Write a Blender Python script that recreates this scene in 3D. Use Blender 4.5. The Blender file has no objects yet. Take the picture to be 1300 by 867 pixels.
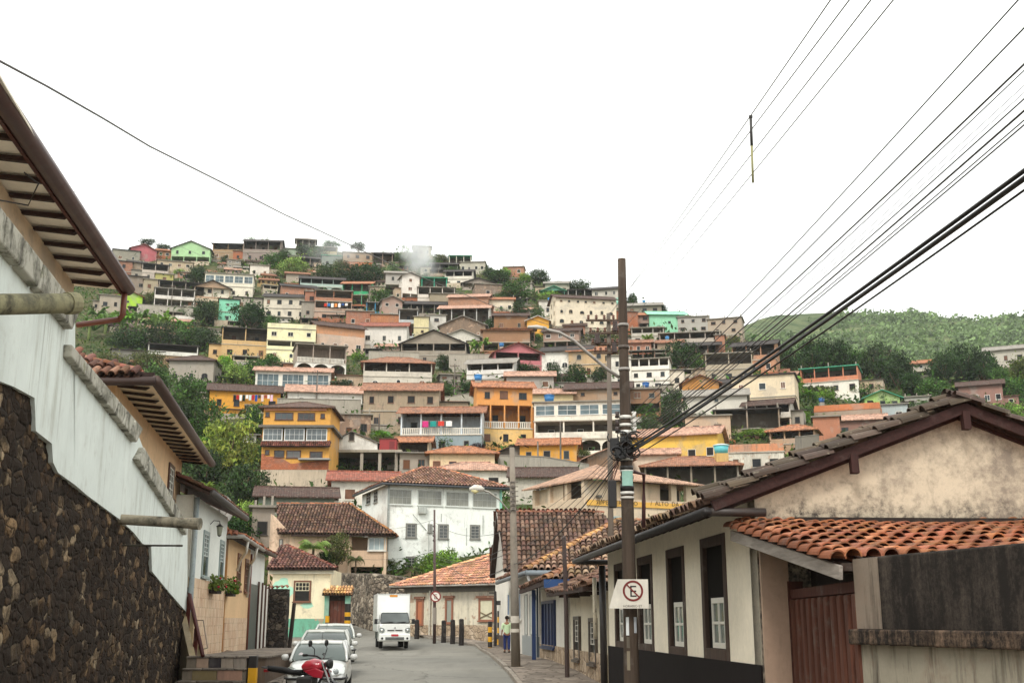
import bpy, math, random
import numpy as np
from mathutils import Vector, Matrix, noise as mnoise
rnd = random.Random(11)
sc = bpy.context.scene
COL = sc.collection
rad = math.radians
# ------------------------------------------------------------------ camera model (photo pixels 1300 x 867)
F, TH, EYE = 1444.0, rad(13.78), 1.7
CT, ST = math.cos(TH), math.sin(TH)
def ray(u, v):
    dx, dy = (u-650)/F, (433.5-v)/F
    y = CT-dy*ST
    return dx/y, (ST+dy*CT)/y
def P(u, v, Y):
    a, b = ray(u, v)
    return Vector((a*Y, Y, EYE+b*Y))
def onwall(u, v, a, b):
    """pixel -> point on the vertical plane x = a + b*y"""
    p, q = ray(u, v)
    Y = a/(p-b)
    return Vector((p*Y, Y, EYE+q*Y))
def lerp(a, b, t): return a+(b-a)*t
def interp(x, pts):
    if x <= pts[0][0]: return pts[0][1]
    for (x0, y0), (x1, y1) in zip(pts, pts[1:]):
        if x <= x1: return y0+(y1-y0)*(x-x0)/(x1-x0)
    return pts[-1][1]
def hexc(h):
    r = []
    for i in (0, 2, 4):
        c = int(h[i:i+2], 16)/255
        r.append(c/12.92 if c <= .04045 else ((c+.055)/1.055)**2.4)
    return tuple(r)
# ------------------------------------------------------------------ objects
def tag(o, label=None, cat=None, group=None, kind=None):
    if label: o['label'] = label
    if cat: o['category'] = cat
    if group: o['group'] = group
    if kind: o['kind'] = kind
    return o
def thing(name, loc, rz=0, label=None, cat=None, group=None):
    o = bpy.data.objects.new(name, None); COL.objects.link(o)
    o.empty_display_size = .3
    o.location = loc; o.rotation_euler = (0, 0, rz)
    return tag(o, label, cat, group)
def link(name, me, mat=None, parent=None, color=None):
    o = bpy.data.objects.new(name, me); COL.objects.link(o)
    if parent is not None: o.parent = parent
    if color is not None: o.color = (*(hexc(color) if isinstance(color, str) else color), 1)
    if mat is not None and len(me.materials) == 0: me.materials.append(mat)
    return o
def copy_tree(o, parent=None):
    c = o.copy(); COL.objects.link(c); c.parent = parent
    for ch in list(o.children): copy_tree(ch, c)
    return c
def bev(o, w=.01, seg=2):
    m = o.modifiers.new('bevel', 'BEVEL'); m.width = w; m.segments = seg; m.limit_method = 'ANGLE'; m.angle_limit = rad(40)
    return o
class MB:
    def __init__(s): s.v = []; s.f = []; s.t = []; s.tint = None; s.M = None
    def V(s, p):
        p = Vector(p)
        if s.M is not None: p = s.M @ p
        s.v.append(p); return len(s.v)-1
    def face(s, ids): s.f.append(tuple(ids)); s.t.append(s.tint)
    def quad(s, a, b, c, d): s.face([s.V(a), s.V(b), s.V(c), s.V(d)])
    def poly(s, pts): s.face([s.V(p) for p in pts])
    def box(s, x0, x1, y0, y1, z0, z1):
        i = [s.V(p) for p in ((x0,y0,z0),(x1,y0,z0),(x1,y1,z0),(x0,y1,z0),(x0,y0,z1),(x1,y0,z1),(x1,y1,z1),(x0,y1,z1))]
        for q in ((0,3,2,1),(4,5,6,7),(0,1,5,4),(1,2,6,5),(2,3,7,6),(3,0,4,7)): s.face([i[k] for k in q])
    def prism(s, pts, d):
        """polygon pts (3D) extruded by vector d"""
        d = Vector(d); n = len(pts)
        a = [s.V(p) for p in pts]; b = [s.V(Vector(p)+d) for p in pts]
        s.face(a[::-1]); s.face(b)
        for k in range(n): s.face([a[k], a[(k+1) % n], b[(k+1) % n], b[k]])
    def bar(s, p, q, w, h=None, up=(0,0,1)):
        h = h or w
        p, q = Vector(p), Vector(q); d = (q-p).normalized()
        u = d.cross(Vector(up))
        if u.length < 1e-4: u = d.cross(Vector((1,0,0)))
        u.normalize(); t = u.cross(d)
        pts = [p+u*(w/2)*a+t*(h/2)*b for a, b in ((-1,-1),(1,-1),(1,1),(-1,1))]
        s.prism(pts, q-p)
    def tube(s, path, r, n=8, cap=True):
        path = [Vector(p) for p in path]; rings = []
        rr = r if isinstance(r, (list, tuple)) else [r]*len(path)
        ref = None
        for i, p in enumerate(path):
            d = (path[min(i+1, len(path)-1)]-path[max(i-1, 0)]).normalized()
            if ref is None:
                ref = Vector((0,0,1)) if abs(d.z) < .9 else Vector((1,0,0))
            u = d.cross(ref).normalized(); w = u.cross(d)
            rings.append([s.V(p+(u*math.cos(6.28318*k/n)+w*math.sin(6.28318*k/n))*rr[i]) for k in range(n)])
        for a, b in zip(rings, rings[1:]):
            for k in range(n): s.face([a[k], a[(k+1) % n], b[(k+1) % n], b[k]])
        if cap: s.face(rings[0][::-1]); s.face(rings[-1])
    def lathe(s, prof, n=16, c=(0,0,0), axis='z'):
        c = Vector(c); rings = []
        def pt(r, h, a):
            x, y = r*math.cos(a), r*math.sin(a)
            return c+Vector((x,y,h) if axis == 'z' else ((x,h,y) if axis == 'y' else (h,x,y)))
        for r, h in prof: rings.append([s.V(pt(max(r, 1e-4), h, 6.28318*k/n)) for k in range(n)])
        for a, b in zip(rings, rings[1:]):
            for k in range(n): s.face([a[k], a[(k+1) % n], b[(k+1) % n], b[k]])
        s.face(rings[0][::-1]); s.face(rings[-1])
    def mesh(s, name='mesh', smooth=False):
        me = bpy.data.meshes.new(name)
        me.from_pydata([tuple(p) for p in s.v], [], s.f)
        if any(t is not None for t in s.t):
            at = me.color_attributes.new('tint', 'FLOAT_COLOR', 'CORNER')
            buf = []
            for f, t in zip(s.f, s.t):
                t = t or (1, 1, 1)
                buf.extend((t[0], t[1], t[2], 1)*len(f))
            at.data.foreach_set('color', buf)
        if smooth: me.polygons.foreach_set('use_smooth', [True]*len(me.polygons))
        me.update(); return me
    def build(s, name, mat, parent=None, color=None, smooth=False):
        return link(name, s.mesh(name, smooth), mat, parent, color)
# ------------------------------------------------------------------ materials
class NT:
    def __init__(s, name):
        s.m = bpy.data.materials.new(name); s.m.use_nodes = True
        s.t = s.m.node_tree; s.t.nodes.clear()
        s.out = s.t.nodes.new('ShaderNodeOutputMaterial')
    def n(s, typ, ins=None, **pr):
        nd = s.t.nodes.new('ShaderNode'+typ)
        for k, v in pr.items(): setattr(nd, k, v)
        for k, v in (ins or {}).items(): s.set(nd.inputs[k], v)
        return nd
    def set(s, sock, v):
        if isinstance(v, bpy.types.NodeSocket): s.t.links.new(v, sock)
        else: sock.default_value = v
    def mix(s, f, a, b, mode='MIX'):
        nd = s.t.nodes.new('ShaderNodeMix'); nd.data_type = 'RGBA'; nd.blend_type = mode
        c4 = lambda c: (*c, 1) if isinstance(c, tuple) and len(c) == 3 else c
        s.set(nd.inputs[0], f); s.set(nd.inputs[6], c4(a)); s.set(nd.inputs[7], c4(b))
        return nd.outputs[2]
    def math(s, op, a, b=0.0, c=0.0):
        nd = s.t.nodes.new('ShaderNodeMath'); nd.operation = op
        s.set(nd.inputs[0], a); s.set(nd.inputs[1], b); s.set(nd.inputs[2], c)
        return nd.outputs[0]
    def rng(s, v, a, b, c=0.0, d=1.0):
        nd = s.n('MapRange', {0: v, 1: a, 2: b, 3: c, 4: d}); return nd.outputs[0]
    def vec(s, v, scale=(1,1,1), loc=(0,0,0), rot=(0,0,0)):
        return s.n('Mapping', {'Vector': v, 'Location': loc, 'Rotation': rot, 'Scale': scale}).outputs[0]
    def coord(s, jitter=True):
        tc = s.n('TexCoord'); s.oi = s.n('ObjectInfo'); s.tc = tc
        if not jitter: return tc.outputs['Object']
        r = s.math('MULTIPLY', s.oi.outputs['Random'], 53.0)
        cmb = s.n('CombineXYZ', {0: r, 1: r, 2: r})
        return s.n('VectorMath', {0: tc.outputs['Object'], 1: cmb.outputs[0]}, operation='ADD').outputs[0]
    def ocol(s): return s.oi.outputs['Color']
    def noise(s, v, scale, detail=4.0, rough=.55, dist=0.0):
        return s.n('TexNoise', {'Vector': v, 'Scale': scale, 'Detail': detail, 'Roughness': rough, 'Distortion': dist}).outputs[0]
    def gray(s, v): return s.n('CombineColor', {0: v, 1: v, 2: v}).outputs[0]
    def pbr(s, color, rough=.85, bump=None, bstr=.3, bdist=.02, metal=0.0, spec=.3, **kw):
        ins = {'Base Color': color if not (isinstance(color, tuple) and len(color) == 3) else (*color, 1), 'Roughness': rough, 'Metallic': metal, 'Specular IOR Level': spec}
        ins.update(kw)
        b = s.n('BsdfPrincipled', ins)
        if bump is not None:
            bn = s.n('Bump', {'Height': bump, 'Strength': bstr, 'Distance': bdist}); s.t.links.new(bn.outputs[0], b.inputs['Normal'])
        s.t.links.new(b.outputs[0], s.out.inputs[0]); return s.m
MT = {}
def m_plaster(name, dirt, dark=(.10,.085,.07), thr=.56, peel=None, bs=.25):
    n = NT(name); co = n.coord()
    big = n.noise(co, .45, 5, .6); fine = n.noise(co, 9.0, 4, .7)
    c = n.mix(1.0, n.ocol(), n.gray(n.rng(big, .25, .75, .84, 1.1)), 'MULTIPLY')
    c = n.mix(1.0, c, n.gray(n.rng(fine, .3, .7, .93, 1.05)), 'MULTIPLY')
    st = n.noise(n.vec(co, (2.6, 2.6, .34)), 1.3, 8, .72)
    pa = n.noise(co, .9, 6, .68)
    st = n.math('MULTIPLY', n.rng(st, thr-.06, thr+.16), n.rng(pa, .38, .62))
    gr = n.math('MULTIPLY', n.rng(n.noise(co, 1.9, 9, .78), .52, .70, 0, .8), n.rng(n.noise(co, .5, 4, .6), .42, .6))
    f = n.math('MULTIPLY', n.math('MAXIMUM', st, gr), dirt)
    rp = n.rng(n.noise(co, .28, 5, .6), .55, .62, 0, min(.4, dirt*.7))
    c = n.mix(rp, c, (.34,.31,.27)); c = n.mix(f, c, dark)
    if peel:
        pf = n.rng(n.noise(co, 1.1, 7, .62), .585, .60)
        c = n.mix(n.math('MULTIPLY', pf, .85), c, peel)
    return n.pbr(c, .92, n.math('ADD', n.math('MULTIPLY', fine, .5), big), bs, .02)
MT['plaster'] = m_plaster('plaster', .75, thr=.60)
MT['clean'] = m_plaster('clean_paint', .12)
MT['old'] = m_plaster('old_plaster', .85, thr=.50, peel=hexc('a98f7a'))
MT['grime'] = m_plaster('grimy_plaster', .95, (.022,.019,.017), .30, bs=.6)
MT['concrete'] = m_plaster('concrete', .6, (.07,.065,.06), .5)
def m_brick():
    n = NT('hollow_brick'); co = n.coord()
    s = n.n('SeparateXYZ', {0: co}).outputs
    v = n.n('CombineXYZ', {0: n.math('ADD', s[0], s[1]), 1: s[2], 2: 0.0}).outputs[0]
    b = n.n('TexBrick', {'Vector': v, 'Color1': (.75,.75,.75,1), 'Color2': (1.1,1.1,1.1,1), 'Mortar': (.62,.68,.7,1), 'Scale': 1.0, 'Mortar Size': .018, 'Brick Width': .3, 'Row Height': .2})
    c = n.mix(1.0, n.ocol(), b.outputs[0], 'MULTIPLY')
    c = n.mix(n.rng(n.noise(co, .7, 6, .65), .5, .72, 0, .6), c, (.22,.19,.16))
    return n.pbr(c, .95, b.outputs[1], .5, -.02)
MT['brick'] = m_brick()
def m_ribs(name, period, tile):
    n = NT(name); co = n.coord()
    nm = n.n('SeparateXYZ', {0: n.tc.outputs['Normal']}).outputs
    s = n.n('SeparateXYZ', {0: n.tc.outputs['Object']}).outputs
    side = n.math('GREATER_THAN', n.math('ABSOLUTE', nm[0]), n.math('ABSOLUTE', nm[1]))
    across = n.math('ADD', n.math('MULTIPLY', s[1], side), n.math('MULTIPLY', s[0], n.math('SUBTRACT', 1.0, side)))
    along = n.math('ADD', n.math('MULTIPLY', s[0], side), n.math('MULTIPLY', s[1], n.math('SUBTRACT', 1.0, side)))
    w = n.math('ABSOLUTE', n.math('SINE', n.math('MULTIPLY', across, 3.14159/period)))
    cell = n.n('TexWhiteNoise', {'Vector': n.n('CombineXYZ', {0: n.math('FLOOR', n.math('DIVIDE', across, period)), 1: n.math('FLOOR', n.math('DIVIDE', along, .38 if tile else 1.8)), 2: n.oi.outputs['Random']}).outputs[0]}).outputs[0]
    c = n.mix(1.0, n.ocol(), n.gray(n.rng(cell, 0, 1, .66 if tile else .88, 1.25 if tile else 1.08)), 'MULTIPLY')
    st = n.noise(co, .8, 6, .7)
    c = n.mix(n.rng(st, .48, .7, 0, .7 if tile else .5), c, (.07,.06,.05) if tile else (.06,.055,.05))
    if tile: c = n.mix(n.rng(n.noise(co, 3.1, 3), .62, .7, 0, .5), c, (.32,.28,.22))
    return n.pbr(c, .9, w, .9, .07 if tile else .03)
MT['tile'] = m_ribs('clay_tile_rows', .26, True)
MT['corr'] = m_ribs('corrugated_sheet', .18, False)
def m_tilegeo():
    n = NT('clay_tile'); co = n.coord(False)
    a = n.n('Attribute', attribute_name='tint')
    c = n.mix(1.0, n.ocol(), a.outputs['Color'], 'MULTIPLY')
    c = n.mix(n.rng(n.noise(co, 1.3, 7, .7), .5, .68, 0, .8), c, (.045,.038,.032))
    c = n.mix(n.rng(n.noise(co, 6.5, 5, .7), .58, .68, 0, .6), c, (.06,.05,.04))
    c = n.mix(n.rng(n.noise(co, 9.0, 4, .6), .62, .70, 0, .35), c, (.36,.33,.24))
    return n.pbr(c, .88, n.noise(co, 40, 4), .25, .01)
MT['tilegeo'] = m_tilegeo()
def m_plain(name, rough=.6, metal=0.0, var=.12, spec=.4, scale=3.0, wear=None, bump=.08):
    n = NT(name); co = n.coord()
    f = n.noise(co, scale, 6, .65)
    c = n.mix(1.0, n.ocol(), n.gray(n.rng(f, .25, .75, 1-var, 1+var)), 'MULTIPLY')
    if wear: c = n.mix(n.rng(n.noise(co, scale*2.3, 7, .7), .56, .68, 0, .7), c, wear)
    return n.pbr(c, n.rng(f, .2, .8, rough-.06, rough+.08), n.noise(co, scale*8, 3), bump, .01, metal, spec)
MT['paint'] = m_plain('gloss_paint', .45)
MT['matte'] = m_plain('matte_paint', .9, spec=.1)
MT['metal'] = m_plain('painted_metal', .5, .0, .15, .5, 4.0, (.05,.035,.025))
MT['plastic'] = m_plain('plastic', .5, 0, .06, .4)
MT['rubber'] = m_plain('rubber', .75, 0, .15, .2)
MT['chrome'] = m_plain('bright_metal', .25, .9, .05)
MT['cloth'] = m_plain('cloth', .95, 0, .12, .1, 8)
MT['skin'] = m_plain('skin', .6, 0, .05)
def m_wood(name, axis, wear):
    n = NT(name); co = n.coord()
    sc_ = [9.0, 9.0, 9.0]; sc_[axis] = .7
    g = n.noise(n.vec(co, tuple(sc_)), 1.6, 6, .65, .4)
    c = n.mix(1.0, n.ocol(), n.gray(n.rng(g, .28, .72, .55, 1.25)), 'MULTIPLY')
    c = n.mix(n.rng(n.noise(co, 1.7, 7, .7), .55, .7, 0, wear), c, (.16,.14,.12))
    return n.pbr(c, .8, g, .4, .015)
MT['wood'] = m_wood('weathered_wood', 2, .5)
MT['beam'] = m_wood('painted_beam', 0, .15)
MT['beamy'] = m_wood('painted_beam_long', 1, .25)
def m_glass(nm, rough, spec):
    n = NT(nm); co = n.coord()
    c = n.mix(1.0, n.ocol(), n.gray(n.rng(n.noise(co, .6, 2), .3, .7, .6, 1.4)), 'MULTIPLY')
    return n.pbr(c, rough, None, spec=spec)
MT['glass'] = m_glass('window_glass', .08, .7)
MT['glassfar'] = m_glass('distant_glass', .4, .25)
def m_car():
    n = NT('car_paint'); co = n.coord()
    c = n.mix(n.rng(n.noise(co, 2.0, 6, .7), .5, .75, 0, .12), n.ocol(), (.3,.28,.25))
    return n.pbr(c, .3, None, spec=.5, **{'Coat Weight': .6, 'Coat Roughness': .08})
MT['car'] = m_car()
def m_leaf():
    n = NT('foliage'); co = n.coord(False)
    a = n.n('Attribute', attribute_name='tint')
    c = n.mix(1.0, n.ocol(), a.outputs['Color'], 'MULTIPLY')
    hs = n.n('HueSaturation', {'Hue': n.rng(n.oi.outputs['Random'], 0, 1, .485, .515), 'Saturation': n.rng(n.oi.outputs['Random'], 0, 1, .85, 1.05), 'Value': 1.0, 'Fac': 1.0, 'Color': c}).outputs[0]
    d = n.n('BsdfPrincipled', {'Base Color': hs, 'Roughness': .55, 'Specular IOR Level': .25})
    t = n.n('BsdfTranslucent', {'Color': hs})
    mx = n.n('MixShader', {0: .28, 1: d.outputs[0], 2: t.outputs[0]})
    n.t.links.new(mx.outputs[0], n.out.inputs[0]); return n.m
MT['leaf'] = m_leaf()
def m_stone(name, ramp, scale, sq=(1,1,1), mortar=(.03,.027,.024), mw=.06, moss=.6, bd=.08, mossc=(.022,.019,.016), lo=.42, hi=.56, wp=.35):
    n = NT(name); co = n.coord(False)
    wob = n.n('TexNoise', {'Vector': co, 'Scale': scale*.9, 'Detail': 3.0}).outputs[1]
    v = n.n('VectorMath', {0: n.vec(co, sq), 1: n.n('VectorMath', {0: wob, 3: wp/scale*2}, operation='SCALE').outputs[0]}, operation='ADD').outputs[0]
    vo = n.n('TexVoronoi', {'Vector': v, 'Scale': scale, 'Randomness': 1.0})
    ve = n.n('TexVoronoi', {'Vector': v, 'Scale': scale, 'Randomness': 1.0}, feature='DISTANCE_TO_EDGE')
    sep = n.n('SeparateColor', {0: vo.outputs['Color']}).outputs
    cr = n.n('ValToRGB', {0: sep[0]}); el = cr.color_ramp.elements
    cr.color_ramp.interpolation = 'LINEAR'
    while len(el) < len(ramp): el.new(.5)
    for e, (p, c) in zip(el, ramp): e.position = p; e.color = (*c, 1)
    c = n.mix(1.0, cr.outputs[0], n.gray(n.rng(n.noise(co, scale*4, 6, .7), .3, .7, .6, 1.35)), 'MULTIPLY')
    edge = n.rng(ve.outputs['Distance'], 0, mw, 1, 0)
    c = n.mix(edge, c, mortar)
    mo = n.rng(n.noise(co, scale*.28, 9, .72), lo, hi, 0, moss)
    c = n.mix(mo, c, mossc)
    mo2 = n.rng(n.noise(co, scale*1.6, 6, .75), .52, .6, 0, moss)
    c = n.mix(n.math('MULTIPLY', mo2, n.rng(sep[0], .75, .95, 1, .25)), c, mossc)
    h = n.math('ADD', n.rng(ve.outputs['Distance'], 0, mw*2.5), n.math('MULTIPLY', n.noise(co, scale*5, 6, .7), .6))
    h = n.math('ADD', h, n.math('MULTIPLY', sep[1], .8))
    return n.pbr(c, .95, h, .9, bd, spec=.15)
MT['rubble_dark'] = m_stone('dark_rubble', [(0,(.02,.014,.010)),(.45,(.042,.027,.018)),(.68,(.11,.065,.036)),(.86,(.28,.18,.095)),(1,(.47,.36,.23))], 4.6, (1,.55,1.15), (.02,.014,.010), moss=.9, mossc=(.028,.019,.013), lo=.37, hi=.56, wp=.42, bd=.05)
MT['rubble'] = m_stone('grey_rubble', [(0,(.12,.10,.08)),(.5,(.24,.195,.15)),(.8,(.34,.28,.21)),(1,(.45,.39,.31))], 2.3, (1,1,1.3), moss=.55, lo=.48, hi=.62)
MT['pier'] = m_stone('pier_rubble', [(0,(.05,.04,.035)),(.6,(.10,.08,.065)),(1,(.2,.16,.12))], 3.4, (1,1,1.3), moss=.75)
MT['dado'] = m_stone('stone_dado', [(0,(.38,.28,.19)),(.5,(.47,.36,.25)),(1,(.58,.46,.34))], 2.6, (1,1,1.1), (.13,.10,.075), .05, .25, .03, (.2,.15,.1))
MT['pebble'] = m_stone('pavement_stone', [(0,(.16,.135,.11)),(.5,(.24,.20,.165)),(1,(.31,.26,.21))], 1.3, (1,1,1), (.06,.05,.04), .04, .4, .03, (.09,.075,.06))
def m_slate():
    n = NT('slate_cladding'); co = n.coord(False)
    s = n.n('SeparateXYZ', {0: co}).outputs
    v = n.n('CombineXYZ', {0: s[2], 1: n.math('ADD', n.math('MULTIPLY', s[1], .9), n.math('MULTIPLY', s[0], .9)), 2: 0.0}).outputs[0]
    b = n.n('TexBrick', {'Vector': v, 'Color1': (*hexc('d9bd9c'), 1), 'Color2': (*hexc('b98f74'), 1), 'Mortar': (*hexc('8f735c'), 1), 'Scale': 1.0, 'Mortar Size': .012, 'Brick Width': .62, 'Row Height': .16, 'Bias': -.1}, offset_frequency=2)
    c = n.mix(n.rng(n.noise(co, 1.1, 6, .7), .42, .7, 0, .55), b.outputs[0], hexc('e2d3b8'))
    c = n.mix(n.rng(n.noise(co, 3.0, 5, .7), .6, .7, 0, .5), c, hexc('8d6a52'))
    return n.pbr(c, .8, b.outputs[1], .5, -.02)
MT['slate'] = m_slate()
def m_asphalt():
    n = NT('asphalt'); co = n.coord(False)
    big = n.noise(co, .11, 6, .65); mid = n.noise(n.vec(co, (1.0,.15,1.0)), .9, 5, .6); fine = n.noise(co, 38, 4, .7)
    c = n.mix(n.rng(big, .35, .65), hexc('6d6b64'), hexc('7f7c73'))
    c = n.mix(n.rng(mid, .5, .7, 0, .45), c, hexc('5a574f'))
    c = n.mix(1.0, c, n.gray(n.rng(fine, .3, .7, .8, 1.18)), 'MULTIPLY')
    cr = n.n('TexVoronoi', {'Vector': n.n('VectorMath', {0: co, 1: n.n('TexNoise', {'Vector': co, 'Scale': 1.2, 'Detail': 4.0}).outputs[1]}, operation='ADD').outputs[0], 'Scale': .22}, feature='DISTANCE_TO_EDGE').outputs['Distance']
    c = n.mix(n.rng(cr, 0, .012, .55, 0), c, hexc('2f2c28'))
    return n.pbr(c, .85, fine, .35, .01, spec=.25)
MT['asphalt'] = m_asphalt()
def m_ground(name, cols, s=.08):
    n = NT(name); co = n.coord(False)
    a = n.noise(co, s, 8, .65); b = n.noise(co, s*6, 7, .7)
    c = n.mix(n.rng(a, .42, .58), cols[0], cols[1]); c = n.mix(n.rng(b, .5, .62), c, cols[2]); c = n.mix(1.0, c, n.gray(n.rng(n.noise(co, s*22, 6, .75), .3, .7, .55, 1.4)), 'MULTIPLY')
    return n.pbr(c, 1.0, b, .8, .3, spec=.1)
MT['earth'] = m_ground('hillside_earth', [(.045,.065,.022),(.075,.075,.032),(.13,.095,.06)])
MT['dirt'] = m_ground('street_dirt', [(.15,.13,.10),(.12,.11,.09),(.08,.09,.05)], .3)
def m_far():
    n = NT('far_hill_grass'); co = n.coord(False)
    a = n.noise(n.vec(co, (1,1,1.2)), .012, 7, .62); b = n.noise(co, .09, 7, .7)
    c = n.mix(n.rng(a, .42, .6), (.065,.09,.042), (.15,.17,.075))
    c = n.mix(n.rng(b, .48, .62, 0, .8), c, (.035,.06,.024))
    return n.pbr(c, 1.0, b, 1.0, 2.0, spec=.05)
MT['far'] = m_far()
def m_bark():
    n = NT('bark'); co = n.coord()
    g = n.noise(n.vec(co, (7,7,1.2)), 1.5, 6, .7)
    return n.pbr(n.mix(1.0, n.ocol(), n.gray(n.rng(g, .3, .7, .6, 1.3)), 'MULTIPLY'), .95, g, .6, .03)
MT['bark'] = m_bark()

def m_black():
    n = NT('blackened_plaster'); co = n.coord()
    st = n.noise(n.vec(co, (2.4, 2.4, .35)), 2.0, 8, .75); f = n.noise(co, 16, 6, .8); b = n.noise(co, 1.1, 7, .7)
    k = n.math('ADD', n.math('MULTIPLY', st, .6), n.math('MULTIPLY', f, .4))
    c = n.mix(n.rng(k, .46, .68), (.020,.017,.015), n.ocol())
    c = n.mix(n.rng(b, .5, .66, 0, .7), c, (.012,.010,.009))
    return n.pbr(c, .93, n.math('ADD', b, n.math('MULTIPLY', f, .5)), .6, .02, spec=.12)
MT['black'] = m_black()
# ------------------------------------------------------------------ hillside depth model
DV = [(270,455),(300,422),(320,400),(350,365),(380,332),(420,292),(470,242),(520,202),(560,176),(590,160),(620,146),(660,117),(700,103),(735,98),(800,95)]
def D(u, v):
    d = interp(v, DV)
    t = max(0, min(1, (u-940)/160)); t = t*t*(3-2*t)
    return d*(1+.12*t)
SKY = [(-400,345),(100,336),(150,334),(200,326),(268,322),(300,324),(340,318),(400,318),(470,322),(530,320),(570,330),(610,340),(660,347),(700,360),(745,366),(790,380),(830,392),(880,402),(930,418),(960,440),(1000,452),(1060,460),(1120,468),(1200,468),(1300,452),(1700,440)]
def skyv(u): return interp(u, SKY)
# ------------------------------------------------------------------ windows
WM = {}
def outline(kind, w, h, ins=0.0):
    x, z0, z1 = w/2-ins, ins, h-ins
    if kind == 'a':
        sp = z1-.32*w
        return [(-x, z0), (x, z0)] + [(x*math.cos(a), sp+(z1-sp)*math.sin(a)) for a in [k*math.pi/8 for k in range(9)]]
    return [(-x, z0), (x, z0), (x, z1), (-x, z1)]
def win_mesh(kind, w, h, mull, fw):
    key = (kind, w, h, mull, fw)
    if key in WM: return WM[key]
    o, i = outline(kind, w, h), outline(kind, w, h, fw)
    m = MB(); n = len(o)
    for k in range(n):
        a, b = k, (k+1) % n
        f = lambda q, y: (q[0], y, q[1])
        m.quad(f(o[a], -.06), f(o[b], -.06), f(i[b], -.06), f(i[a], -.06))
        m.quad(f(o[a], .02), f(o[b], .02), f(o[b], -.06), f(o[a], -.06))
        m.quad(f(i[a], -.06), f(i[b], -.06), f(i[b], 0), f(i[a], 0))
    if mull:
        nx, nz = mull
        for k in range(1, nx):
            x = -w/2+w*k/nx; m.box(x-.025, x+.025, -.045, -.006, fw, h-fw)
        for k in range(1, nz):
            z = h*k/nz; m.box(-w/2+fw, w/2-fw, -.042, -.008, z-.022, z+.022)
    m.box(-w/2-.06, w/2+.06, -.11, -.062, -.05, .03)
    p = MB(); p.poly([(q[0], -.012, q[1]) for q in outline(kind, w, h, fw*.5)])
    WM[key] = (m.mesh('window'), p.mesh('pane'))
    return WM[key]
FRAMES = ['e4e0d6', '5a3a28', '8a8578', '3f3a36', 'd8d2c4', '6b4a35']
def window(par, x, y, z, w, h, kind='r', frame=None, pane=None, mull=None, fw=.08, rz=0, name='window'):
    w, h = round(w, 1), round(h, 1)
    fm, pm = win_mesh(kind, w, h, mull, fw)
    if not fm.materials: fm.materials.append(MT['paint'])
    o = link(name, fm, None, par, frame or rnd.choice(FRAMES)); o.location = (x, y, z); o.rotation_euler.z = rz
    q = link('pane', pm.copy() if pane and pane[0] == '#' else pm, None, o, (pane or '').lstrip('#') or '1c1f22')
    if not q.data.materials: q.data.materials.append(MT['matte'] if pane and pane[0] == '#' else MT['glassfar'])
    return o
# ------------------------------------------------------------------ roofs
RC = {'t': ('tile', '95674f'), 'd': ('corr', '3a3432'), 'c': ('corr', '8d877e'), 'p': ('tile', 'b78f7a'), 'k': ('tile', '4d3830'), 'g': ('corr', '4b9c7c'), 'w': ('corr', 'd9d7d0'), 'r': ('tile', '8f5342'), 'o': ('tile', 'a87050')}
def slab(m, pts, th):
    """thick sheet under the polygon"""
    m.prism(pts, (0, 0, th))
def roof_mesh(kind, W, dep, z, rh, ov=.65, th=.14):
    m = MB(); x0, x1, y0, y1 = -W/2-ov, W/2+ov, -ov, dep+ov
    if kind == 'gs':
        ym = dep/2; k = rh/(dep/2); e = z-ov*k
        slab(m, [(x0,y0,e),(x1,y0,e),(x1,ym,z+rh),(x0,ym,z+rh)], th); slab(m, [(x0,ym,z+rh),(x1,ym,z+rh),(x1,y1,e),(x0,y1,e)], th)
        m.tube([(x0,ym,z+rh+th),(x1,ym,z+rh+th)], .12, 6)
    elif kind == 'gf':
        k = rh/(W/2); e = z-ov*k
        slab(m, [(x0,y0,e),(0,y0,z+rh),(0,y1,z+rh),(x0,y1,e)], th); slab(m, [(0,y0,z+rh),(x1,y0,e),(x1,y1,e),(0,y1,z+rh)], th)
    elif kind == 'hip':
        k = rh/(dep/2); e = z-ov*k; r = max(.5, W/2-dep/2); ym = dep/2
        A, B, C_, D_ = (x0,y0,e), (x1,y0,e), (x1,y1,e), (x0,y1,e); R1, R2 = (-r,ym,z+rh), (r,ym,z+rh)
        for pts in ([A,B,R2,R1], [B,C_,R2], [C_,D_,R1,R2], [D_,A,R1]): slab(m, pts, th)
        for p, q in ((A,R1),(B,R2),(R1,R2),(C_,R2),(D_,R1)): m.tube([Vector(p)+Vector((0,0,th)), Vector(q)+Vector((0,0,th))], .11, 6)
    elif kind == 'shed':
        slab(m, [(x0,y0,z-.1),(x1,y0,z-.1),(x1,y1,z+rh),(x0,y1,z+rh)], th)
    elif kind == 'sb':
        slab(m, [(x0,y0,z+rh),(x1,y0,z+rh),(x1,y1,z-.1),(x0,y1,z-.1)], th)
    else:
        m.box(x0+ov*.5, x1-ov*.5, y0+ov*.4, y1-ov, z, z+.2)
    return m
def tri(m, pts, d): m.prism(pts, d)
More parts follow.
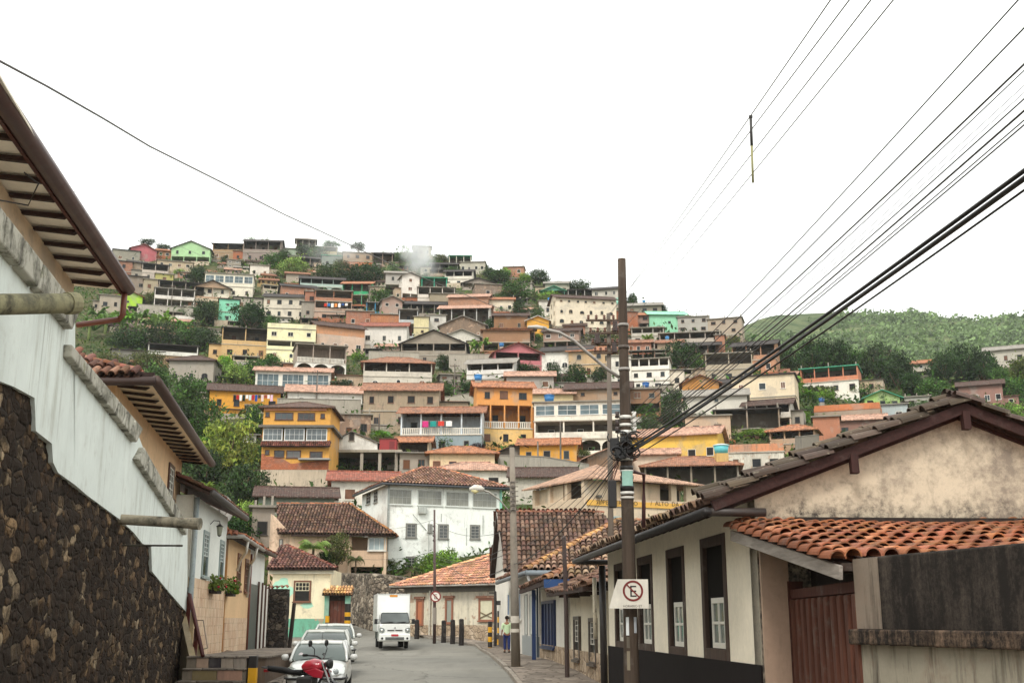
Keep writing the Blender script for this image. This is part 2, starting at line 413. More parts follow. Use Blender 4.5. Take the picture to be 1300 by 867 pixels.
# ------------------------------------------------------------------ generic hillside house
HS = {}
KEEP = {'t2','t4','a19','a21','b11','b18','g3','g7','n2','o1','f1','e4','c10b','t31','c21','m2','j4'}
def desat(h, k=.16, v=1.0):
    c = [int(h[i:i+2], 16) for i in (0, 2, 4)]; g = sum(c)/3; t = (g*1.04, g*.99, g*.92)
    return ''.join('%02x' % int(max(0, min(255, (a*(1-k)+b*k)*v))) for a, b in zip(c, t))
FCOL = {'br': ('brick', 'b07a5e'), 'co': ('concrete', '9d968a'), 'wh': ('plaster', 'e4e0d6')}
def fl_mat(code, base, mat):
    if not code: return mat, base
    if code in FCOL: return FCOL[code]
    return mat, code
def hill_house(key, u0, u1, vt, vb, col, fl, roof, label, yaw=0, mat='plaster', dep=None, dY=0, rc=None, wts=None, frame=None, arch=False, pane=None, cat='house', name='house'):
    uc = (u0+u1)/2; Y = D(uc, vb)+dY
    if mat != 'brick': col = desat(col, .10 if key in KEEP else .30, 1.0 if key in KEEP else (rnd.uniform(.9, 1.0) if int(col[0:2], 16)+int(col[2:4], 16) > 430 else rnd.uniform(.74, .95)))
    b = P(uc, vb, Y); zc = Y*CT+(b.z-EYE)*ST
    Wv = (u1-u0)*zc/F; H = P(uc, vt, Y).z-b.z
    dep = dep or min(max(.7*Wv, 4.5), 9.0)
    s, c = abs(math.sin(rad(yaw))), math.cos(rad(yaw))
    W = max((Wv-dep*s)/c, Wv*.5)
    root = thing(name, b, -math.atan2(b.x, b.y)+rad(yaw), label, cat, 'houses on the hillside')
    rk = roof.split(':'); kind = rk[0]; rcode = rk[1] if len(rk) > 1 else 'd'
    el = (b.z-EYE+H)/Y
    if kind == 'flat': rv = .2; rh = .2
    elif kind in ('gs', 'hip'):
        rh = float(rk[2]) if len(rk) > 2 else min(dep/2*.42, .38*H+dep/2*el, dep/2*(el+.22)); rv = max(.12, rh-dep/2*el)
    elif kind == 'gf': rh = float(rk[2]) if len(rk) > 2 else min(W/2*.42, .42*H); rv = rh
    elif kind == 'shed': rh = dep*.16; rv = .1
    elif kind == 'sb': rh = min(1.0, .25*H); rv = rh
    else: rh = rv = 0
    Hw = max(H-rv-.1, .5*H)
    floors = fl.split('|'); nf = len(floors); wts = wts or [1]*nf; sw = sum(wts)
    walls = {}
    def wm(k):
        if k not in walls: walls[k] = MB()
        return walls[k]
    z = 0; x0, x1 = -W/2, W/2
    fr = frame or rnd.choice(FRAMES)
    slabm = MB(); top_key = None
    for i, f in enumerate(floors):
        fh = Hw*wts[i]/sw; body, _, code = f.partition('.')
        k = body[0]; n = int(body[1:]) if body[1:] else 0
        key_ = fl_mat(code, col, mat); m = wm(key_); top_key = key_
        zb = z-(2.5 if i == 0 else 0); zt = z+fh
        if k in 'wasdgb':
            m.box(x0, x1, 0, dep, zb, zt)
            bay = W/max(n, 1)
            for j in range(n):
                x = x0+bay*(j+.5)+rnd.uniform(-.08, .08)*bay
                kd = 'a' if k == 'a' else 'r'
                p = pane or rnd.choice(['17191c', '22282b', '1a1715', '#6d4a36', '0f0f10', '2c3336'])
                if k == 'g': window(root, x0+bay*(j+.5), 0, z+.3*fh, bay*.86, fh*.55, 'r', 'dcdad4', '5a686c', (max(2, int(bay/1.1)), 2), .06)
                elif k == 's': window(root, x, 0, z+fh*.5, min(.7, bay*.4), min(.6, fh*.3), 'r', fr, p, None, .06)
                elif k == 'd' and j == n//2: window(root, x, 0, z+.05, min(.95, bay*.6), min(2.1, fh*.8), 'r', fr, '#5b3b2a', None, .07, name='door')
                else: window(root, x, 0, z+fh*rnd.uniform(.33,.38), min(rnd.choice((.8,1.0,1.2)), bay*.46), min(1.2, fh*rnd.choice((.36,.42))), kd, fr, p, (2, 1) if rnd.random() < .35 else None, .06)
            if abs(yaw) > 8 and k != 'b' and dep > 3:
                sx, rz = (x0, -math.pi/2) if yaw > 0 else (x1, math.pi/2)
                for yy in (.3, .7): window(root, sx, dep*yy, z+fh*.34, min(1.1, dep*.2), min(1.2, fh*.45), 'a' if k == 'a' else 'r', fr, None, (2, 1), .07, rz)
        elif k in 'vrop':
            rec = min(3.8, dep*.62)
            im = MB(); im.box(x0+.2, x1-.2, rec-.02, rec+.1, max(zb, 0), zt-.002); im.build('inner_wall', MT['concrete'], root, '6b6156' if k != 'r' else key_[1])  # darker colour paints the veranda's shade; railed floors keep the wall colour
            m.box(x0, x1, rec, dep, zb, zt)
            m.box(x0, x0+.2, 0, rec-.003, zb, zt); m.box(x1-.2, x1, 0, rec-.003, zb, zt)
            slabm.box(x0-.06, x1+.06, -.1, rec+.1, z-.13, z)
            if i == 0: m.box(x0+.2, x1-.2, 0.02, rec-.01, zb, z-.14)
            bay = W/max(n, 1)
            pm = MB()
            if k == 'v': pm.box(x0+.2, x1-.2, 0, .13, z, z+min(1.0, fh*.38))
            if pm.v: pm.build('parapet', MT[key_[0]], root, key_[1])
            if k == 'r':
                rl = MB(); hh = min(1.0, fh*.38)
                rl.box(x0+.2, x1-.2, 0, .12, z+hh-.1, z+hh); rl.box(x0+.2, x1-.2, .01, .11, z, z+.1)
                nb = int((W-.4)/.28)
                for j in range(nb): rl.box(x0+.25+j*.28, x0+.39+j*.28, .02, .1, z+.1, z+hh-.1)
                rl.build('railing', MT['plaster'], root, 'e6e0d2')
            for j in range(1, n):
                x = x0+bay*j; q = MB(); q.box(x-.11, x+.11, .005, .2, z, zt); q.build('veranda_post', MT[key_[0]], root, key_[1])
            if k == 'o':
                for j in range(n):
                    xa, xb = x0+bay*j+.12, x0+bay*(j+1)-.12; xm = (xa+xb)/2; zs = zt-fh*.42
                    pts = [(xa, .02, zt), (xa, .02, zs)]+[(xm-(xb-xa)/2*math.cos(t), .02, zs+(fh*.34)*math.sin(t)) for t in [q*math.pi/8 for q in range(1, 8)]]+[(xb, .02, zs), (xb, .02, zt)]
                    q = MB(); q.prism(pts, (0, .16, 0)); q.build('arch', MT[key_[0]], root, key_[1])
                q = MB(); q.box(x0+.2, x1-.2, 0, .13, z, z+min(.9, fh*.34)); q.build('parapet', MT[key_[0]], root, key_[1])
            for j in range(n):
                x = x0+bay*(j+.5)
                if rnd.random() < .75: window(root, x, rec-.022, z+(.02 if j % 2 else fh*.3), min(1.0, bay*.4), fh*(.75 if j % 2 else .45), 'r', fr, rnd.choice(['#4d3324', '131416']), None, .07, name='door' if j % 2 else 'window')
        elif k == 't':
            ph = min(1.1, fh)
            for bx in ((x0,x1,0,.14), (x0,x0+.14,.141,dep), (x1-.14,x1,.141,dep)): m.box(*bx, z+.003, z+ph)
            m.box(x0, x1, .0, dep, zb-.15, z)
        if i > 0 and rnd.random() < .55: slabm.box(x0-.1, x1+.1, -.16, dep*.5, z-.12, z+.04)
        z = zt
    if kind == 'gf':
        for y in (0.0, dep-.2): walls[top_key].prism([(x0, y, Hw), (x1, y, Hw), (0, y, Hw+rh)], (0, .2, 0))
    elif kind in ('gs',):
        for x in (x0, x1-.2): walls[top_key].prism([(x, 0, Hw), (x, dep, Hw), (x, dep/2, Hw+rh)], (.2, 0, 0))
    elif kind in ('shed',):
        for x in (x0, x1-.2): walls[top_key].prism([(x, 0, Hw), (x, dep, Hw), (x, dep, Hw+rh)], (.2, 0, 0))
    elif kind == 'sb':
        for x in (x0, x1-.2): walls[top_key].prism([(x, 0, Hw), (x, dep, Hw), (x, 0, Hw+rh)], (.2, 0, 0))
        walls[top_key].prism([(x0+.2, 0, Hw), (x1-.2, 0, Hw), (x1-.2, 0, Hw+rh), (x0+.2, 0, Hw+rh)], (0, .15, 0))
    # terrace in front, side annex, bare column stubs on flat roofs
    if rnd.random() < (.72 if key[0] != 'x' else .35):
        tw = rnd.uniform(1.0, 2.2); mt_, tc = rnd.choice([('concrete','a39a8b'),('concrete','8c8477'),('brick','a8684a'),('old','c4b49c'),(mat,col)])
        t_ = MB(); xa, xb = x0-rnd.uniform(0,1.2), x1+rnd.uniform(0,1.2); t_.box(xa, xb, -tw, -.004, -3.4, -.05)
        if rnd.random() < .3: t_.box(xa, xb, -tw, -tw+.14, -.049, rnd.uniform(.4,.8))
        t_.build('terrace', MT[mt_], root, tc)
    if W > 5 and key[0] != 'x' and rnd.random() < .5:
        sd = rnd.choice((-1, 1)); aw = rnd.uniform(.25, .45)*W; ah = rnd.uniform(.4, .75)*Hw; ya = rnd.uniform(.3, 1.6); mt_, ac = rnd.choice([('brick','a8684a'),('concrete','9d9486'),(mat,col),('plaster','d6cbb8'),('old','bfa88e')])
        xa, xb = (x0-aw, x0-.004) if sd < 0 else (x1+.004, x1+aw)
        t_ = MB(); t_.box(xa, xb, ya, ya+dep*.6, -3, ah); an = t_.build('annex', MT[mt_], root, ac)
        t_ = MB(); t_.prism([(xa-.25,ya-.4,ah+.01),(xb+(.0 if sd < 0 else .25),ya-.4,ah+.01),(xb+(.0 if sd < 0 else .25),ya+dep*.6,ah+.55),(xa-.25,ya+dep*.6,ah+.55)], (0,0,.1)); t_.build('annex_roof', MT['corr'], an, rnd.choice(['5a5049','8d877e','7a5a48']))
        window(an, (xa+xb)/2, ya, ah*.4, min(.9, aw*.4), min(1.0, ah*.35), 'r', fr, '141312', None, .06)
    if kind == 'flat' and rnd.random() < .5:
        for x in (x0+.25, 0, x1-.25):
            t_ = MB(); t_.box(x-.1, x+.1, .2, .4, Hw+.21, Hw+rnd.uniform(.6,1.2)); t_.build('column_stub', MT['concrete'], root, '9a9184')
    for (mm, cc), m in walls.items(): m.build('wall', MT[mm], root, cc)
    if slabm.v: slabm.build('floor_slab', MT['concrete'], root, 'b3ab9c')
    if kind != 'none' and not floors[-1].startswith('t'):
        rm, rcol = RC[rcode]
        if kind == 'flat' and rcode == 'd' and len(rk) < 2: rm, rcol = 'concrete', '8d867a'
        roof_mesh(kind, W, dep, Hw+.003, rh).build('roof', MT[rm], root, rc or rcol)
    HS[key] = dict(root=root, W=W, H=Hw, rh=rh, dep=dep, label=label, box=(u0, u1, vt, vb), Y=Y)
    return root
def water_tank(key, fx, label, col='2f6fa8', s=1.0, fy=.45, base='9d968a'):
    h = HS[key]; w = h['root'].matrix_basis @ Vector((-h['W']/2+h['W']*fx, h['dep']*fy, h['H']+h['rh']*.7))
    o = thing('water_tank', w, 0, label, 'water tank', 'rooftop water tanks')
    hb = .5+1.0*min(s, 1); m = MB(); m.lathe([(.62*s, .5), (.78*s, hb)], 18); m.build('tank_body', MT['plastic'], o, col, True)
    m = MB(); m.lathe([(.84*s, hb), (.84*s, hb+.1), (.5*s, hb+.22), (.1*s, hb+.26)], 18); m.build('lid', MT['plastic'], o, 'c9dcd8' if s > 1 else col)
    m = MB(); m.box(-.6*s, .6*s, -.6*s, .6*s, -.6, .5); m.build('stand', MT['concrete'], o, base)
    return o
def retaining_wall(pts, col, label, mat='concrete', th=.4, cope=True, name='retaining_wall', dY=0):
    """pts: (u, vtop, vbottom) along the wall"""
    b0 = P(pts[0][0], pts[0][2], D(pts[0][0], pts[0][2])+dY)
    root = thing(name, b0, 0, label, 'wall'); m = MB(); c = MB()
    for (ua, ta, ba), (ub, tb, bb) in zip(pts, pts[1:]):
        Ya, Yb = D(ua, ba)+dY, D(ub, bb)+dY
        A, B = P(ua, ba, Ya)-b0, P(ub, bb, Yb)-b0; At, Bt = P(ua, ta, Ya)-b0, P(ub, tb, Yb)-b0
        dn = Vector((0, 0, -2))
        m.prism([A+dn, B+dn, Bt, At], (0, th, 0))
        c.prism([At+Vector((0,-.08,.002)), Bt+Vector((0,-.08,.002)), Bt+Vector((0,-.08,.12)), At+Vector((0,-.08,.12))], (0, th+.16, 0))
    m.build('wall', MT[mat], root, col)
    if cope: c.build('coping', MT['concrete'], root, '8c857a')
    return root
# ------------------------------------------------------------------ vegetation prototypes
def crown_mesh(seed, nclump, per, leaf, shape, flat=1.0):
    r = random.Random(seed); m = MB()
    for _ in range(nclump):
        while True:
            p = Vector((r.uniform(-1,1), r.uniform(-1,1), r.uniform(-1,1)))
            L = p.length
            if L > 1 or L < .25: continue
            k = .72+.55*mnoise.noise(p.normalized()*1.7+Vector((seed*3.1, 0, 0)))
            if L < k: break
        p = Vector((p.x*shape[0], p.y*shape[0], p.z*shape[1]))
        t = r.uniform(1.35, 2.1) if r.random() < .3 else r.uniform(.45, 1.0); cr = r.uniform(.14, .30)
        yl = r.uniform(.85, 1.25)
        for _ in range(per):
            q = p+Vector((r.gauss(0, 1), r.gauss(0, 1), r.gauss(0, .75)))*cr*.62
            n = (Vector((r.gauss(0, 1), r.gauss(0, 1), r.gauss(.5, .8)))).normalized()
            a = n.orthogonal().normalized(); a = Matrix.Rotation(r.uniform(0, 6.28), 3, n) @ a; b = n.cross(a)
            l = leaf*r.uniform(.6, 1.3); w = l*r.uniform(.35, .6)
            tt = t*r.uniform(.75, 1.25); m.tint = (tt*yl, tt, tt*r.uniform(.7, 1.1))
            m.quad(q-a*l*.5, q+b*w*.5-n*l*.06, q+a*l*.5, q-b*w*.5-n*l*.06)
    return m.mesh('crown')
def trunk_mesh(seed, shape):
    r = random.Random(seed+99); m = MB()
    m.tube([(0,0,-1.6), (.03,.02,-1.0), (-.02,.05,-.5), (.02,0,.1)], [.11, .085, .07, .04], 7)
    for k in range(6):
        a = k*1.05+r.uniform(-.4, .4); z = r.uniform(-.9, -.2); L = r.uniform(.5, .8)*shape[0]
        m.tube([(0,0,z), (math.cos(a)*L*.5, math.sin(a)*L*.5, z+.25), (math.cos(a)*L, math.sin(a)*L, z+.6)], [.05, .035, .012], 5)
    return m.mesh('trunk', True)
CROWN = {}
SHP = {'round': (1.0, .85), 'tall': (.72, 1.15), 'flat': (1.15, .6), 'airy': (1.0, .9)}
def crowns(kind):
    if kind not in CROWN:
        S = {'round': (1.0, .85), 'tall': (.72, 1.15), 'flat': (1.15, .6), 'airy': (1.0, .9)}[kind]
        n, per, lf = {'round': (150, 20, .13), 'tall': (140, 20, .12), 'flat': (140, 20, .12), 'airy': (55, 16, .11)}[kind]
        CROWN[kind] = [(crown_mesh(31*i+7*len(kind)+i, n, per, lf, S), trunk_mesh(i, S)) for i in range(3)]
    return CROWN[kind]
def frond(m, base, az, L, up, w, r, droop=1.0, seg=6, tint=None):
    d = Vector((math.cos(az), math.sin(az), 0)); side = Vector((-d.y, d.x, 0)); prev = None
    for k in range(seg+1):
        t = k/seg
        p = Vector(base)+d*(L*t*(1-.25*t*t*droop))+Vector((0, 0, up*L*t-droop*L*.75*t*t*t))
        ww = w*math.sin(math.pi*min(1, .12+.88*t))**.7*(1 if t < .98 else .2)
        cur = (p-side*ww-Vector((0,0,.25*ww)), p, p+side*ww-Vector((0,0,.25*ww)))
        if prev:
            tt = r.uniform(.75, 1.3); m.tint = tint or (tt, tt, tt*.8)
            m.quad(prev[0], prev[1], cur[1], cur[0]); m.quad(prev[1], prev[2], cur[2], cur[1])
        prev = cur
def banana_mesh(seed):
    r = random.Random(seed); m = MB()
    for c in range(4):
        bx, by = r.uniform(-.45, .45), r.uniform(-.45, .45); h = r.uniform(-.3, .25)
        for k in range(8): frond(m, (bx, by, h), r.uniform(0, 6.28), r.uniform(.6, 1.05), r.uniform(.55, 1.25), r.uniform(.09, .14), r, r.uniform(.7, 1.3))
    return m.mesh('leaves')
def palm_mesh(seed):
    r = random.Random(seed); m = MB()
    for k in range(20):
        az = k*.7+r.uniform(-.2, .2); L = r.uniform(.75, 1.1); up = r.uniform(.05, .95)
        d = Vector((math.cos(az), math.sin(az), 0)); side = Vector((-d.y, d.x, 0))
        for q in range(14):
            t = (q+1)/14; p = d*(L*t*(1-.2*t*t))+Vector((0,0,.2+up*L*t-L*.8*t*t*t))
            tt = r.uniform(.7, 1.3); m.tint = (tt, tt, tt*.85)
            ll = .30*math.sin(math.pi*min(1, .15+.8*t))+.05
            for sg in (-1, 1):
                e = p+side*sg*ll+d*ll*.5-Vector((0,0,ll*.6))
                m.quad(p-d*.025, p+d*.025, e+d*.012, e-d*.012)
    return m.mesh('fronds')
BAN = [banana_mesh(i) for i in range(3)]; PAL = [palm_mesh(i) for i in range(2)]
bs = MB(); bs.tube([(0,0,-1.5),(.03,0,-.6),(0,0,.2)], [.1,.08,.06], 7); STEM = bs.mesh('stem', True)
GREEN = {'dark': '2b431b', 'mid': '416026', 'lite': '6c9130', 'lime': '7c8f30', 'pale': '6a7f58', 'olive': '535e2a', 'purple': '3a262c', 'banana': '5b8034'}
TREES = []
def put_tree(name, cm, tm, pos, rx, rzv, col, label, cat='tree', group='trees on the hillside', crownname='crown', trunkname='trunk', bark='5d4d3d', zoff=None):
    o = thing(name, pos, rnd.uniform(0, 6.28), label, cat, group)
    for me, nm, mt, c in ((cm, crownname, MT['leaf'], col), (tm, trunkname, MT['bark'], bark)):
        if not me.materials: me.materials.append(mt)
        q = link(nm, me, None, o, c); q.location = (0, 0, rzv if zoff is None else zoff); q.scale = (rx, rx, rzv)
    return o
def tree(u, vb, wpx, hpx, kind, col, label=None, dY=0, name='tree'):
    """u, vb: foot of the crown in the photo; wpx, hpx: crown size in photo pixels"""
    Y = D(u, vb)+dY; zc = Y*CT+(P(u, vb, Y).z-EYE)*ST
    rx = wpx*zc/F/2; rz = hpx*zc/F/2
    pos = P(u, vb, Y)
    if kind == 'banana': o = put_tree('banana_plant', rnd.choice(BAN), STEM, pos, rx, rz, GREEN[col], label, 'plant', None, 'leaves', 'stem', '6d7a45')
    elif kind == 'palm': o = put_tree('palm_tree', rnd.choice(PAL), STEM, pos, rx, rz, GREEN[col], label, 'palm', None, 'fronds', 'trunk')
    else:
        c, t = rnd.choice(crowns(kind)); o = put_tree(name, c, t, pos, rx/SHP[kind][0], rz/SHP[kind][1], GREEN[col], label, zoff=rz*.92)
    TREES.append((o, u, vb-hpx/2, wpx, hpx, kind, col))
    return o
# ------------------------------------------------------------------ terrain of the town hill
def terrain():
    us = [-420+14*i for i in range(155)]; nr = 84; rows = []
    for j in range(nr):
        t = j/(nr-1); row = []
        for u in us:
            v = lerp(805, skyv(u), t); p = P(u, v, D(u, v)); row.append(p)
        rows.append(row)
    last = rows[-1]
    for k, (dy, dz) in enumerate(((25, 2), (60, -6), (120, -30), (220, -75), (300, -112))):
        rows.append([p+Vector((p.x*dy/p.y, dy, dz)) for p in last])
    rows.insert(0, [Vector((p.x, p.y-.6, p.z-3)) for p in rows[0]])
    m = MB()
    for row in rows:
        for p in row: m.v.append(p)
    w = len(us)
    for j in range(len(rows)-1):
        for i in range(w-1): m.face((j*w+i, j*w+i+1, (j+1)*w+i+1, (j+1)*w+i))
    o = m.build('hillside', MT['earth'], None, (1,1,1), True); tag(o, kind='structure')
    # weeds, shrubs and long grass on the slope between the houses
    r = random.Random(5); m = MB()
    for _ in range(18500):
        u = r.uniform(-380, 1420); v = skyv(u)+3+(757-skyv(u))*r.random()**1.15
        p = P(u, v, D(u, v)); s = r.uniform(.6, 2.3)*min(1, max(.38, p.y/210)); t = r.uniform(.35, 1.5); y = r.uniform(.75, 1.5)
        for _ in range(9):
            q = p+Vector((r.gauss(0, .7), r.gauss(0, .7), abs(r.gauss(.15, .45))))*s
            n = Vector((r.gauss(0, 1), r.gauss(0, 1), r.gauss(.6, .6))).normalized()
            a = n.orthogonal().normalized(); a = Matrix.Rotation(r.uniform(0, 6.28), 3, n) @ a; b = n.cross(a)
            l = r.uniform(.35, .8)*s; ww = l*.4; tt = t*r.uniform(.7, 1.3); m.tint = (tt*y, tt, tt*.8)
            m.quad(q-a*l*.5, q+b*ww*.5, q+a*l*.5, q-b*ww*.5)
    o = m.build('undergrowth', MT['leaf'], None, '435e28')
    tag(o, 'weeds and low shrubs covering the slope between the houses', 'undergrowth', None, 'stuff')
# ------------------------------------------------------------------ far wooded hill
DV2 = [(385,1000),(394,950),(420,780),(450,640),(480,540),(520,470),(600,420)]
SKY2 = [(700,440),(880,424),(930,419),(965,405),(1000,397),(1040,395),(1080,397),(1130,398),(1165,397),(1195,405),(1230,408),(1260,406),(1300,402),(1400,396),(1800,380)]
def far_hill():
    us = [640+13*i for i in range(92)]; rows = []; nr = 40
    pt = lambda u, v: P(u, v, interp(v, DV2))
    for j in range(nr):
        row = []
        for u in us:
            v = lerp(600, interp(u, SKY2), j/(nr-1)); p = pt(u, v)
            p.z += 5*mnoise.noise(p*.012)+2.5*mnoise.noise(p*.035); row.append(p)
        rows.append(row)
    for dy, dz in ((80, 4), (200, -40), (400, -140)): rows.append([p+Vector((p.x*dy/p.y, dy, dz)) for p in rows[nr-1]])
    m = MB(); w = len(us)
    for row in rows: m.v.extend(row)
    for j in range(len(rows)-1):
        for i in range(w-1): m.face((j*w+i, j*w+i+1, (j+1)*w+i+1, (j+1)*w+i))
    o = m.build('far_hill', MT['far'], None, (1,1,1), True); tag(o, kind='structure')
    r = random.Random(8); m = MB()
    for k in range(5600):
        u = r.uniform(880, 1380); sk = interp(u, SKY2)
        v = sk+1+(500-sk)*r.random()**.9
        p = pt(u, v); d = mnoise.noise(p*.008)+.5*mnoise.noise(p*.03)+(u-1130)/420
        if d < r.uniform(-.55, .55): continue
        p.z += 5*mnoise.noise(p*.012)+2.5*mnoise.noise(p*.035)
        s = r.uniform(1.6, 4.6); t = r.uniform(.5, 1.5)
        for _ in range(15):
            q = p+Vector((r.gauss(0, .55), r.gauss(0, .55), abs(r.gauss(.5, .45))))*s
            n = Vector((r.gauss(0, 1), r.gauss(-.3, 1), r.gauss(.6, .6))).normalized()
            a = n.orthogonal().normalized(); b = n.cross(a); l = s*r.uniform(.5, .95); tt = t*r.uniform(.75, 1.25); m.tint = (tt, tt, tt)
            m.quad(q-a*l*.5, q+b*l*.35, q+a*l*.5, q-b*l*.35)
    o = m.build('forest', MT['leaf'], None, '66764a')
    tag(o, 'woodland and scrub covering the far green hill', 'forest', None, 'stuff')
terrain(); far_hill()
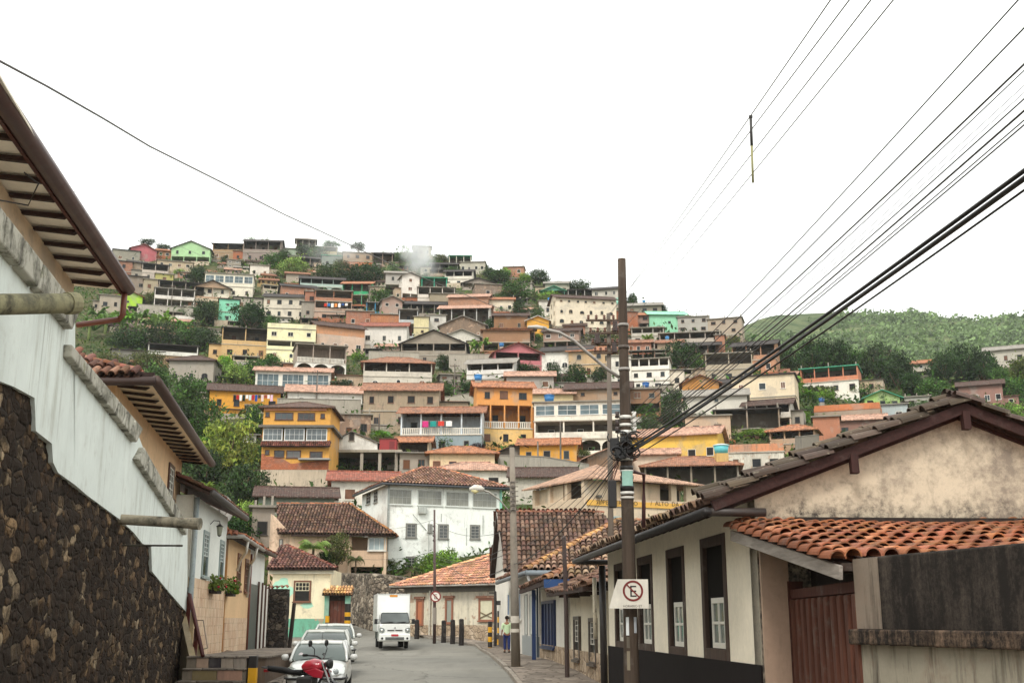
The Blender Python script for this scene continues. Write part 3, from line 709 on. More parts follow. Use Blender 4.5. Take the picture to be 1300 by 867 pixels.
# ------------------------------------------------------------------ the town: (key, u0, u1, vtop, vbottom, colour, floors, roof, yaw, label[, options])
T = [
# skyline, left to right
('t1',143,176,317,336,'b0ac98','w2','flat:d',0,'grey-green house with flat dark roof at the far left of the skyline'),
('t2',164,199,310,333,'bb646a','b','gf:r',8,'pink-red house with a blank gabled wall on the left skyline'),
('t3',199,217,317,328,'d08a52','w2','gs:o',0,'tiny orange-roofed house beside the light green gabled house'),
('t4',214,268,306,336,'a6cf98','v3|w3','gf:d',-12,'light green house with a wide gable on the skyline'),
('t6',267,310,309,331,'d3a574','w3|v2','shed:d',-10,'peach two-storey house with a dark top veranda on the skyline'),
('t7',306,357,305,334,'bba598','w3|v3','gs:d',-8,'mauve-grey house under a broad dark roof on the skyline'),
('t8',345,357,328,340,'b27f66','w1','flat',0,'tiny brick cabin below the broad dark roof',{'mat':'brick'}),
('t9',359,381,315,328,'a9c3a5','w2','flat',0,'pale green flat-roofed house among hilltop trees'),
('t10',376,400,303,320,'b3aa9a','p3','hip:c',0,'open grey pavilion with hipped roof at the hilltop'),
('t11',396,427,313,330,'c6ae66','w2|v2','flat',0,'mustard two-storey house in thin smoke near the hilltop'),
('t12',367,407,326,343,'cdb09c','v3','gs:d',5,'pinkish low house with dark roof and three-bay veranda'),
('t13',408,434,324,342,'a9c0b4','w2','flat:g',0,'smoky grey-green house with a mint roof near the hilltop'),
('t14',435,472,320,343,'c8a17a','w3.b57450|w3','flat',0,'unfinished tan house with small windows near the smoke'),
('t15',473,498,321,339,'c6a48e','v2','gs:d',0,'pinkish house with dark roof left of the smoke plume'),
('t16',524,547,312,327,'b8b399','w3','flat',0,'bare concrete house with three dark openings right of the smoke plume'),
('t17',570,598,324,338,'d8d8c4','v3','flat:g',0,'white terrace house with green sheet roof on the skyline'),
('t18',583,617,332,348,'cfcab4','w4','flat',-6,'long beige flat-roofed house below the green sheet roof'),
('t19',547,581,334,349,'b9b3a6','v3','gs:d',0,'grey house with a dark veranda under the hilltop shrubs'),
('t20',563,601,343,364,'e2dccb','w3|v3','gs:d',-6,'white two-storey house with a dark overhanging roof high on the hill'),
('t21',638,666,338,351,'b27f66','w2','flat',-6,'bare brick house alone on the right part of the skyline',{'mat':'brick'}),
('t22',587,628,353,368,'b9a899','v3','gf:d',0,'low house with wide dark roof below the white two-storey house'),
('t23',601,640,360,381,'b79a80','w1','flat',8,'tan house with one tiny window in a tall bare wall',{'mat':'old'}),
('t24',643,656,370,380,'bf544e','w1','gs:r',0,'tiny red house among trees right of the tan bare wall'),
('t25',692,723,358,376,'cfc6b0','w2','gs:c',0,'beige house behind the teal-green roofed house'),
('t26',689,717,363,379,'58b394','v2','gf:g',0,'teal-green roofed house near the right skyline'),
('t27',721,753,367,380,'b5b3ad','v3','flat:d',0,'low grey terrace house above the arched-window building'),
('t28',750,788,365,391,'d9d2c4','w3.8fc5b0|w3','gs:d',-8,'white house with a mint lower floor beside the wood pole top'),
('t29',796,840,385,402,'b9ae98','w3','gs:c',0,'stone-coloured house with long grey roof right of the wood pole top'),
('t30',796,827,398,421,'b97f66','v2|w2','gs:o',0,'terracotta two-storey house right of the wood pole',{'mat':'plaster'}),
('t31',822,874,396,422,'8fd0aa','s1','gs:g',10,'mint green building with a big blank wall on the right skyline',{'rc':'8fcfae'}),
('t32',861,900,401,423,'c9c4ba','w3|w3','flat',0,'pale grey two-storey house right of the mint green building'),
('t33',898,944,403,436,'cdb79d','w3|w2|w3','flat',-6,'tan three-storey house at the right end of the town skyline'),
# second row, left
('a8',144,166,331,357,'a3745d','w1|w1','flat:d',0,'brick house below the pink-red house at the far left',{'mat':'brick'}),
('a9',162,185,332,353,'d8b896','w1','gs:d',6,'cream cabin with dark roof below the pink-red house'),
('a10',180,212,335,358,'cbbcae','w2|v2','flat:d',0,'whitish two-storey house with dark flat roof, far left'),
('a11',199,243,331,352,'d6bc98','w3|w4','flat',0,'beige two-storey row house under the light green gabled house'),
('a12',197,219,347,361,'d9cf6a','w1','flat',0,'small yellow house under the beige row house'),
('a13',159,185,350,371,'b5a08c','w2','shed:d',0,'beige-brown cabin with sloping dark roof, far left'),
('a14',182,208,354,372,'d8c49c','w2','flat',0,'small straw-coloured house left of the dark flat roof'),
('a15',258,321,347,379,'ebe3cc','w4|g5','flat',-5,'long white house with a band of bluish windows on top'),
('a16b',317,341,336,354,'e0d8ca','w2','flat',0,'white flat-roofed house right of the bluish window band'),
('a17',202,251,357,374,'c0b4a8','v3','flat:d',0,'grey open terrace house with a long dark flat roof'),
('a16',247,291,356,381,'d2a782','v2','gf:d',0,'peach house under a broad dark gable with open veranda'),
('a18',196,245,366,393,'e2dcd3','v3|v3','flat:c',0,'white house with two open verandas above the banana grove'),
('a19',147,179,369,393,'a6d23c','s1','gf:t',0,'bright lime green house at the far left'),
('a20',126,151,374,396,'c7b6a2','w2','flat',0,'grey-beige house just above the near left downpipe'),
('a21b',296,332,377,396,'d8cbb8','w2','flat:d',0,'beige house with dark flat roof behind the mint green house'),
('a21',277,302,379,412,'83d1ae','w1|s1','flat:d',0,'small mint green house with dark roof edge between dark trees'),
# second row, centre-left
('b13',363,391,346,363,'b5a590','s1','gs:t',0,'drab cabin with tiled roof left of the mint-white veranda house'),
('b10',381,436,352,374,'b9d9cf','o3|v4','gs:d',0,'mint-white two-storey veranda house with a wide dark roof'),
('b11',432,473,358,388,'2c9d65','p3|v3','gs:o',-8,'bright green open house with orange roof edge'),
('b12',468,488,363,388,'cdb196','s1','flat',0,'narrow tan house right of the bright green open house'),
('b14',356,402,362,386,'b58268','w3','gs:d',6,'brick house with three windows left of the brick laundry house',{'mat':'brick'}),
('b15',332,390,374,406,'ebe0c8','w4|w4','gs:d',-6,'long cream two-storey house with small windows under a brick house'),
('b16',386,403,369,406,'ab745c','w1|w1','flat',0,'narrow tall brick house with two stacked windows',{'mat':'brick'}),
('b17',399,446,368,409,'c9a088','d2|v3|v2.br','flat',0,'brick house with washing hung along its balcony'),
('b18',465,487,383,400,'3d9ccc','v2','flat:c',0,'small bright blue house beside a pole'),
('b19',483,512,376,406,'d8aa98','w1|w2','gf:c',10,'pinkish gabled house right of the small blue house'),
('b20',439,474,394,419,'ab745c','w2','flat',0,'low brick house under leafy plants below the bright green house',{'mat':'brick'}),
('b21',471,508,398,419,'bb7c56','b','flat',0,'plain orange brick wall house with no windows',{'mat':'brick'}),
('b9',489,524,345,376,'bdb8ae','p2|w2','gs:c',0,'grey house on stilts below the smoke plume'),
('c9',508,534,346,384,'ded6cc','p2|w1|w1','gf:c',12,'tall pale gabled house on dark openings below the smoke'),
('c16',506,530,392,428,'c5d0d6','v1|v1','flat:c',0,'pale blue two-storey veranda house in mid hill'),
('c17',525,544,401,429,'e3d79a','s1|b','flat',0,'small pale yellow tower-like house in mid hill'),
# second row, centre
('c10b',535,567,352,372,'3bb592','p2','flat:g',0,'teal awning house at the foot of the smoke'),
('c10',530,577,364,391,'ddd2c4','w1|v3','flat',0,'white house with a veranda below the teal awning'),
('c11',545,581,372,395,'d3be9a','w2','flat',0,'beige flat house right of the white veranda house'),
('c12',566,622,374,402,'b28469','w2','gs:p',-8,'large brick house with pink roof and dark doorway',{'mat':'brick'}),
('c13',619,652,378,400,'dfd0b4','w3','gs:o',0,'cream house with three windows right of the large brick house'),
('c14',507,566,383,402,'c0b0a0','v4','gs:d',0,'low house with a long dark veranda below the beige flat house'),
('c15',555,623,388,415,'dcdcd6','v4','gs:p',-6,'white and blue veranda house below the large brick house'),
('c18',540,566,399,425,'cfcdc6','b|w1','flat',0,'grey-white plain house right of the pale yellow tower'),
('c19',555,619,401,438,'a5866c','s3','gf:c',-8,'big stained brown house with a low wide gable',{'mat':'old'}),
('c20',627,670,398,424,'cb8a55','w2','gs:k',0,'orange house with dark tiled roof right of the wide brown gable'),
('c21',669,697,401,427,'dda23c','b','gf:w',0,'yellow house with a white sheet roof'),
('c26',684,707,381,403,'dcd5c8','w1','flat',0,'small white house left of the arched-window building'),
('c22',626,679,416,438,'a8765a','v3','shed:o',0,'brown open house with a sloping roof below the orange house'),
('d14',717,743,411,431,'b07a62','s1','gs:k',0,'small brick house in front of the arched-window building',{'mat':'brick'}),
('d3',702,788,376,428,'e6d7ba','w4|a6|a6|s7','gs:k',14,'big cream four-storey building with rows of arched windows',{'dep':8,'frame':'b7a78c'}),
('d13',688,737,417,446,'c79d88','v3.806a5c|w3','gs:k',-6,'pinkish-brown house with three windows over a dark lower floor'),
('d9',802,843,415,436,'d6cfc0','w3|v3','flat',0,'long white house below the mint green building'),
('d18',835,867,432,452,'c5aa8a','w1','gs:t',0,'tan house with a single window behind the big dark tree'),
('d10',796,827,432,452,'b57f68','w3','gs:t',0,'brick house with three windows right of the wood pole',{'mat':'brick'}),
('d11',802,846,444,461,'b98a72','v3','shed:c',0,'veranda house with a blue tarp right of the wood pole'),
('d12',798,852,454,497,'e6e2d6','w2|w3|v4','flat',-5,'large white three-storey house right of the wood pole'),
('k3',838,915,421,446,'bdb0a2','w4|v4','flat',0,'long concrete-grey two-storey row at the right of town'),
('k4',869,914,435,458,'a0705a','v3','gs:d',0,'reddish veranda house under the long concrete-grey row'),
('k5',909,921,424,456,'b07c62','b','flat',0,'tall narrow brick tower wall at the right of town',{'mat':'brick'}),
('k6',928,988,434,476,'bb8a6c','w3|v3','gs:d',-8,'orange brick house with dark roof beside the green hill',{'mat':'brick'}),
('k7',897,956,447,488,'cdbb9e','w3|v2','flat',0,'cluttered beige house behind the power cables'),
('k10',908,935,482,504,'dccdb8','w2','gs:d',0,'small cream house right of the orange shed'),
('k8',867,913,476,507,'d98a35','b','gf:t',0,'orange shed with a plain gabled front'),
('k9',928,1013,475,531,'e2cda8','w4|w3','flat:d',-6,'big cream building with scattered small windows at the right'),
('k11',872,949,495,537,'e0dccd','s1|s1','gs:c',0,'plain white house with a single slit window'),
('k12',943,1007,508,548,'d3cabd','v1.c9b5a0|v4','gs:k',-8,'grey-white house with a glazed veranda below the big cream building'),
('l2',909,990,518,552,'cdb192','v2','flat:d',0,'beige terrace house with a blue tarp under its dark roof'),
('l1',871,928,526,560,'d6b290','w2','flat',0,'peach wall house with two barred windows'),
('l4',976,1038,540,580,'d0a078','b|v3','hip:o',-8,'peach house with tiled hipped roof over an open veranda'),
('l3',923,996,550,604,'dcd8c8','w3|t.c98a66','none',0,'stained white house topped by a terracotta parapet terrace',{'mat':'old','wts':[1,.75]}),
('l5',1035,1068,527,575,'d9825c','s2|b','flat',0,'salmon-orange block behind the near tiled gable'),
('m1',1016,1092,465,502,'e2dcd0','w4|v4.c78060','flat:g',-6,'white house with brick and teal top floor under dark trees'),
('m2',1096,1146,495,520,'9fc46a','w3','gf:g',12,'small lime green house among shrubs on the right'),
('m3',1150,1181,502,521,'d9d5c8','w2','flat',0,'small white house right of the lime green house'),
('m4',1034,1119,507,546,'d0b49a','w3|t.c07850','none',-4,'beige house with a brick parapet terrace on the right',{'wts':[1,.5]}),
('m5',1111,1153,512,541,'c9dde2','w2','flat:c',0,'pale blue house above the near tiled gable'),
('m7',1065,1124,527,560,'c98a78','w3','gs:p',0,'house with a pink roof above the near tiled gable'),
('m8',1161,1182,458,482,'d9d0bd','v1|w1','gs:o',0,'small white tower house between dark trees on the right'),
('m9',1221,1273,484,520,'c98c7c','w4','gs:k',0,'pinkish brick house right of the near gable top'),
('m11',1254,1302,440,466,'c9c3b4','w3','gs:c',0,'pale house at the far right edge among trees'),
('m12',1108,1130,446,464,'8a6a58','w1','gs:k',0,'brown cabin between dark trees on the right'),
# middle rows, left
('e2',142,206,444,466,'a8a49a','b','flat:d',0,'grey shed with long dark flat roof above the left shrubs'),
('e5',281,339,416,458,'e3b36f','w3|v2','flat:d',0,'orange-cream house with a dark top veranda under mid-left trees'),
('e1',188,249,437,464,'d8a878','b|v1.d9d6cc','flat:d',0,'peach shed with a wide black opening on the left slope'),
('e3',208,274,452,494,'cdc0b0','a3','hip:k',-14,'grey-beige house with hipped dark roof and arched window'),
('e4',266,354,489,528,'dd9a33','d4','gs:k',0,'orange house with a dark tiled roof and washing outside'),
('f1',338,399,408,460,'e9e2b4','a3|v2|w3|t','none',0,'pale yellow three-storey house with a rooftop terrace',{'wts':[1.1,.8,1.1,.6]}),
('f2',373,441,437,482,'cdb6a2','o3.e4dfd5|r3','flat',6,'greyish two-storey house with arched balconies'),
('b23',396,468,411,452,'ddb8a0','w4|b.c4906c','gs:k',14,'pale pink house with an orange band under a dark tiled roof',{'wts':[1.3,.55]}),
('b24',455,518,410,442,'e6e3da','w3','gs:r',-6,'white house with red tiled roof in mid hill'),
('f8',359,374,460,476,'b37d62','w1','flat',0,'tiny brick hut left of the greyish balcony house',{'mat':'brick'}),
('g1',507,593,419,465,'c0b09a','w4|v4','gf:d',-4,'stone-grey house with a dark gable veranda'),
('g2',563,609,418,440,'dcd8cc','w1','gf:c',0,'pale gabled house behind the stone-grey house'),
('g5',613,673,418,450,'c98d60','v3|b','shed:o',0,'orange-brown open house behind the pink house'),
('g3',624,692,435,478,'bf7074','w2|v2','gf:r',10,'pink house with gabled roof'),
('g4',588,656,456,488,'e9e7e2','w2|v3','gs:c',-10,'bright white house with a dark veranda left of the pink house'),
('f3',323,419,467,502,'e8e5da','g3','gs:p',-4,'white house with big glazed panels',{'dep':5}),
('f11',461,548,454,496,'e3d9c8','a3|v3','hip:t',0,'white house with a wide dark veranda over arched windows'),
('f10',458,559,487,548,'dcc09a','w3|w4','gs:t',-4,'long stained peach and white house with tiled roof',{'mat':'old'}),
('g6',553,587,510,538,'b37d62','b','gs:t',0,'small windowless brick house right of the long peach house',{'mat':'brick'}),
('f4',365,459,490,523,'e4e2d8','s3','gs:p',0,'low white house with a long pink roof'),
('f9',417,470,524,560,'a07a60','d3','flat',0,'rough brown hut right of the orange apartment house',{'mat':'old'}),
('g7',602,679,485,570,'dc9650','w3.e5c07e|r4|w3','gs:o',6,'orange house with a white balustrade balcony',{'wts':[1,1.1,.9],'dep':6}),
('h1',643,703,472,500,'c7bdb2','w3','gs:p',0,'grey house with a pink roof and three dark windows'),
('d15',684,753,440,478,'e9e7de','a3','gs:d',-8,'white house with arched windows above round dark trees'),
('d15b',720,774,441,480,'e3ba82','d3|a2','gs:o',-6,'peach house partly hidden behind the curved lamp arm'),
('d17',771,802,450,496,'dfdcd0','w1|w1','flat',0,'narrow white house right behind the wood pole'),
('h2',669,728,494,530,'e6cd92','w2','gs:p',0,'pale yellow house with a pink roof'),
('h3',717,802,486,530,'c49870','v3|s2','gs:k',-4,'wide tan house with a low tiled roof'),
('h4',676,794,508,580,'e8e2d2','o4|v3|g4','flat',-4,'white three-storey house with glazed top floor and arched ground floor',{'dep':7}),
('h5',799,839,492,530,'c58a5e','v1|w2','flat',0,'terracotta house with a blue tank right of the wood pole'),
('g8',505,614,517,580,'b5d0dc','w3|r4.d5dde0','gs:t',-6,'pale blue house with a white balustrade veranda',{'dep':6}),
('o1',798,917,544,598,'e3b950','w5','gs:p',-10,'long yellow house with small-paned sash windows',{'frame':'c9c2b8','dep':7}),
('o2',802,860,570,606,'e4ccb0','b','gs:p',0,'cream house with broad pink roof below the yellow house'),
('o3',819,938,580,626,'a5947e','v4','hip:t',0,'open shed with tiled hipped roof left of the turquoise tank'),
('n2',658,734,557,594,'dd9f3a','w3','gs:o',-4,'low yellow house with an orange roof above the grey concrete wall'),
('n1',633,683,563,592,'6f645a','b','gf:d',0,'dark shed with black gable roof above the grey concrete wall'),
('n7',741,808,568,610,'a87c5c','b','gf:p',14,'brown gable-ended house beside the wood pole cables',{'mat':'old'}),
('j2',501,546,555,592,'e3c49c','v1','gs:o',-6,'cream cabin with one wide dark opening'),
('j3',507,563,573,606,'b9aa9a','w3','shed:c',0,'low cabin with a metal sheet roof below the cream cabin'),
('j4',545,628,567,610,'e0c49a','w4','hip:o',0,'cream house with an orange hipped roof above the big white house',{'frame':'8a4a3a'}),
('j5',552,650,587,630,'e6e0d2','w2','hip:p',0,'white house with a wide pinkish hipped roof behind the big white house'),
('j6',420,502,599,650,'dcd8cc','w2','gs:r',0,'white house with a red tiled roof left of the big white house',{'dep':7}),
('j9',328,423,619,660,'9fb5a5','b','gs:k',0,'low greenish house with a long dark tiled roof below the orange apartment house',{'dep':7}),
('j8',318,346,640,700,'b9aa98','w1','flat',0,'narrow grey house with pale shutters beside the brown roof'),
('n4',650,730,594,640,'cfc8b8','w1','gs:k',0,'pale house with a dark tiled roof behind the supermarket',{'dep':8}),
]
for row in T:
    key, u0, u1, vt, vb, c, fl, rf, yaw, lab = row[:10]
    hill_house(key, u0, u1, vt, vb, c, fl, rf, lab, yaw, **(row[10] if len(row) > 10 else {}))
# smaller huts and sheds squeezed between the bigger houses
def boxes(): return [(k, q['box']) for k, q in HS.items()]
SIG = {'d3','g7','h4','f1','f2','o1','g8','l3','k9','f11','g3','g4','d15','f3','t4','b11','t31','a21','a15','e3'}
def free(u0, u1, vt, vb):
    for k, (a, b, t, d) in boxes():
        ox = min(u1, b)-max(u0, a); oy = min(vb, d)-max(vt, t)
        if ox <= 0 or oy <= 0: continue
        if k in SIG: 
            if oy > .12*(d-t): return False
        elif d > vb:
            if ox*oy > .3*(u1-u0)*(vb-vt): return False
        elif vt < t+.52*(d-t): return False
    return True
r_ = random.Random(21); usedl = set(); cnt = 0
SMALL = [('small raw brick hut','b08068','brick','w2','flat'),('small grey concrete shed','a39a8c','concrete','v1','flat:d'),('small cream cabin','dccdb0','plaster','w2','gs:k'),('small white cabin','e2ddd0','plaster','w3','shed:c'),('low pinkish cabin','cfa898','plaster','w2','gs:p'),('small stained tan house','c2a586','old','v2','flat:d'),('low brick house with open veranda','ad7a62','brick','v3','shed:d'),('small two-storey beige house','d2bfa0','plaster','w2|v2','flat'),('small bare concrete house','b0a696','concrete','w2|w2','flat'),('low ochre house','c9a25e','plaster','w3','gs:t'),('small greenish house','a9bfa6','plaster','w2','gs:c')]
for tr in range(9000):
    if cnt >= 115: break
    u = r_.uniform(150, 1010); v = skyv(u)+14+(600-skyv(u)-14)*r_.random()
    if v > 565: continue
    k_ = lerp(.68, 1.35, max(0, (v-330)/240)); nm, c, mt_, fl_, rf_ = r_.choice(SMALL)
    w, h = r_.uniform(17, 32)*k_, r_.uniform(8, 11)*k_*(1.55 if '|' in fl_ else 1)
    if not free(u-w/2, u+w/2, v-h, v): continue
    hs = sorted(HS.values(), key=lambda q: math.hypot(u-(q['box'][0]+q['box'][1])/2, (v-(q['box'][2]+q['box'][3])/2)*1.3)); lab = None
    for q in [q for q in hs if not q['label'].startswith(('small', 'low')) or True][:8]:
        if q['root'].get('fill'): continue
        bx = q['box']; dx, dy = u-(bx[0]+bx[1])/2, v-h/2-(bx[2]+bx[3])/2
        rl = ('right of' if dx > 0 else 'left of') if abs(dx)/((bx[1]-bx[0])/2) > abs(dy)/((bx[3]-bx[2])/2) else ('below' if dy > 0 else 'above')
        l_ = f"{nm} {rl} the {q['label']}"
        if len(l_.split()) <= 16 and l_ not in usedl: lab = l_; break
    if not lab: continue
    usedl.add(lab); cnt += 1
    o = hill_house('x%d' % cnt, u-w/2, u+w/2, v-h, v, c, fl_, rf_, lab, r_.choice((0,0,8,-8)), mt_); o['fill'] = 1
for q in HS.values():
    if 'fill' in q['root']: del q['root']['fill']; q['fill'] = 1
print('infill', cnt)
for k, fx, lab, c, s in (('h4',.15,'blue water tank on the white three-storey house','2a6aa0',1.0),('h5',.55,'blue water tank on the terracotta house right of the pole','2a5c96',.8),('g3',.2,'blue water tank on the pink house','28689c',.7),('g7',.05,'blue water tank on the orange balustrade house','2f78b4',.8),('c26',.6,'small blue water tank on the white house left of the arched-window building','3584c0',.7),('d18',.4,'blue water tank on the tan house behind the dark tree','3a7fb4',.6),('t29',.5,'blue water tank on the stone-coloured skyline house','4a86b0',.6),('t1',.6,'greenish water tank on the far left skyline house','7c9a92',.7),('m4',.1,'blue water tank on the brick parapet terrace','2f5f9c',.7)):
    water_tank(k, fx, lab, c, s)
tk = water_tank('o3', .83, 'large turquoise water tank with white lid on a yellow block', '5fb6bc', 1.25, .2, 'c9a76a')
RW = [
 ([(174,386,400),(245,392,404)],'a9a294','long grey retaining wall above the banana grove'),
 ([(223,400,412),(247,402,413)],'d9d6cc','short white wall under the white two-veranda house'),
 ([(352,506,528),(458,508,528)],'a39b8d','sloping grey concrete wall above the orange apartment house'),
 ([(468,446,466),(532,448,470)],'a8a092','grey concrete wall below the white red-roofed house'),
 ([(570,450,472),(628,450,474)],'a8a092','grey concrete wall below the stone-grey gable house'),
 ([(632,578,602),(690,580,606),(748,590,612)],'9c968a','long stained concrete wall above the dark tiled roof'),
 ([(560,505,520),(605,498,516)],'b0a898','pale garden wall left of the orange balustrade house'),
 ([(880,590,614),(926,594,618)],'9c9282','weathered block wall below the yellow house'),
 ([(1010,555,590),(1040,552,592)],'8d8478','grey wall left of the salmon-orange block'),
 ([(745,480,492),(800,484,496)],'a49c8e','grey wall under the round dark trees'),
 ([(430,436,446),(470,438,450)],'a09888','grey wall right of the greyish balcony house'),
]
for pts, c, lab in RW: retaining_wall(pts, c, lab)
# washing lines
def washing(u0, u1, v, vb, cols, lab):
    Y = D((u0+u1)/2, vb)-.6; a = P(u0, v, Y); b = P(u1, v, Y); o = thing('washing_line', a, 0, lab, 'washing line')
    d = b-a; m = MB(); m.tube([(0,0,0), d*.5-Vector((0,0,.06)), d], .015, 5); m.build('line', MT['plastic'], o, 'c9c5bb')
    n = len(cols)
    for i, c in enumerate(cols):
        p = d*((i+.5)/n); w = d.length/n*.38; h = rnd.uniform(.6, 1.2); g = MB()
        for k in range(4):
            xa, xb = -w+2*w*k/4, -w+2*w*(k+1)/4
            g.quad(p+Vector((xa,.05*math.sin(k*2),-.05)), p+Vector((xb,.05*math.sin(k*2+2),-.05)), p+Vector((xb,.09*math.sin(k*2+2)-.03,-h)), p+Vector((xa,.09*math.sin(k*2)-.03,-h)))
        ob = g.build('garment', MT['cloth'], o, c); sm = ob.modifiers.new('thickness', 'SOLIDIFY'); sm.thickness = .02
washing(296,347,501,528,['2b2b30','b3262b','e8e6e0','1f2f2a','e2e0dc','c9d4d8','b02a3a','2a4f9c','3a3a40','d9c4c0','9c4a3a','e6d9dc','d8b8c8'],'washing line of bright clothes outside the orange house')
washing(411,442,385,409,['c0392b','3a6fa8','e8e4da','d98a4a','e0dede','2c4f8c','e4d8d0'],'washing line of small clothes on the brick balcony house')
washing(535,575,534,580,['c23a78','2f8f86','c8463c','e4e2dc'],'washing with a pink towel on the pale blue balustrade house')
# poles in the town
def town_pole(u, vb, vt, lab, arm=True):
    Y = D(u, vb)-.5; a = P(u, vb, Y); h = P(u, vt, Y).z-a.z; o = thing('utility_pole', a, 0, lab, 'utility pole', 'utility poles in the town')
    m = MB(); m.tube([(0,0,-1), (0,0,h)], [.15, .1], 8); m.build('shaft', MT['concrete'], o, '6d655c')
    if arm:
        m = MB(); m.bar((-.9,-.12,h-.5), (.9,-.12,h-.5), .1); m.build('crossarm', MT['wood'], o, '4f443a')
        for x in (-.8, -.3, .3, .8):
            m = MB(); m.lathe([(.03,h-.45),(.07,h-.38),(.05,h-.3),(.07,h-.25),(.03,h-.2)], 8, (x,-.12,0)); m.build('insulator', MT['paint'], o, '6a5040')
for a in ((468,398,364,'thin utility pole beside the small blue house'),(217,396,362,'thin utility pole in front of the white two-veranda house'),(401,523,470,'dark utility pole in front of the pink-roofed white house'),(577,505,462,'slim pole in front of the grey concrete wall'),(649,378,346,'slim pole near the right skyline brick house',False),(712,600,535,'slim pole before the arched ground floor of the white house',False),(481,556,525,'grey pole left of the pale blue house',False),(623,566,538,'slim pole before the orange balustrade house',False),(683,600,560,'slim pole standing behind the grey concrete wall',False),(1003,528,505,'short utility pole at the corner of the big cream building'),(258,486,463,'slim lamp pole before the grey-beige hipped house',False)): town_pole(*a)
# ------------------------------------------------------------------ tools for the street houses
def inv(root): return Matrix.Translation(-root.location)
def NB(root, Mf=None):
    m = MB(); m.M = inv(root) @ Mf if Mf is not None else inv(root); return m
class Fac:
    """vertical facade plane: origin P0, local x runs to the right in the photo, local -y faces out"""
    def __init__(s, P0, d):
        s.P0 = Vector(P0); d = Vector((d[0], d[1], 0)).normalized(); s.d = d
        s.M = Matrix.Translation(s.P0) @ Matrix.Rotation(math.atan2(d.y, d.x), 4, 'Z')
    def loc(s, u, v):
        p, q = ray(u, v); n = Vector((s.d.y, -s.d.x, 0)); r = Vector((p, 1, q)); E = Vector((0, 0, EYE))
        t = (s.P0-E).dot(n)/r.dot(n); w = s.M.inverted() @ (E+r*t)
        return w.x, w.z
    def rect(s, u0, u1, v0, v1):
        """photo rectangle -> local x0, x1, z0, z1 (v0 top)"""
        vm = (v0+v1)/2; um = (u0+u1)/2
        return s.loc(u0, vm)[0], s.loc(u1, vm)[0], s.loc(um, v1)[1], s.loc(um, v0)[1]
def fac_line(a, b, Y0, Y1, z=0):
    return Fac((a+b*Y0, Y0, z), (a+b*Y1-a-b*Y0, Y1-Y0))
def win2(root, fc, r, frame='4a3527', fw=.1, grid=(2, 3), sash='ded9cd', pane='17191b', split=None, low=None, out=.05, sill=True, name='window', solid=None):
    """window proud of the wall: frame > sash bars, pane"""
    x0, x1, z0, z1 = r; m = NB(root, fc.M)
    m.box(x0, x0+fw, -out, .05, z0, z1); m.box(x1-fw, x1, -out, .05, z0, z1)
    m.box(x0+fw, x1-fw, -out, .05, z1-fw, z1); m.box(x0+fw, x1-fw, -out, .05, z0, z0+fw*.7)
    if sill: m.box(x0-.05, x1+.05, -out-.07, -out+.001, z0-.06, z0+.03)
    f = m.build(name, MT['paint'], root, frame); bev(f, .006)
    lm = inv(root)
    p = NB(root, fc.M); p.quad((x0+fw*.5, -.012, z0), (x1-fw*.5, -.012, z0), (x1-fw*.5, -.012, z1-.01), (x0+fw*.5, -.012, z1-.01))
    q = p.build('pane' if not solid else 'panel', MT['glass'] if not solid else MT['paint'], f, solid or pane)
    zb, zt = (z0+fw*.7, z1-fw)
    if split: zb = lerp(z0, z1, split)
    if grid and sash:
        s = NB(root, fc.M); xa, xb = x0+fw, x1-fw; t = .035
        s.box(xa, xa+t, -.04, -.013, zb, zt); s.box(xb-t, xb, -.04, -.013, zb, zt); s.box(xa+t, xb-t, -.04, -.013, zt-t, zt); s.box(xa+t, xb-t, -.04, -.013, zb, zb+t)
        for k in range(1, grid[0]): x = lerp(xa, xb, k/grid[0]); s.box(x-.014, x+.014, -.036, -.014, zb+t, zt-t)
        for k in range(1, grid[1]): z = lerp(zb, zt, k/grid[1]); s.box(xa+t, xb-t, -.033, -.015, z-.014, z+.014)
        s.build('sash', MT['paint'], f, sash)
    return f
def one_tile(m, c, ex, eu, en, r0, r1, L, seg, rim=True, dr=.04):
    lo, up, inn = [], [], []
    for k in range(seg+1):
        a = math.pi*k/seg; co, si = math.cos(a), math.sin(a)
        lo.append(m.V(c+ex*co*r0+en*si*r0)); up.append(m.V(c+eu*L+ex*co*r1+en*(si*r1-dr)))
        if rim: inn.append(m.V(c+ex*co*(r0-.02)+en*si*(r0-.02)))
    for k in range(seg):
        m.face((lo[k], up[k], up[k+1], lo[k+1]))
        if rim: m.face((inn[k], lo[k], lo[k+1], inn[k+1]))
def pinpoly(x, y, P_):
    c = False; n = len(P_)
    for i in range(n):
        (x0, y0), (x1, y1) = P_[i], P_[(i+1) % n]
        if (y0 > y) != (y1 > y) and x < (x1-x0)*(y-y0)/(y1-y0)+x0: c = not c
    return c
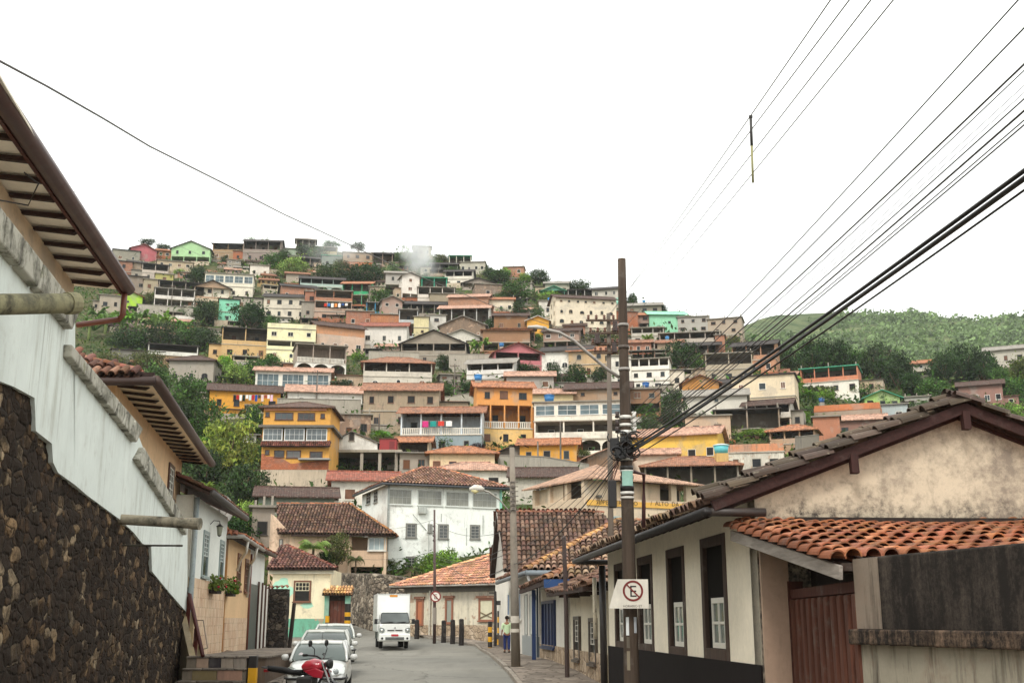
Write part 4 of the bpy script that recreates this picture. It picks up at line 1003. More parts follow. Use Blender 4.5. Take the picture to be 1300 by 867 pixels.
def tiled(root, A, B, C, Dp, col, sp=.22, ex_=.40, seg=5, rim=True, seed=1, var=.45, pale=.12, sag=0.0, parent=None, deck='3a2a22'):
    """barrel-tile roof slope: A-B eave (left to right), C, Dp upper edge; world coordinates"""
    A, B, C, Dp = map(Vector, (A, B, C, Dp)); r = random.Random(seed)
    ex = (B-A).normalized(); n = (B-A).cross((Dp if (Dp-A).length > (C-B).length else C)-A).normalized()
    if n.z < 0: n = -n
    eu = n.cross(ex).normalized()
    pl = [((q-A).dot(ex), (q-A).dot(eu)) for q in (A, B, C, Dp)]
    smin, smax = min(p[0] for p in pl), max(p[0] for p in pl); tmax = max(p[1] for p in pl)
    m = NB(root); rr = sp*.46
    for i in range(int((smax-smin)/sp)+1):
        s = smin+(i+.5)*sp
        for j in range(int(tmax/ex_)+1):
            t = j*ex_
            tc = t+ex_*.5
            if not pinpoly(s, min(tc, tmax-.01), pl): continue
            jz = mnoise.noise(Vector((s*.5, t*.5, seed)))*.06-sag*math.sin(math.pi*min(1, max(0, (s-smin)/(smax-smin))))
            base = A+ex*(s+r.gauss(0, .008))+eu*(t+r.gauss(0, .015)-(.06 if j == 0 else 0))+n*(.06+jz+r.gauss(0, .006))
            b = r.uniform(1-var, 1+var*.8)
            tint = (b*r.uniform(.95, 1.05), b*r.uniform(.9, 1.08), b*r.uniform(.82, 1.15))
            if r.random() < pale: k = r.uniform(1.3, 2.0); tint = (k, k*1.12, k*1.15)
            m.tint = tint
            eu2 = (eu+ex*r.gauss(0, .012)).normalized()
            one_tile(m, base, ex, eu2, n, rr, rr*.82, ex_*1.16, seg, rim)
            b *= .55; m.tint = (b, b*.92, b*.86)
            c = base+ex*sp*.5-n*.035; w = sp*.36; q = []
            for k in range(4):
                a = math.pi*k/3; q.append((ex*math.cos(a)*w-n*(math.sin(a)*w*.7)))
            for k in range(3): m.quad(c+q[k], c+eu*ex_*1.05+q[k]-n*.02, c+eu*ex_*1.05+q[k+1]-n*.02, c+q[k+1])
    o = m.build('roof_tiles', MT['tilegeo'], parent or root, col)
    d = NB(root); dn = n*-.09
    pts = [A, B, C, Dp] if (C-Dp).length > .01 else [A, B, C]
    d.prism([p-n*.03 for p in pts], dn); d.build('roof_deck', MT['wood'], parent or root, deck)
    return o
def ridge(root, p, q, col, r=.13, L=.42, seed=3, parent=None):
    p, q = Vector(p), Vector(q); d = (q-p).normalized(); s = Vector((-d.y, d.x, 0)).normalized(); n = s.cross(d)
    if n.z < 0: n = -n
    rr = random.Random(seed); m = NB(root); k = int((q-p).length/L)+1
    for i in range(k):
        b = rr.uniform(.65, 1.4); m.tint = (b, b*rr.uniform(.92, 1.08), b*rr.uniform(.85, 1.1))
        one_tile(m, p+d*(i*L)+n*(.07+rr.gauss(0, .008)), s, d, n, r, r*.85, L*1.12, 6)
    return m.build('ridge_tiles', MT['tilegeo'], parent or root, col)
def gutter(root, pts, r, col, name='gutter'):
    m = NB(root); m.tube(pts, r, 10); return m.build(name, MT['metal'], root, col, True)
def boxpart(root, name, mt, col, fc, *bx, bw=0):
    m = NB(root, fc.M if fc else None)
    for b in bx: m.box(*b)
    o = m.build(name, MT[mt], root, col)
    if bw: bev(o, bw)
    return o
def wall_open(m, x0, x1, z0, z1, holes, t):
    xs = sorted({x0, x1, *[h[0] for h in holes], *[h[1] for h in holes]}); zs = sorted({z0, z1, *[h[2] for h in holes], *[h[3] for h in holes]})
    for xa, xb in zip(xs, xs[1:]):
        for za, zb in zip(zs, zs[1:]):
            xm, zm = (xa+xb)/2, (za+zb)/2
            if any(h[0] < xm < h[1] and h[2] < zm < h[3] for h in holes): continue
            m.quad((xa,0,za), (xb,0,za), (xb,0,zb), (xa,0,zb))
    for a, b, c, d in holes:
        m.quad((a,0,c), (a,0,d), (a,t,d), (a,t,c)); m.quad((b,0,d), (b,0,c), (b,t,c), (b,t,d)); m.quad((a,0,d), (b,0,d), (b,t,d), (a,t,d)); m.quad((b,0,c), (a,0,c), (a,t,c), (b,t,c))
def rz_(Y): return interp(Y, [(-60,0),(0,0),(15,-.15),(30,-.33),(34,-.31),(40,-.05),(46,.08),(60,.0),(66,.08),(75,.4),(85,.85),(92,1.4),(110,2.6)])
# ------------------------------------------------------------------ ground, road, pavements
def strip(name, L, Rr, z, mt, kind='structure', sub=4, lift=0.0):
    """sheet between two edges [(x, y)] with the street's profile"""
    m = MB(); n = 0
    def dens(E):
        o = []
        for (xa, ya), (xb, yb) in zip(E, E[1:]):
            for k in range(8): o.append((lerp(xa, xb, k/8), lerp(ya, yb, k/8)))
        return o+[E[-1]]
    A, B = dens(L), dens(Rr); rows = []
    for a, b in zip(A, B):
        rows.append([m.V((lerp(a[0], b[0], k/sub), lerp(a[1], b[1], k/sub), rz_(lerp(a[1], b[1], k/sub))+z)) for k in range(sub+1)])
    for p, q in zip(rows, rows[1:]):
        for k in range(sub): m.face((p[k], p[k+1], q[k+1], q[k]))
    o = m.build(name, MT[mt], None, (1,1,1)); tag(o, kind=kind); return o
def streets():
    m = MB(); ys = [-3000,-600,-60,0,8,15,22,30,34,37,40,43,46,50,55,60,63,66,70,75,80,85,92]; xs = [-3000,-600,-60,-30,-12,0,12,30,60,600,3000]
    rows = [[m.V((x, y, rz_(y)-.09)) for x in xs] for y in ys]+[[m.V((x, y, z)) for x in xs] for y, z in ((97,1.2),(120,-1),(900,-2),(4000,-2))]
    for p, q in zip(rows, rows[1:]):
        for k in range(len(xs)-1): m.face((p[k], p[k+1], q[k+1], q[k]))
    o = m.build('ground', MT['dirt'], None, (1,1,1)); tag(o, kind='structure')
    Lr = [(-3.5,-12),(-4.6,15),(-6.0,30),(-6.5,34),(-8.3,46),(-9.4,60),(-10.3,70),(-12.5,76),(-17,81),(-26,84.5)]
    Rg = [(3.1,-12),(1.7,15),(.55,30),(.28,34),(-.55,46),(-1.2,60),(-2.2,70),(-6.0,79),(-12,91),(-25,99)]
    strip('road', Lr, Rg, 0.0, 'asphalt')
    # right pavement with kerb
    W = [(6.6,-12),(4.2,15),(3.0,28),(2.9,34),(1.7,46),(.25,60),(-.45,70),(-4.4,80),(-11,92.5),(-24,101)]
    strip('pavement', [(x+.17, y) for x, y in Rg], W, .13, 'pebble')
    m = MB()
    def kerb(E, w, h):
        m = MB(); d = []
        for (xa, ya), (xb, yb) in zip(E, E[1:]):
            nseg = max(1, int(math.hypot(xb-xa, yb-ya)/1.1))
            for k in range(nseg):
                a, b = k/nseg, (k+1)/nseg-.012; j = rnd.gauss(0, .012)
                pa = (lerp(xa, xb, a), lerp(ya, yb, a)); pb = (lerp(xa, xb, b), lerp(ya, yb, b))
                za, zb = rz_(pa[1]), rz_(pb[1])
                m.prism([(pa[0], pa[1], za-.2), (pa[0]+w, pa[1], za-.2), (pa[0]+w, pa[1], za+h+j), (pa[0], pa[1], za+h+j)], (pb[0]-pa[0], pb[1]-pa[1], zb-za))
        o = m.build('kerb', MT['concrete'], None, '8a8175'); tag(o, kind='structure'); bev(o, .02)
    kerb(Rg[:8], .16, .135)
    # left pavement: wide stone paving between the parked cars and the houses
    strip('left_pavement', [(-4.2-.166*y-.5, y) for y in (-12, 15, 30)]+[(-9.9,34),(-11.6,46),(-14.2,60),(-15,70),(-16,76)], [(x-.17, y) for x, y in Lr[:8]], .14, 'pebble')
    kerb([(x-.17, y) for x, y in Lr[:8]], .16, .14)
streets()
# ------------------------------------------------------------------ left side: retaining wall
LA, LB = -4.2, -.166
def left_wall():
    g = lambda u, v, da=0: onwall(u, v, LA+da, LB)
    p0 = g(120, 850); root = thing('retaining_wall', (p0.x, p0.y, rz_(p0.y)), 0, 'tall street wall, dark mossy rubble below and white plaster with coping above', 'wall')
    bnd = [(-60,452),(0,484),(18,491),(44,505),(45.5,547),(66,563),(67.5,587),(74,600),(110,628),(152,659),(170,676),(181,690),(192,693),(193,725),(215,752),(237,777)]
    B = [g(u, v) for u, v in bnd]; zt = [(p.y, p.z) for p in B]
    Y0, Y1 = B[0].y, g(240, 800).y
    # rubble: displaced surface
    m = NB(root); ny, nz = 330, 120; rows = []
    r = random.Random(4)
    for i in range(ny+1):
        Y = lerp(Y0, Y1, i/ny); top = interp(Y, zt)+.05*mnoise.noise(Vector((Y*2.2, 0, 3))); bot = rz_(Y)-.2; col = []
        for j in range(nz+1):
            z = lerp(bot, top, j/nz); q = Vector((Y*2.1, z*3.2, 1.3))
            c = mnoise.voronoi(q)[0]; d = .055*min(.6, c[1]-c[0])+.05*mnoise.noise(q*.35)+.02*mnoise.noise(q*2.3)
            col.append(m.V((LA+LB*Y+d-.055, Y, z)))
        rows.append(col)
    for a, b in zip(rows, rows[1:]):
        for j in range(nz): m.face((a[j], b[j], b[j+1], a[j+1]))
    for a, b in zip(rows, rows[1:]):          # ragged top and end
        pa, pb = m.v[a[nz]].copy(), m.v[b[nz]].copy(); back = Vector((-.5, 0, 0))
        i0, i1 = len(m.v), len(m.v)+1; m.v.extend([pa+back, pb+back]); m.face((a[nz], b[nz], i1, i0))
    e = rows[-1]
    for j in range(nz):
        pa, pb = m.v[e[j]].copy(), m.v[e[j+1]].copy(); i0 = len(m.v); m.v.extend([pa+Vector((-.5,0,0)), pb+Vector((-.5,0,0))]); m.face((e[j], i0, i0+1, e[j+1]))
    m.build('rubble_face', MT['rubble_dark'], root, (1,1,1))
    # plaster band
    top1 = [(-60,150),(0,272),(94,392)]; 
    m = NB(root); D_ = Vector((-.45, .0, 0)); of = .015
    low = bnd
    lo1 = [q for q in low if q[0] < 95]+[(95,615)]; lo2 = [(95,615)]+[q for q in low if q[0] > 95]+[(238,780)]
    m.prism([g(u, v, of) for u, v in lo1+[(95.5,398),(94,392)]+top1[::-1][1:]], D_)
    t2 = [(92.5,442),(176,553),(183,572),(210,622),(238,670)]
    m2 = [(95.01,615)]+lo2[1:]
    m.prism([g(u, v, of) for u, v in m2+t2[::-1]], D_)
    m.build('plaster_band', MT['wash'], root, 'dde3dc')
    def coping(pts_top, pts_bot, n):
        for k in range(n):
            a, b = k/n, (k+1)/n-.008
            f = lambda E, t: (lerp(E[0][0], E[1][0], t), lerp(E[0][1], E[1][1], t))
            q = [g(*f(pts_bot, a), of+.14), g(*f(pts_bot, b), of+.14), g(*f(pts_top, b), of+.14), g(*f(pts_top, a), of+.14)]
            m = NB(root); m.prism(q, (-.72, 0, 0)); bev(m.build('coping', MT['mossy'], root, 'b4b0a2'), .03)
    coping([(-60,182),(104,396)], [(-60,232),(94,420)], 7)
    coping([(92,437),(183,545)], [(91,453),(175,562)], 9)
    coping([(184,568),(238,664)], [(176,583),(238,680)], 7)
    # drain pipes
    for A, Bq, r, c, lab in ((g(-30,387,.06), P(96,385,14.2), .13, '8f8a6c', 'thick mossy drain pipe sticking out of the near white wall'), (g(153,659,.0), g(153,659,.0)+Vector((1.75,-.3,-.12)), .11, 'a59a86', 'clay drain pipe jutting from the rubble wall at mid height'), (g(158,692,0), g(158,692,0)+Vector((1.3,-.2,-.02)), .02, '4a443c', 'thin rusty rod jutting below the clay drain pipe')):
        o = thing('drain_pipe', A, 0, lab, 'pipe'); m = MB(); d = Bq-A; m.tube([-d*.15, d*.5, d], r, 14, False)
        m.tube([d*1.0, d*.6], r*.78, 14, False); b = m.build('pipe', MT['mossy'], o, c, True)
        m = MB(); m.tube([d*.90, d*1.0], r*1.12, 14); m.build('pipe_lip', MT['mossy'], o, c)
def m_wash():
    n = NT('whitewash_streaked'); co = n.coord()
    st = n.noise(n.vec(co, (1.3, 1.3, .10)), 2.2, 7, .65); fi = n.noise(n.vec(co, (3.5, 3.5, .12)), 2.0, 5, .6); b = n.noise(co, 1.2, 6, .65)
    c = n.mix(1.0, n.ocol(), n.gray(n.rng(b, .3, .7, .9, 1.05)), 'MULTIPLY')
    pt = n.rng(n.noise(co, .55, 7, .7), .42, .60)
    c = n.mix(n.math('MULTIPLY', n.rng(st, .50, .70, 0, .75), pt), c, (.34,.33,.26)); c = n.mix(n.math('MULTIPLY', n.rng(fi, .56, .70, 0, .6), pt), c, (.20,.18,.14))
    c = n.mix(n.rng(n.noise(co, 1.7, 9, .78), .55, .72, 0, .5), c, (.42,.41,.35)); c = n.mix(n.rng(n.noise(co, 5.0, 6, .75), .66, .74, 0, .5), c, (.22,.2,.16))
    return n.pbr(c, .9, b, .25, .02)
MT['wash'] = m_wash()
def m_mossy():
    n = NT('mossy_cement'); co = n.coord()
    a = n.noise(co, 2.2, 8, .72); st = n.noise(n.vec(co, (1.5,1.5,.5)), 2.5, 7, .7); f = n.noise(co, 14, 5, .7)
    c = n.mix(n.rng(a, .46, .62, 0, .85), n.ocol(), (.10,.095,.07)); c = n.mix(n.rng(st, .52, .66, 0, .9), c, (.045,.04,.032))
    c = n.mix(n.rng(n.noise(co, 4.1, 5, .6), .6, .7, 0, .5), c, (.13,.14,.06))
    return n.pbr(c, .95, n.math('ADD', a, n.math('MULTIPLY', f, .4)), .6, .03)
MT['mossy'] = m_mossy()
left_wall()
# ------------------------------------------------------------------ left houses A and B (deep rafter eaves)
def eave_house(label, aw, Yn, Yf, ze, ov, gut, wallc, nr, soff, rafc, gr, tiles, end_over):
    """house on the left wall: facade plane x = aw + LB*y, eaves overhang ov to the street"""
    X = lambda Y, o=0: aw+o+LB*Y
    root = thing('house', (X(Yn)-3, Yn, 0), 0, label, 'house', None)
    m = NB(root); m.prism([(X(Yn), Yn, 0), (X(Yf), Yf, 0), (X(Yf), Yf, ze+.12), (X(Yn), Yn, ze+.12)], (-9, 0, 0)); bev(m.build('wall', MT['plaster'], root, wallc), .01)
    # soffit and roof
    sl = .38; ya, yb = Yn-end_over, Yf+end_over
    A, B = Vector((X(ya, ov), ya, ze)), Vector((X(yb, ov), yb, ze)); H = 4.5
    Dp, C = Vector((X(ya, -H), ya+(3 if tiles else 0), ze+sl*(ov+H))), Vector((X(yb, -H), yb-3, ze+sl*(ov+H)))
    m = NB(root); m.prism([A+Vector((-.02,0,.10)), B+Vector((-.02,0,.10)), Vector((X(yb, -.1), yb, ze+.1+sl*ov*.25)), Vector((X(ya, -.1), ya, ze+.1+sl*ov*.25))], (0,0,.03)); m.build('soffit', MT['matte'], root, soff)
    for k in range(nr):
        Y = lerp(Yn-end_over*.6, Yf+end_over*.6, (k+.5)/nr); p = Vector((X(Y, ov-.16), Y, ze+.02)); q = Vector((X(Y, -.05), Y, ze+.02+sl*ov*.25))
        m = NB(root); w = .05
        pts = [(p.x, Y-w, p.z+.06), (p.x-.10, Y-w, p.z-.005), (q.x, Y-w, q.z-.005), (q.x, Y-w, q.z+.05)]
        m.prism(pts, (0, 2*w, 0)); bev(m.build('rafter', MT['beam'], root, rafc), .006)
    tiled(root, A+Vector((-.42,0,.32)), B+Vector((-.42,0,.32)), C+Vector((0,0,.16)), Dp+Vector((0,0,.16)), '8a5a44', .22, .4, 5, True, int(Yn))
    m = NB(root); E1 = [(X(ya, ov), ya, ze+.15), (X(ya, -5), ya, ze+.15), (X(ya, -5), ya, ze+.3), (X(ya, ov), ya, ze+.3)]
    m.prism(E1, (0, .1, 0)); m.build('fascia', MT['beamy'], root, rafc)
    if tiles:
        tiled(root, A+Vector((-5.4,-.05,.2)), A+Vector((-.15,-.05,.2)), Dp+Vector((0,0,.16)), Dp+Vector((0,0,.16)), '6b4a3a', .22, .4, 6, True, 7, .5, .1)
    return root, X, A, B
rA, XA, A_, B_ = eave_house('cream house with brown rafter tails and dark red gutter above the near white wall', -4.75, 6, 20.2, 7.62, .9, True, 'e0c8ac', 20, 'f2e8d8', '3a2620', .1, False, .3)
gutter(rA, [A_+Vector((.05,-3,.12)), B_+Vector((.05,0,.12))], .13, '43241f')
m = NB(rA); m.bar(A_+Vector((-.06,-3,.13)), B_+Vector((-.06,0,.13)), .05, .26); m.build('fascia', MT['beamy'], rA, '5a342a')
pe = B_+Vector((.03,0,0))
gutter(rA, [pe+Vector((0,-.12,.1)), pe+Vector((0,-.12,-.42)), pe+Vector((-.06,-.12,-.5)), Vector((XA(20.6), 20.7, pe.z-.52))], .055, '74402f', 'downpipe')
m = NB(rA)
m.tube([Vector((XA(14.2,.6),14.2,7.5)), Vector((XA(14.4,.75),14.4,7.42)), Vector((XA(14.9,.5),14.9,7.3)), Vector((XA(14.2,.1),14.2,7.15)), Vector((XA(13.0,.05),13.0,6.9))], .012, 5); m.build('loose_wire', MT['plastic'], rA, '2a2522')
rB, XB, A_, B_ = eave_house('cream house with exposed rafters and round log gutter above the stepped white wall', -4.75, 25.2, 38, 6.75, .9, True, 'dcb992', 17, 'e9d5b8', '2e1f1a', .12, True, .5)
gutter(rB, [A_+Vector((.05,0,.12)), B_+Vector((.05,0,.12))], .12, '4a3730')
gutter(rB, [A_+Vector((.05,-.02,.1)), A_+Vector((-3.5,-.02,.1))], .1, '3a2822', 'end_beam')
fB = fac_line(-4.75, LB, 25.2, 38)
win2(rB, fB, fB.rect(212.5, 219.5, 588, 634), '4a2f24', .12, (2, 4), 'd8d4c8', '2a3032')
boxpart(rB, 'downpipe', 'metal', '5a4638', fB, (fB.loc(232,650)[0]-.05, fB.loc(232,650)[0]+.05, -.12, -.02, 2.5, 6.5))
# ------------------------------------------------------------------ left house C (white), D (peach), E (striped gate)
def street_house(name, label, fc, W, dep, ze, wallc, zb=-.5, mt='plaster', cat='house'):
    p = fc.M @ Vector((W/2, dep/2, 0)); root = thing(name, (p.x, p.y, rz_(p.y)), 0, label, cat)
    m = NB(root, fc.M); m.box(0, W, 0, dep, zb, ze); bev(m.build('wall', MT[mt], root, wallc), .012)
    return root
fC = Fac((-10.36, 37.2, 0), (-.92, 8.3)); WC = 8.4
xz = lambda fc, u, v: fc.loc(u, v)
zeC = xz(fC, 262, 640)[1]+.05
rC = street_house('house', 'white house with blue-grey windows, flower boxes and beige stone cladding', fC, WC, 6, zeC, 'e0e2da', mt='clean')
zd = xz(fC, 262, 737)[1]
boxpart(rC, 'stone_cladding', 'slate', 'ffffff', fC, (-.02, WC+.02, -.05, .01, -.5, zd))
for (u0, u1, v0, v1) in ((256.5,263.5,673,733),(278,283,685,736)): win2(rC, fC, fC.rect(u0, u1, v0, v1), '8e9a98', .1, (2, 5), 'b9c2be', '2c3436', .45)
m = NB(rC); a = fC.M @ Vector((-.7, -.65, zeC+.02)); b = fC.M @ Vector((WC+.3, -.65, zeC+.02)); bk = fC.M @ Vector((WC+.3, 3, zeC+1.6)); bk2 = fC.M @ Vector((-.7, 3, zeC+1.6))
tiled(rC, a, b, bk, bk2, '6b4a3a', .22, .4, 5, True, 12, .5)
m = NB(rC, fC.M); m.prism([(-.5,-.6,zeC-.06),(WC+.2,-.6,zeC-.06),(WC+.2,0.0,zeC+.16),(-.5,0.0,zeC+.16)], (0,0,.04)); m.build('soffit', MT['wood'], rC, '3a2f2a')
gutter(rC, [a+Vector((.05,0,-.04)), b+Vector((.05,0,-.04))], .11, '4b4744')
gutter(rC, [fC.M @ Vector((-.14,-.12,zeC-.1)), fC.M @ Vector((-.14,-.12,-.4))], .09, '8d9696', 'downpipe')
def lantern(fc, root_pt, label):
    o = thing('wall_lantern', root_pt, math.atan2(fc.d.y, fc.d.x), label, 'lantern'); m = MB(); m.tube([(0,0,.18),(0,-.12,.32),(0,-.32,.3),(0,-.34,.2)], .015, 6); m.build('bracket', MT['metal'], o, '2a2724')
    m = MB(); m.lathe([(.02,.2),(.13,.12),(.15,.1)], 6, (0,-.34,0)); m.lathe([(.06,-.22),(.08,-.2),(.02,-.25)], 6, (0,-.34,0)); m.build('lamp_cap', MT['metal'], o, '2a2724')
    m = MB(); m.lathe([(.075,-.2),(.12,.1)], 6, (0,-.34,0)); m.build('glass', MT['glass'], o, '8a8a78')
x, z = xz(fC, 266.5, 672); lantern(fC, fC.M @ Vector((x, 0, z)), 'black iron lantern hanging on the white house wall')
def flower_box(fc, u, v, w, label, seed):
    x, z = fc.loc(u, v); o = thing('flower_box', fc.M @ Vector((x, -.22, z)), math.atan2(fc.d.y, fc.d.x), label, 'flower box'); r = random.Random(seed)
    m = MB(); m.box(-w/2, w/2, -.14, .14, -.2, 0); bev(m.build('planter', MT['wood'], o, '2c2622'), .01)
    m = MB()
    for k in range(420):
        p = Vector((r.gauss(0, w*.33), r.gauss(-.03, .13), abs(r.gauss(.16, .17))-.08)); n = Vector((r.gauss(0,1), r.gauss(-.4,1), r.gauss(.5,.7))).normalized(); a = n.orthogonal().normalized(); b = n.cross(a); l = r.uniform(.05, .1); t = r.uniform(.6, 1.5); m.tint = (t*1.1, t, t*.6)
        m.quad(p-a*l, p+b*l*.6, p+a*l, p-b*l*.6)
    m.build('leaves', MT['leaf'], o, '55702c')
    for k in range(7):
        m = MB(); m.lathe([(.01,-.04),(.05,-.01),(.045,.03),(.01,.04)], 6, (r.gauss(.1, w*.35), r.gauss(-.16,.06), r.uniform(.0,.45))); m.build('flower', MT['cloth'], o, r.choice(['a31d38','c22a4a','b8203f']))
flower_box(fC, 266, 746, 1.1, 'flower box of green leaves and red blooms under the first window', 3)
flower_box(fC, 286, 750, .9, 'flower box of red and pink blooms under the second window', 4)
fD = Fac((-11.30, 46.0, 0), (-1.0, 8.4)); WD = 8.4
zeD = xz(fD, 305, 690)[1]
rD = street_house('house', 'small peach house with zinc gutter and two narrow brown windows', fD, WD, 6, zeD, 'dcb98e', mt='clean')
for r4 in ((300.4,305,702,750),(310.2,314.6,709,752)): win2(rD, fD, fD.rect(*r4), '6a3f2a', .12, (2, 4), '8a6a52', '2a2a28')
boxpart(rD, 'stone_cladding', 'slate', 'ffffff', fD, (0, WD, -.04, .01, -.5, xz(fD, 305, 784)[1]))
m = NB(rD, fD.M); m.box(-.06, -.003, 0, 3, -.4, zeD); m.build('side_wall', MT['plaster'], rD, 'c08a55')
a, b = fD.M @ Vector((-.5,-.6,zeD)), fD.M @ Vector((WD,-.6,zeD)); c, d = fD.M @ Vector((WD,3,zeD+1.3)), fD.M @ Vector((2.2,3,zeD+1.3))
tiled(rD, a, b, c, d, '9a5c40', .22, .4, 5, True, 15)
e = fD.M @ Vector((-.5, 4, zeD)); tiled(rD, e, a, d, d, 'a8623f', .22, .4, 5, True, 16)
gutter(rD, [e, a, b], .09, '9a958c')
gutter(rD, [fD.M @ Vector((1.3,-.6,zeD-.05)), fD.M @ Vector((1.4,-.55,zeD-.5)), fD.M @ Vector((2.6,-.2,zeD-.75)), fD.M @ Vector((2.7,-.08,zeD-1.2))], .06, 'c9c5bb', 'downpipe')
gutter(rD, [fD.M @ Vector((5.3,-.6,zeD-.05)), fD.M @ Vector((5.4,-.5,zeD-.55)), fD.M @ Vector((7.0,-.15,zeD-.8)), fD.M @ Vector((7.1,-.08,zeD-2.2))], .06, 'c9c5bb', 'downpipe')
gutter(rD, [fD.M @ Vector((WD-.3,-.08,zeD-.2)), fD.M @ Vector((WD-.3,-.08,-.2))], .05, '6a3a2c', 'downpipe')
o = thing('satellite_dish', fD.M @ Vector((3.2, .8, zeD+.9)), .9, 'grey satellite dish on the peach house roof', 'satellite dish', None)
m = MB(); m.lathe([(.02,.14),(.2,.12),(.42,.05),(.6,-.06),(.62,-.05),(.42,.07),(.02,.17)], 24, (0,0,.5), 'y'); m.build('dish', MT['metal'], o, '8a8780', True)
m = MB(); m.tube([(0,.1,.5),(0,.1,-.2)], .03, 6); m.tube([(0,0,0),(0,-.45,.4)], .015, 5); m.build('mast', MT['metal'], o, '5a5650')
fE = Fac((-13.3, 58.0, 0), (-.75, 8.0)); WE = 7.6; zeE = xz(fE, 330, 702)[1]
rE = street_house('house', 'narrow white house with a tall brown barred gate', fE, WE, 5, zeE, 'e3e3dc', mt='clean')
x0 = xz(fE, 325, 780)[0]; x1 = xz(fE, 342.5, 780)[0]; zg = xz(fE, 333, 742)[1]
boxpart(rE, 'gate_panel', 'paint', 'dcdad2', fE, (x0, x1, -.04, .02, -.2, zg))
for k in range(5):
    x = lerp(x0, x1, k/4); boxpart(rE, 'gate_bar', 'paint', '4a2c24', fE, (x-.12, x+.12, -.12, -.041, -.2, zg+.1))
boxpart(rE, 'door', 'paint', '59605c', fE, (.1, x0-.2, -.05, .02, -.2, zg-.1))
a, b = fE.M @ Vector((-.3,-.6,zeE)), fE.M @ Vector((WE+.3,-.6,zeE)); c, d = fE.M @ Vector((WE+.3,3,zeE+1.2)), fE.M @ Vector((-.3,3,zeE+1.2))
tiled(rE, a, b, c, d, '7f4c38', .22, .4, 5, True, 18); gutter(rE, [a, b], .08, '5f4a40')
# ------------------------------------------------------------------ stairs, handrail, post, pier, leaning post
def stairs():
    Xw = lambda Y: LA+LB*Y
    z0 = rz_(35); o = thing('stone_stairs', (-8.8, 35.5, z0), 0, 'stone platform and steps with tiled risers before the white house', 'stairs'); A = Matrix.Translation(-o.location)
    L0, R0 = P(252, 830, 35).x-.4, P(311, 833, 35).x
    tops = [P(280, 832.5, 35.2).z, P(280, 848, 34.8).z, P(280, 864, 34.4).z]
    m = MB(); m.M = A
    for i, (zt, yf, yb) in enumerate(zip(tops, (35.2, 34.8, 34.4), (46, 35.2, 34.8))): m.box(L0, R0 if i else R0+.002, yf+.04, yb, -.9, zt-.06)
    m.build('steps', MT['concrete'], o, '8d8070')
    m = MB(); m.M = A
    for zt, yf, yb in zip(tops, (35.2, 34.8, 34.4), (46, 35.2, 34.8)): m.box(L0, R0+.06, yf-.03, yb-.01, zt-.055, zt)
    bev(m.build('tread_slabs', MT['pebble'], o, 'b9a58c'), .012)
    cols = ['b59a86', '3a3338', 'a8998a', '9c9084', '8a7a58', 'b08a76', '6f6558', 'a39078']; k = 0
    for zt, yf in zip(tops, (35.2, 34.8, 34.4)):
        for i in range(4 if yf > 35 else 2):
            n = 4 if yf > 35 else 2; xa, xb = lerp(L0+.3, R0, i/n), lerp(L0+.3, R0, (i+1)/n)-.02
            m = MB(); m.M = A; m.box(xa, xb, yf, yf+.06, zt-.36, zt-.06); bev(m.build('riser_tile', MT['dado'] if 0 else MT['concrete'], o, cols[k % 8]), .008); k += 1
    m = MB(); m.M = A; xr = P(337, 831, 35.2).x
    m.prism([(R0+.062, 35.25, -.9), (xr, 35.25, -.9), (xr, 35.25, tops[0]-.06), (R0+.062, 35.25, tops[0]-.06)], (0, 9.5, 0)); m.build('side_wall', MT['wood'], o, '6b5a4c')
    m = MB(); m.M = A; m.prism([(R0+.064, 35.16, tops[0]-.055), (xr+.06, 35.16, tops[0]-.055), (xr+.06, 35.16, tops[0]-.006), (R0+.064, 35.16, tops[0]-.006)], (-.0, 9.6, 0)); m.build('coping', MT['pebble'], o, 'b9a58c')
    o = thing('handrail', P(257, 833, 35.1), 0, 'brown handrail on cream posts climbing beside the rubble wall', 'handrail'); B = o.location.copy()
    a, b = P(231.5, 712, 38.2)-B, P(257.5, 832, 35.1)-B
    m = MB(); m.tube([a+Vector((-.1,.3,.02)), a, b], [.1,.07,.06], 10); m.build('rail', MT['paint'], o, '4e2420', True)
    for k in range(6):
        p = lerp(a, b, (k+.3)/6); m = MB(); m.box(p.x-.06, p.x+.06, p.y-.06, p.y+.06, -1.2, p.z-.04); m.build('post', MT['plaster'], o, 'cdb68e' if k % 2 else '5a2c24')
    m = MB(); m.prism([a+Vector((-.18,.2,-.5)), b+Vector((-.18,.2,-.3)), b+Vector((-.18,.2,-2)), a+Vector((-.18,.2,-5.6))], (-.2,.02,0)); m.build('stringer_wall', MT['plaster'], o, 'c9b48c')
    o = thing('small_gate', P(260, 828, 36), 0, 'thin metal frame gate on the stone platform', 'gate'); B = o.location.copy(); m = MB()
    q = [P(u, v, Y)-B for u, v, Y in ((250,826,37.0),(250,787,37.0),(258,787,36.3),(263.5,822,35.8),(250,826,37.0))]; m.tube(q, .02, 6); m.build('frame', MT['metal'], o, '7d6a58')
    zb = rz_(32.5); p = P(322, 832, 32.5); striped_post((p.x, 32.5, zb), p.z-zb, .11, 'yellow and black banded post at the corner of the stone steps', True, 'road_post')
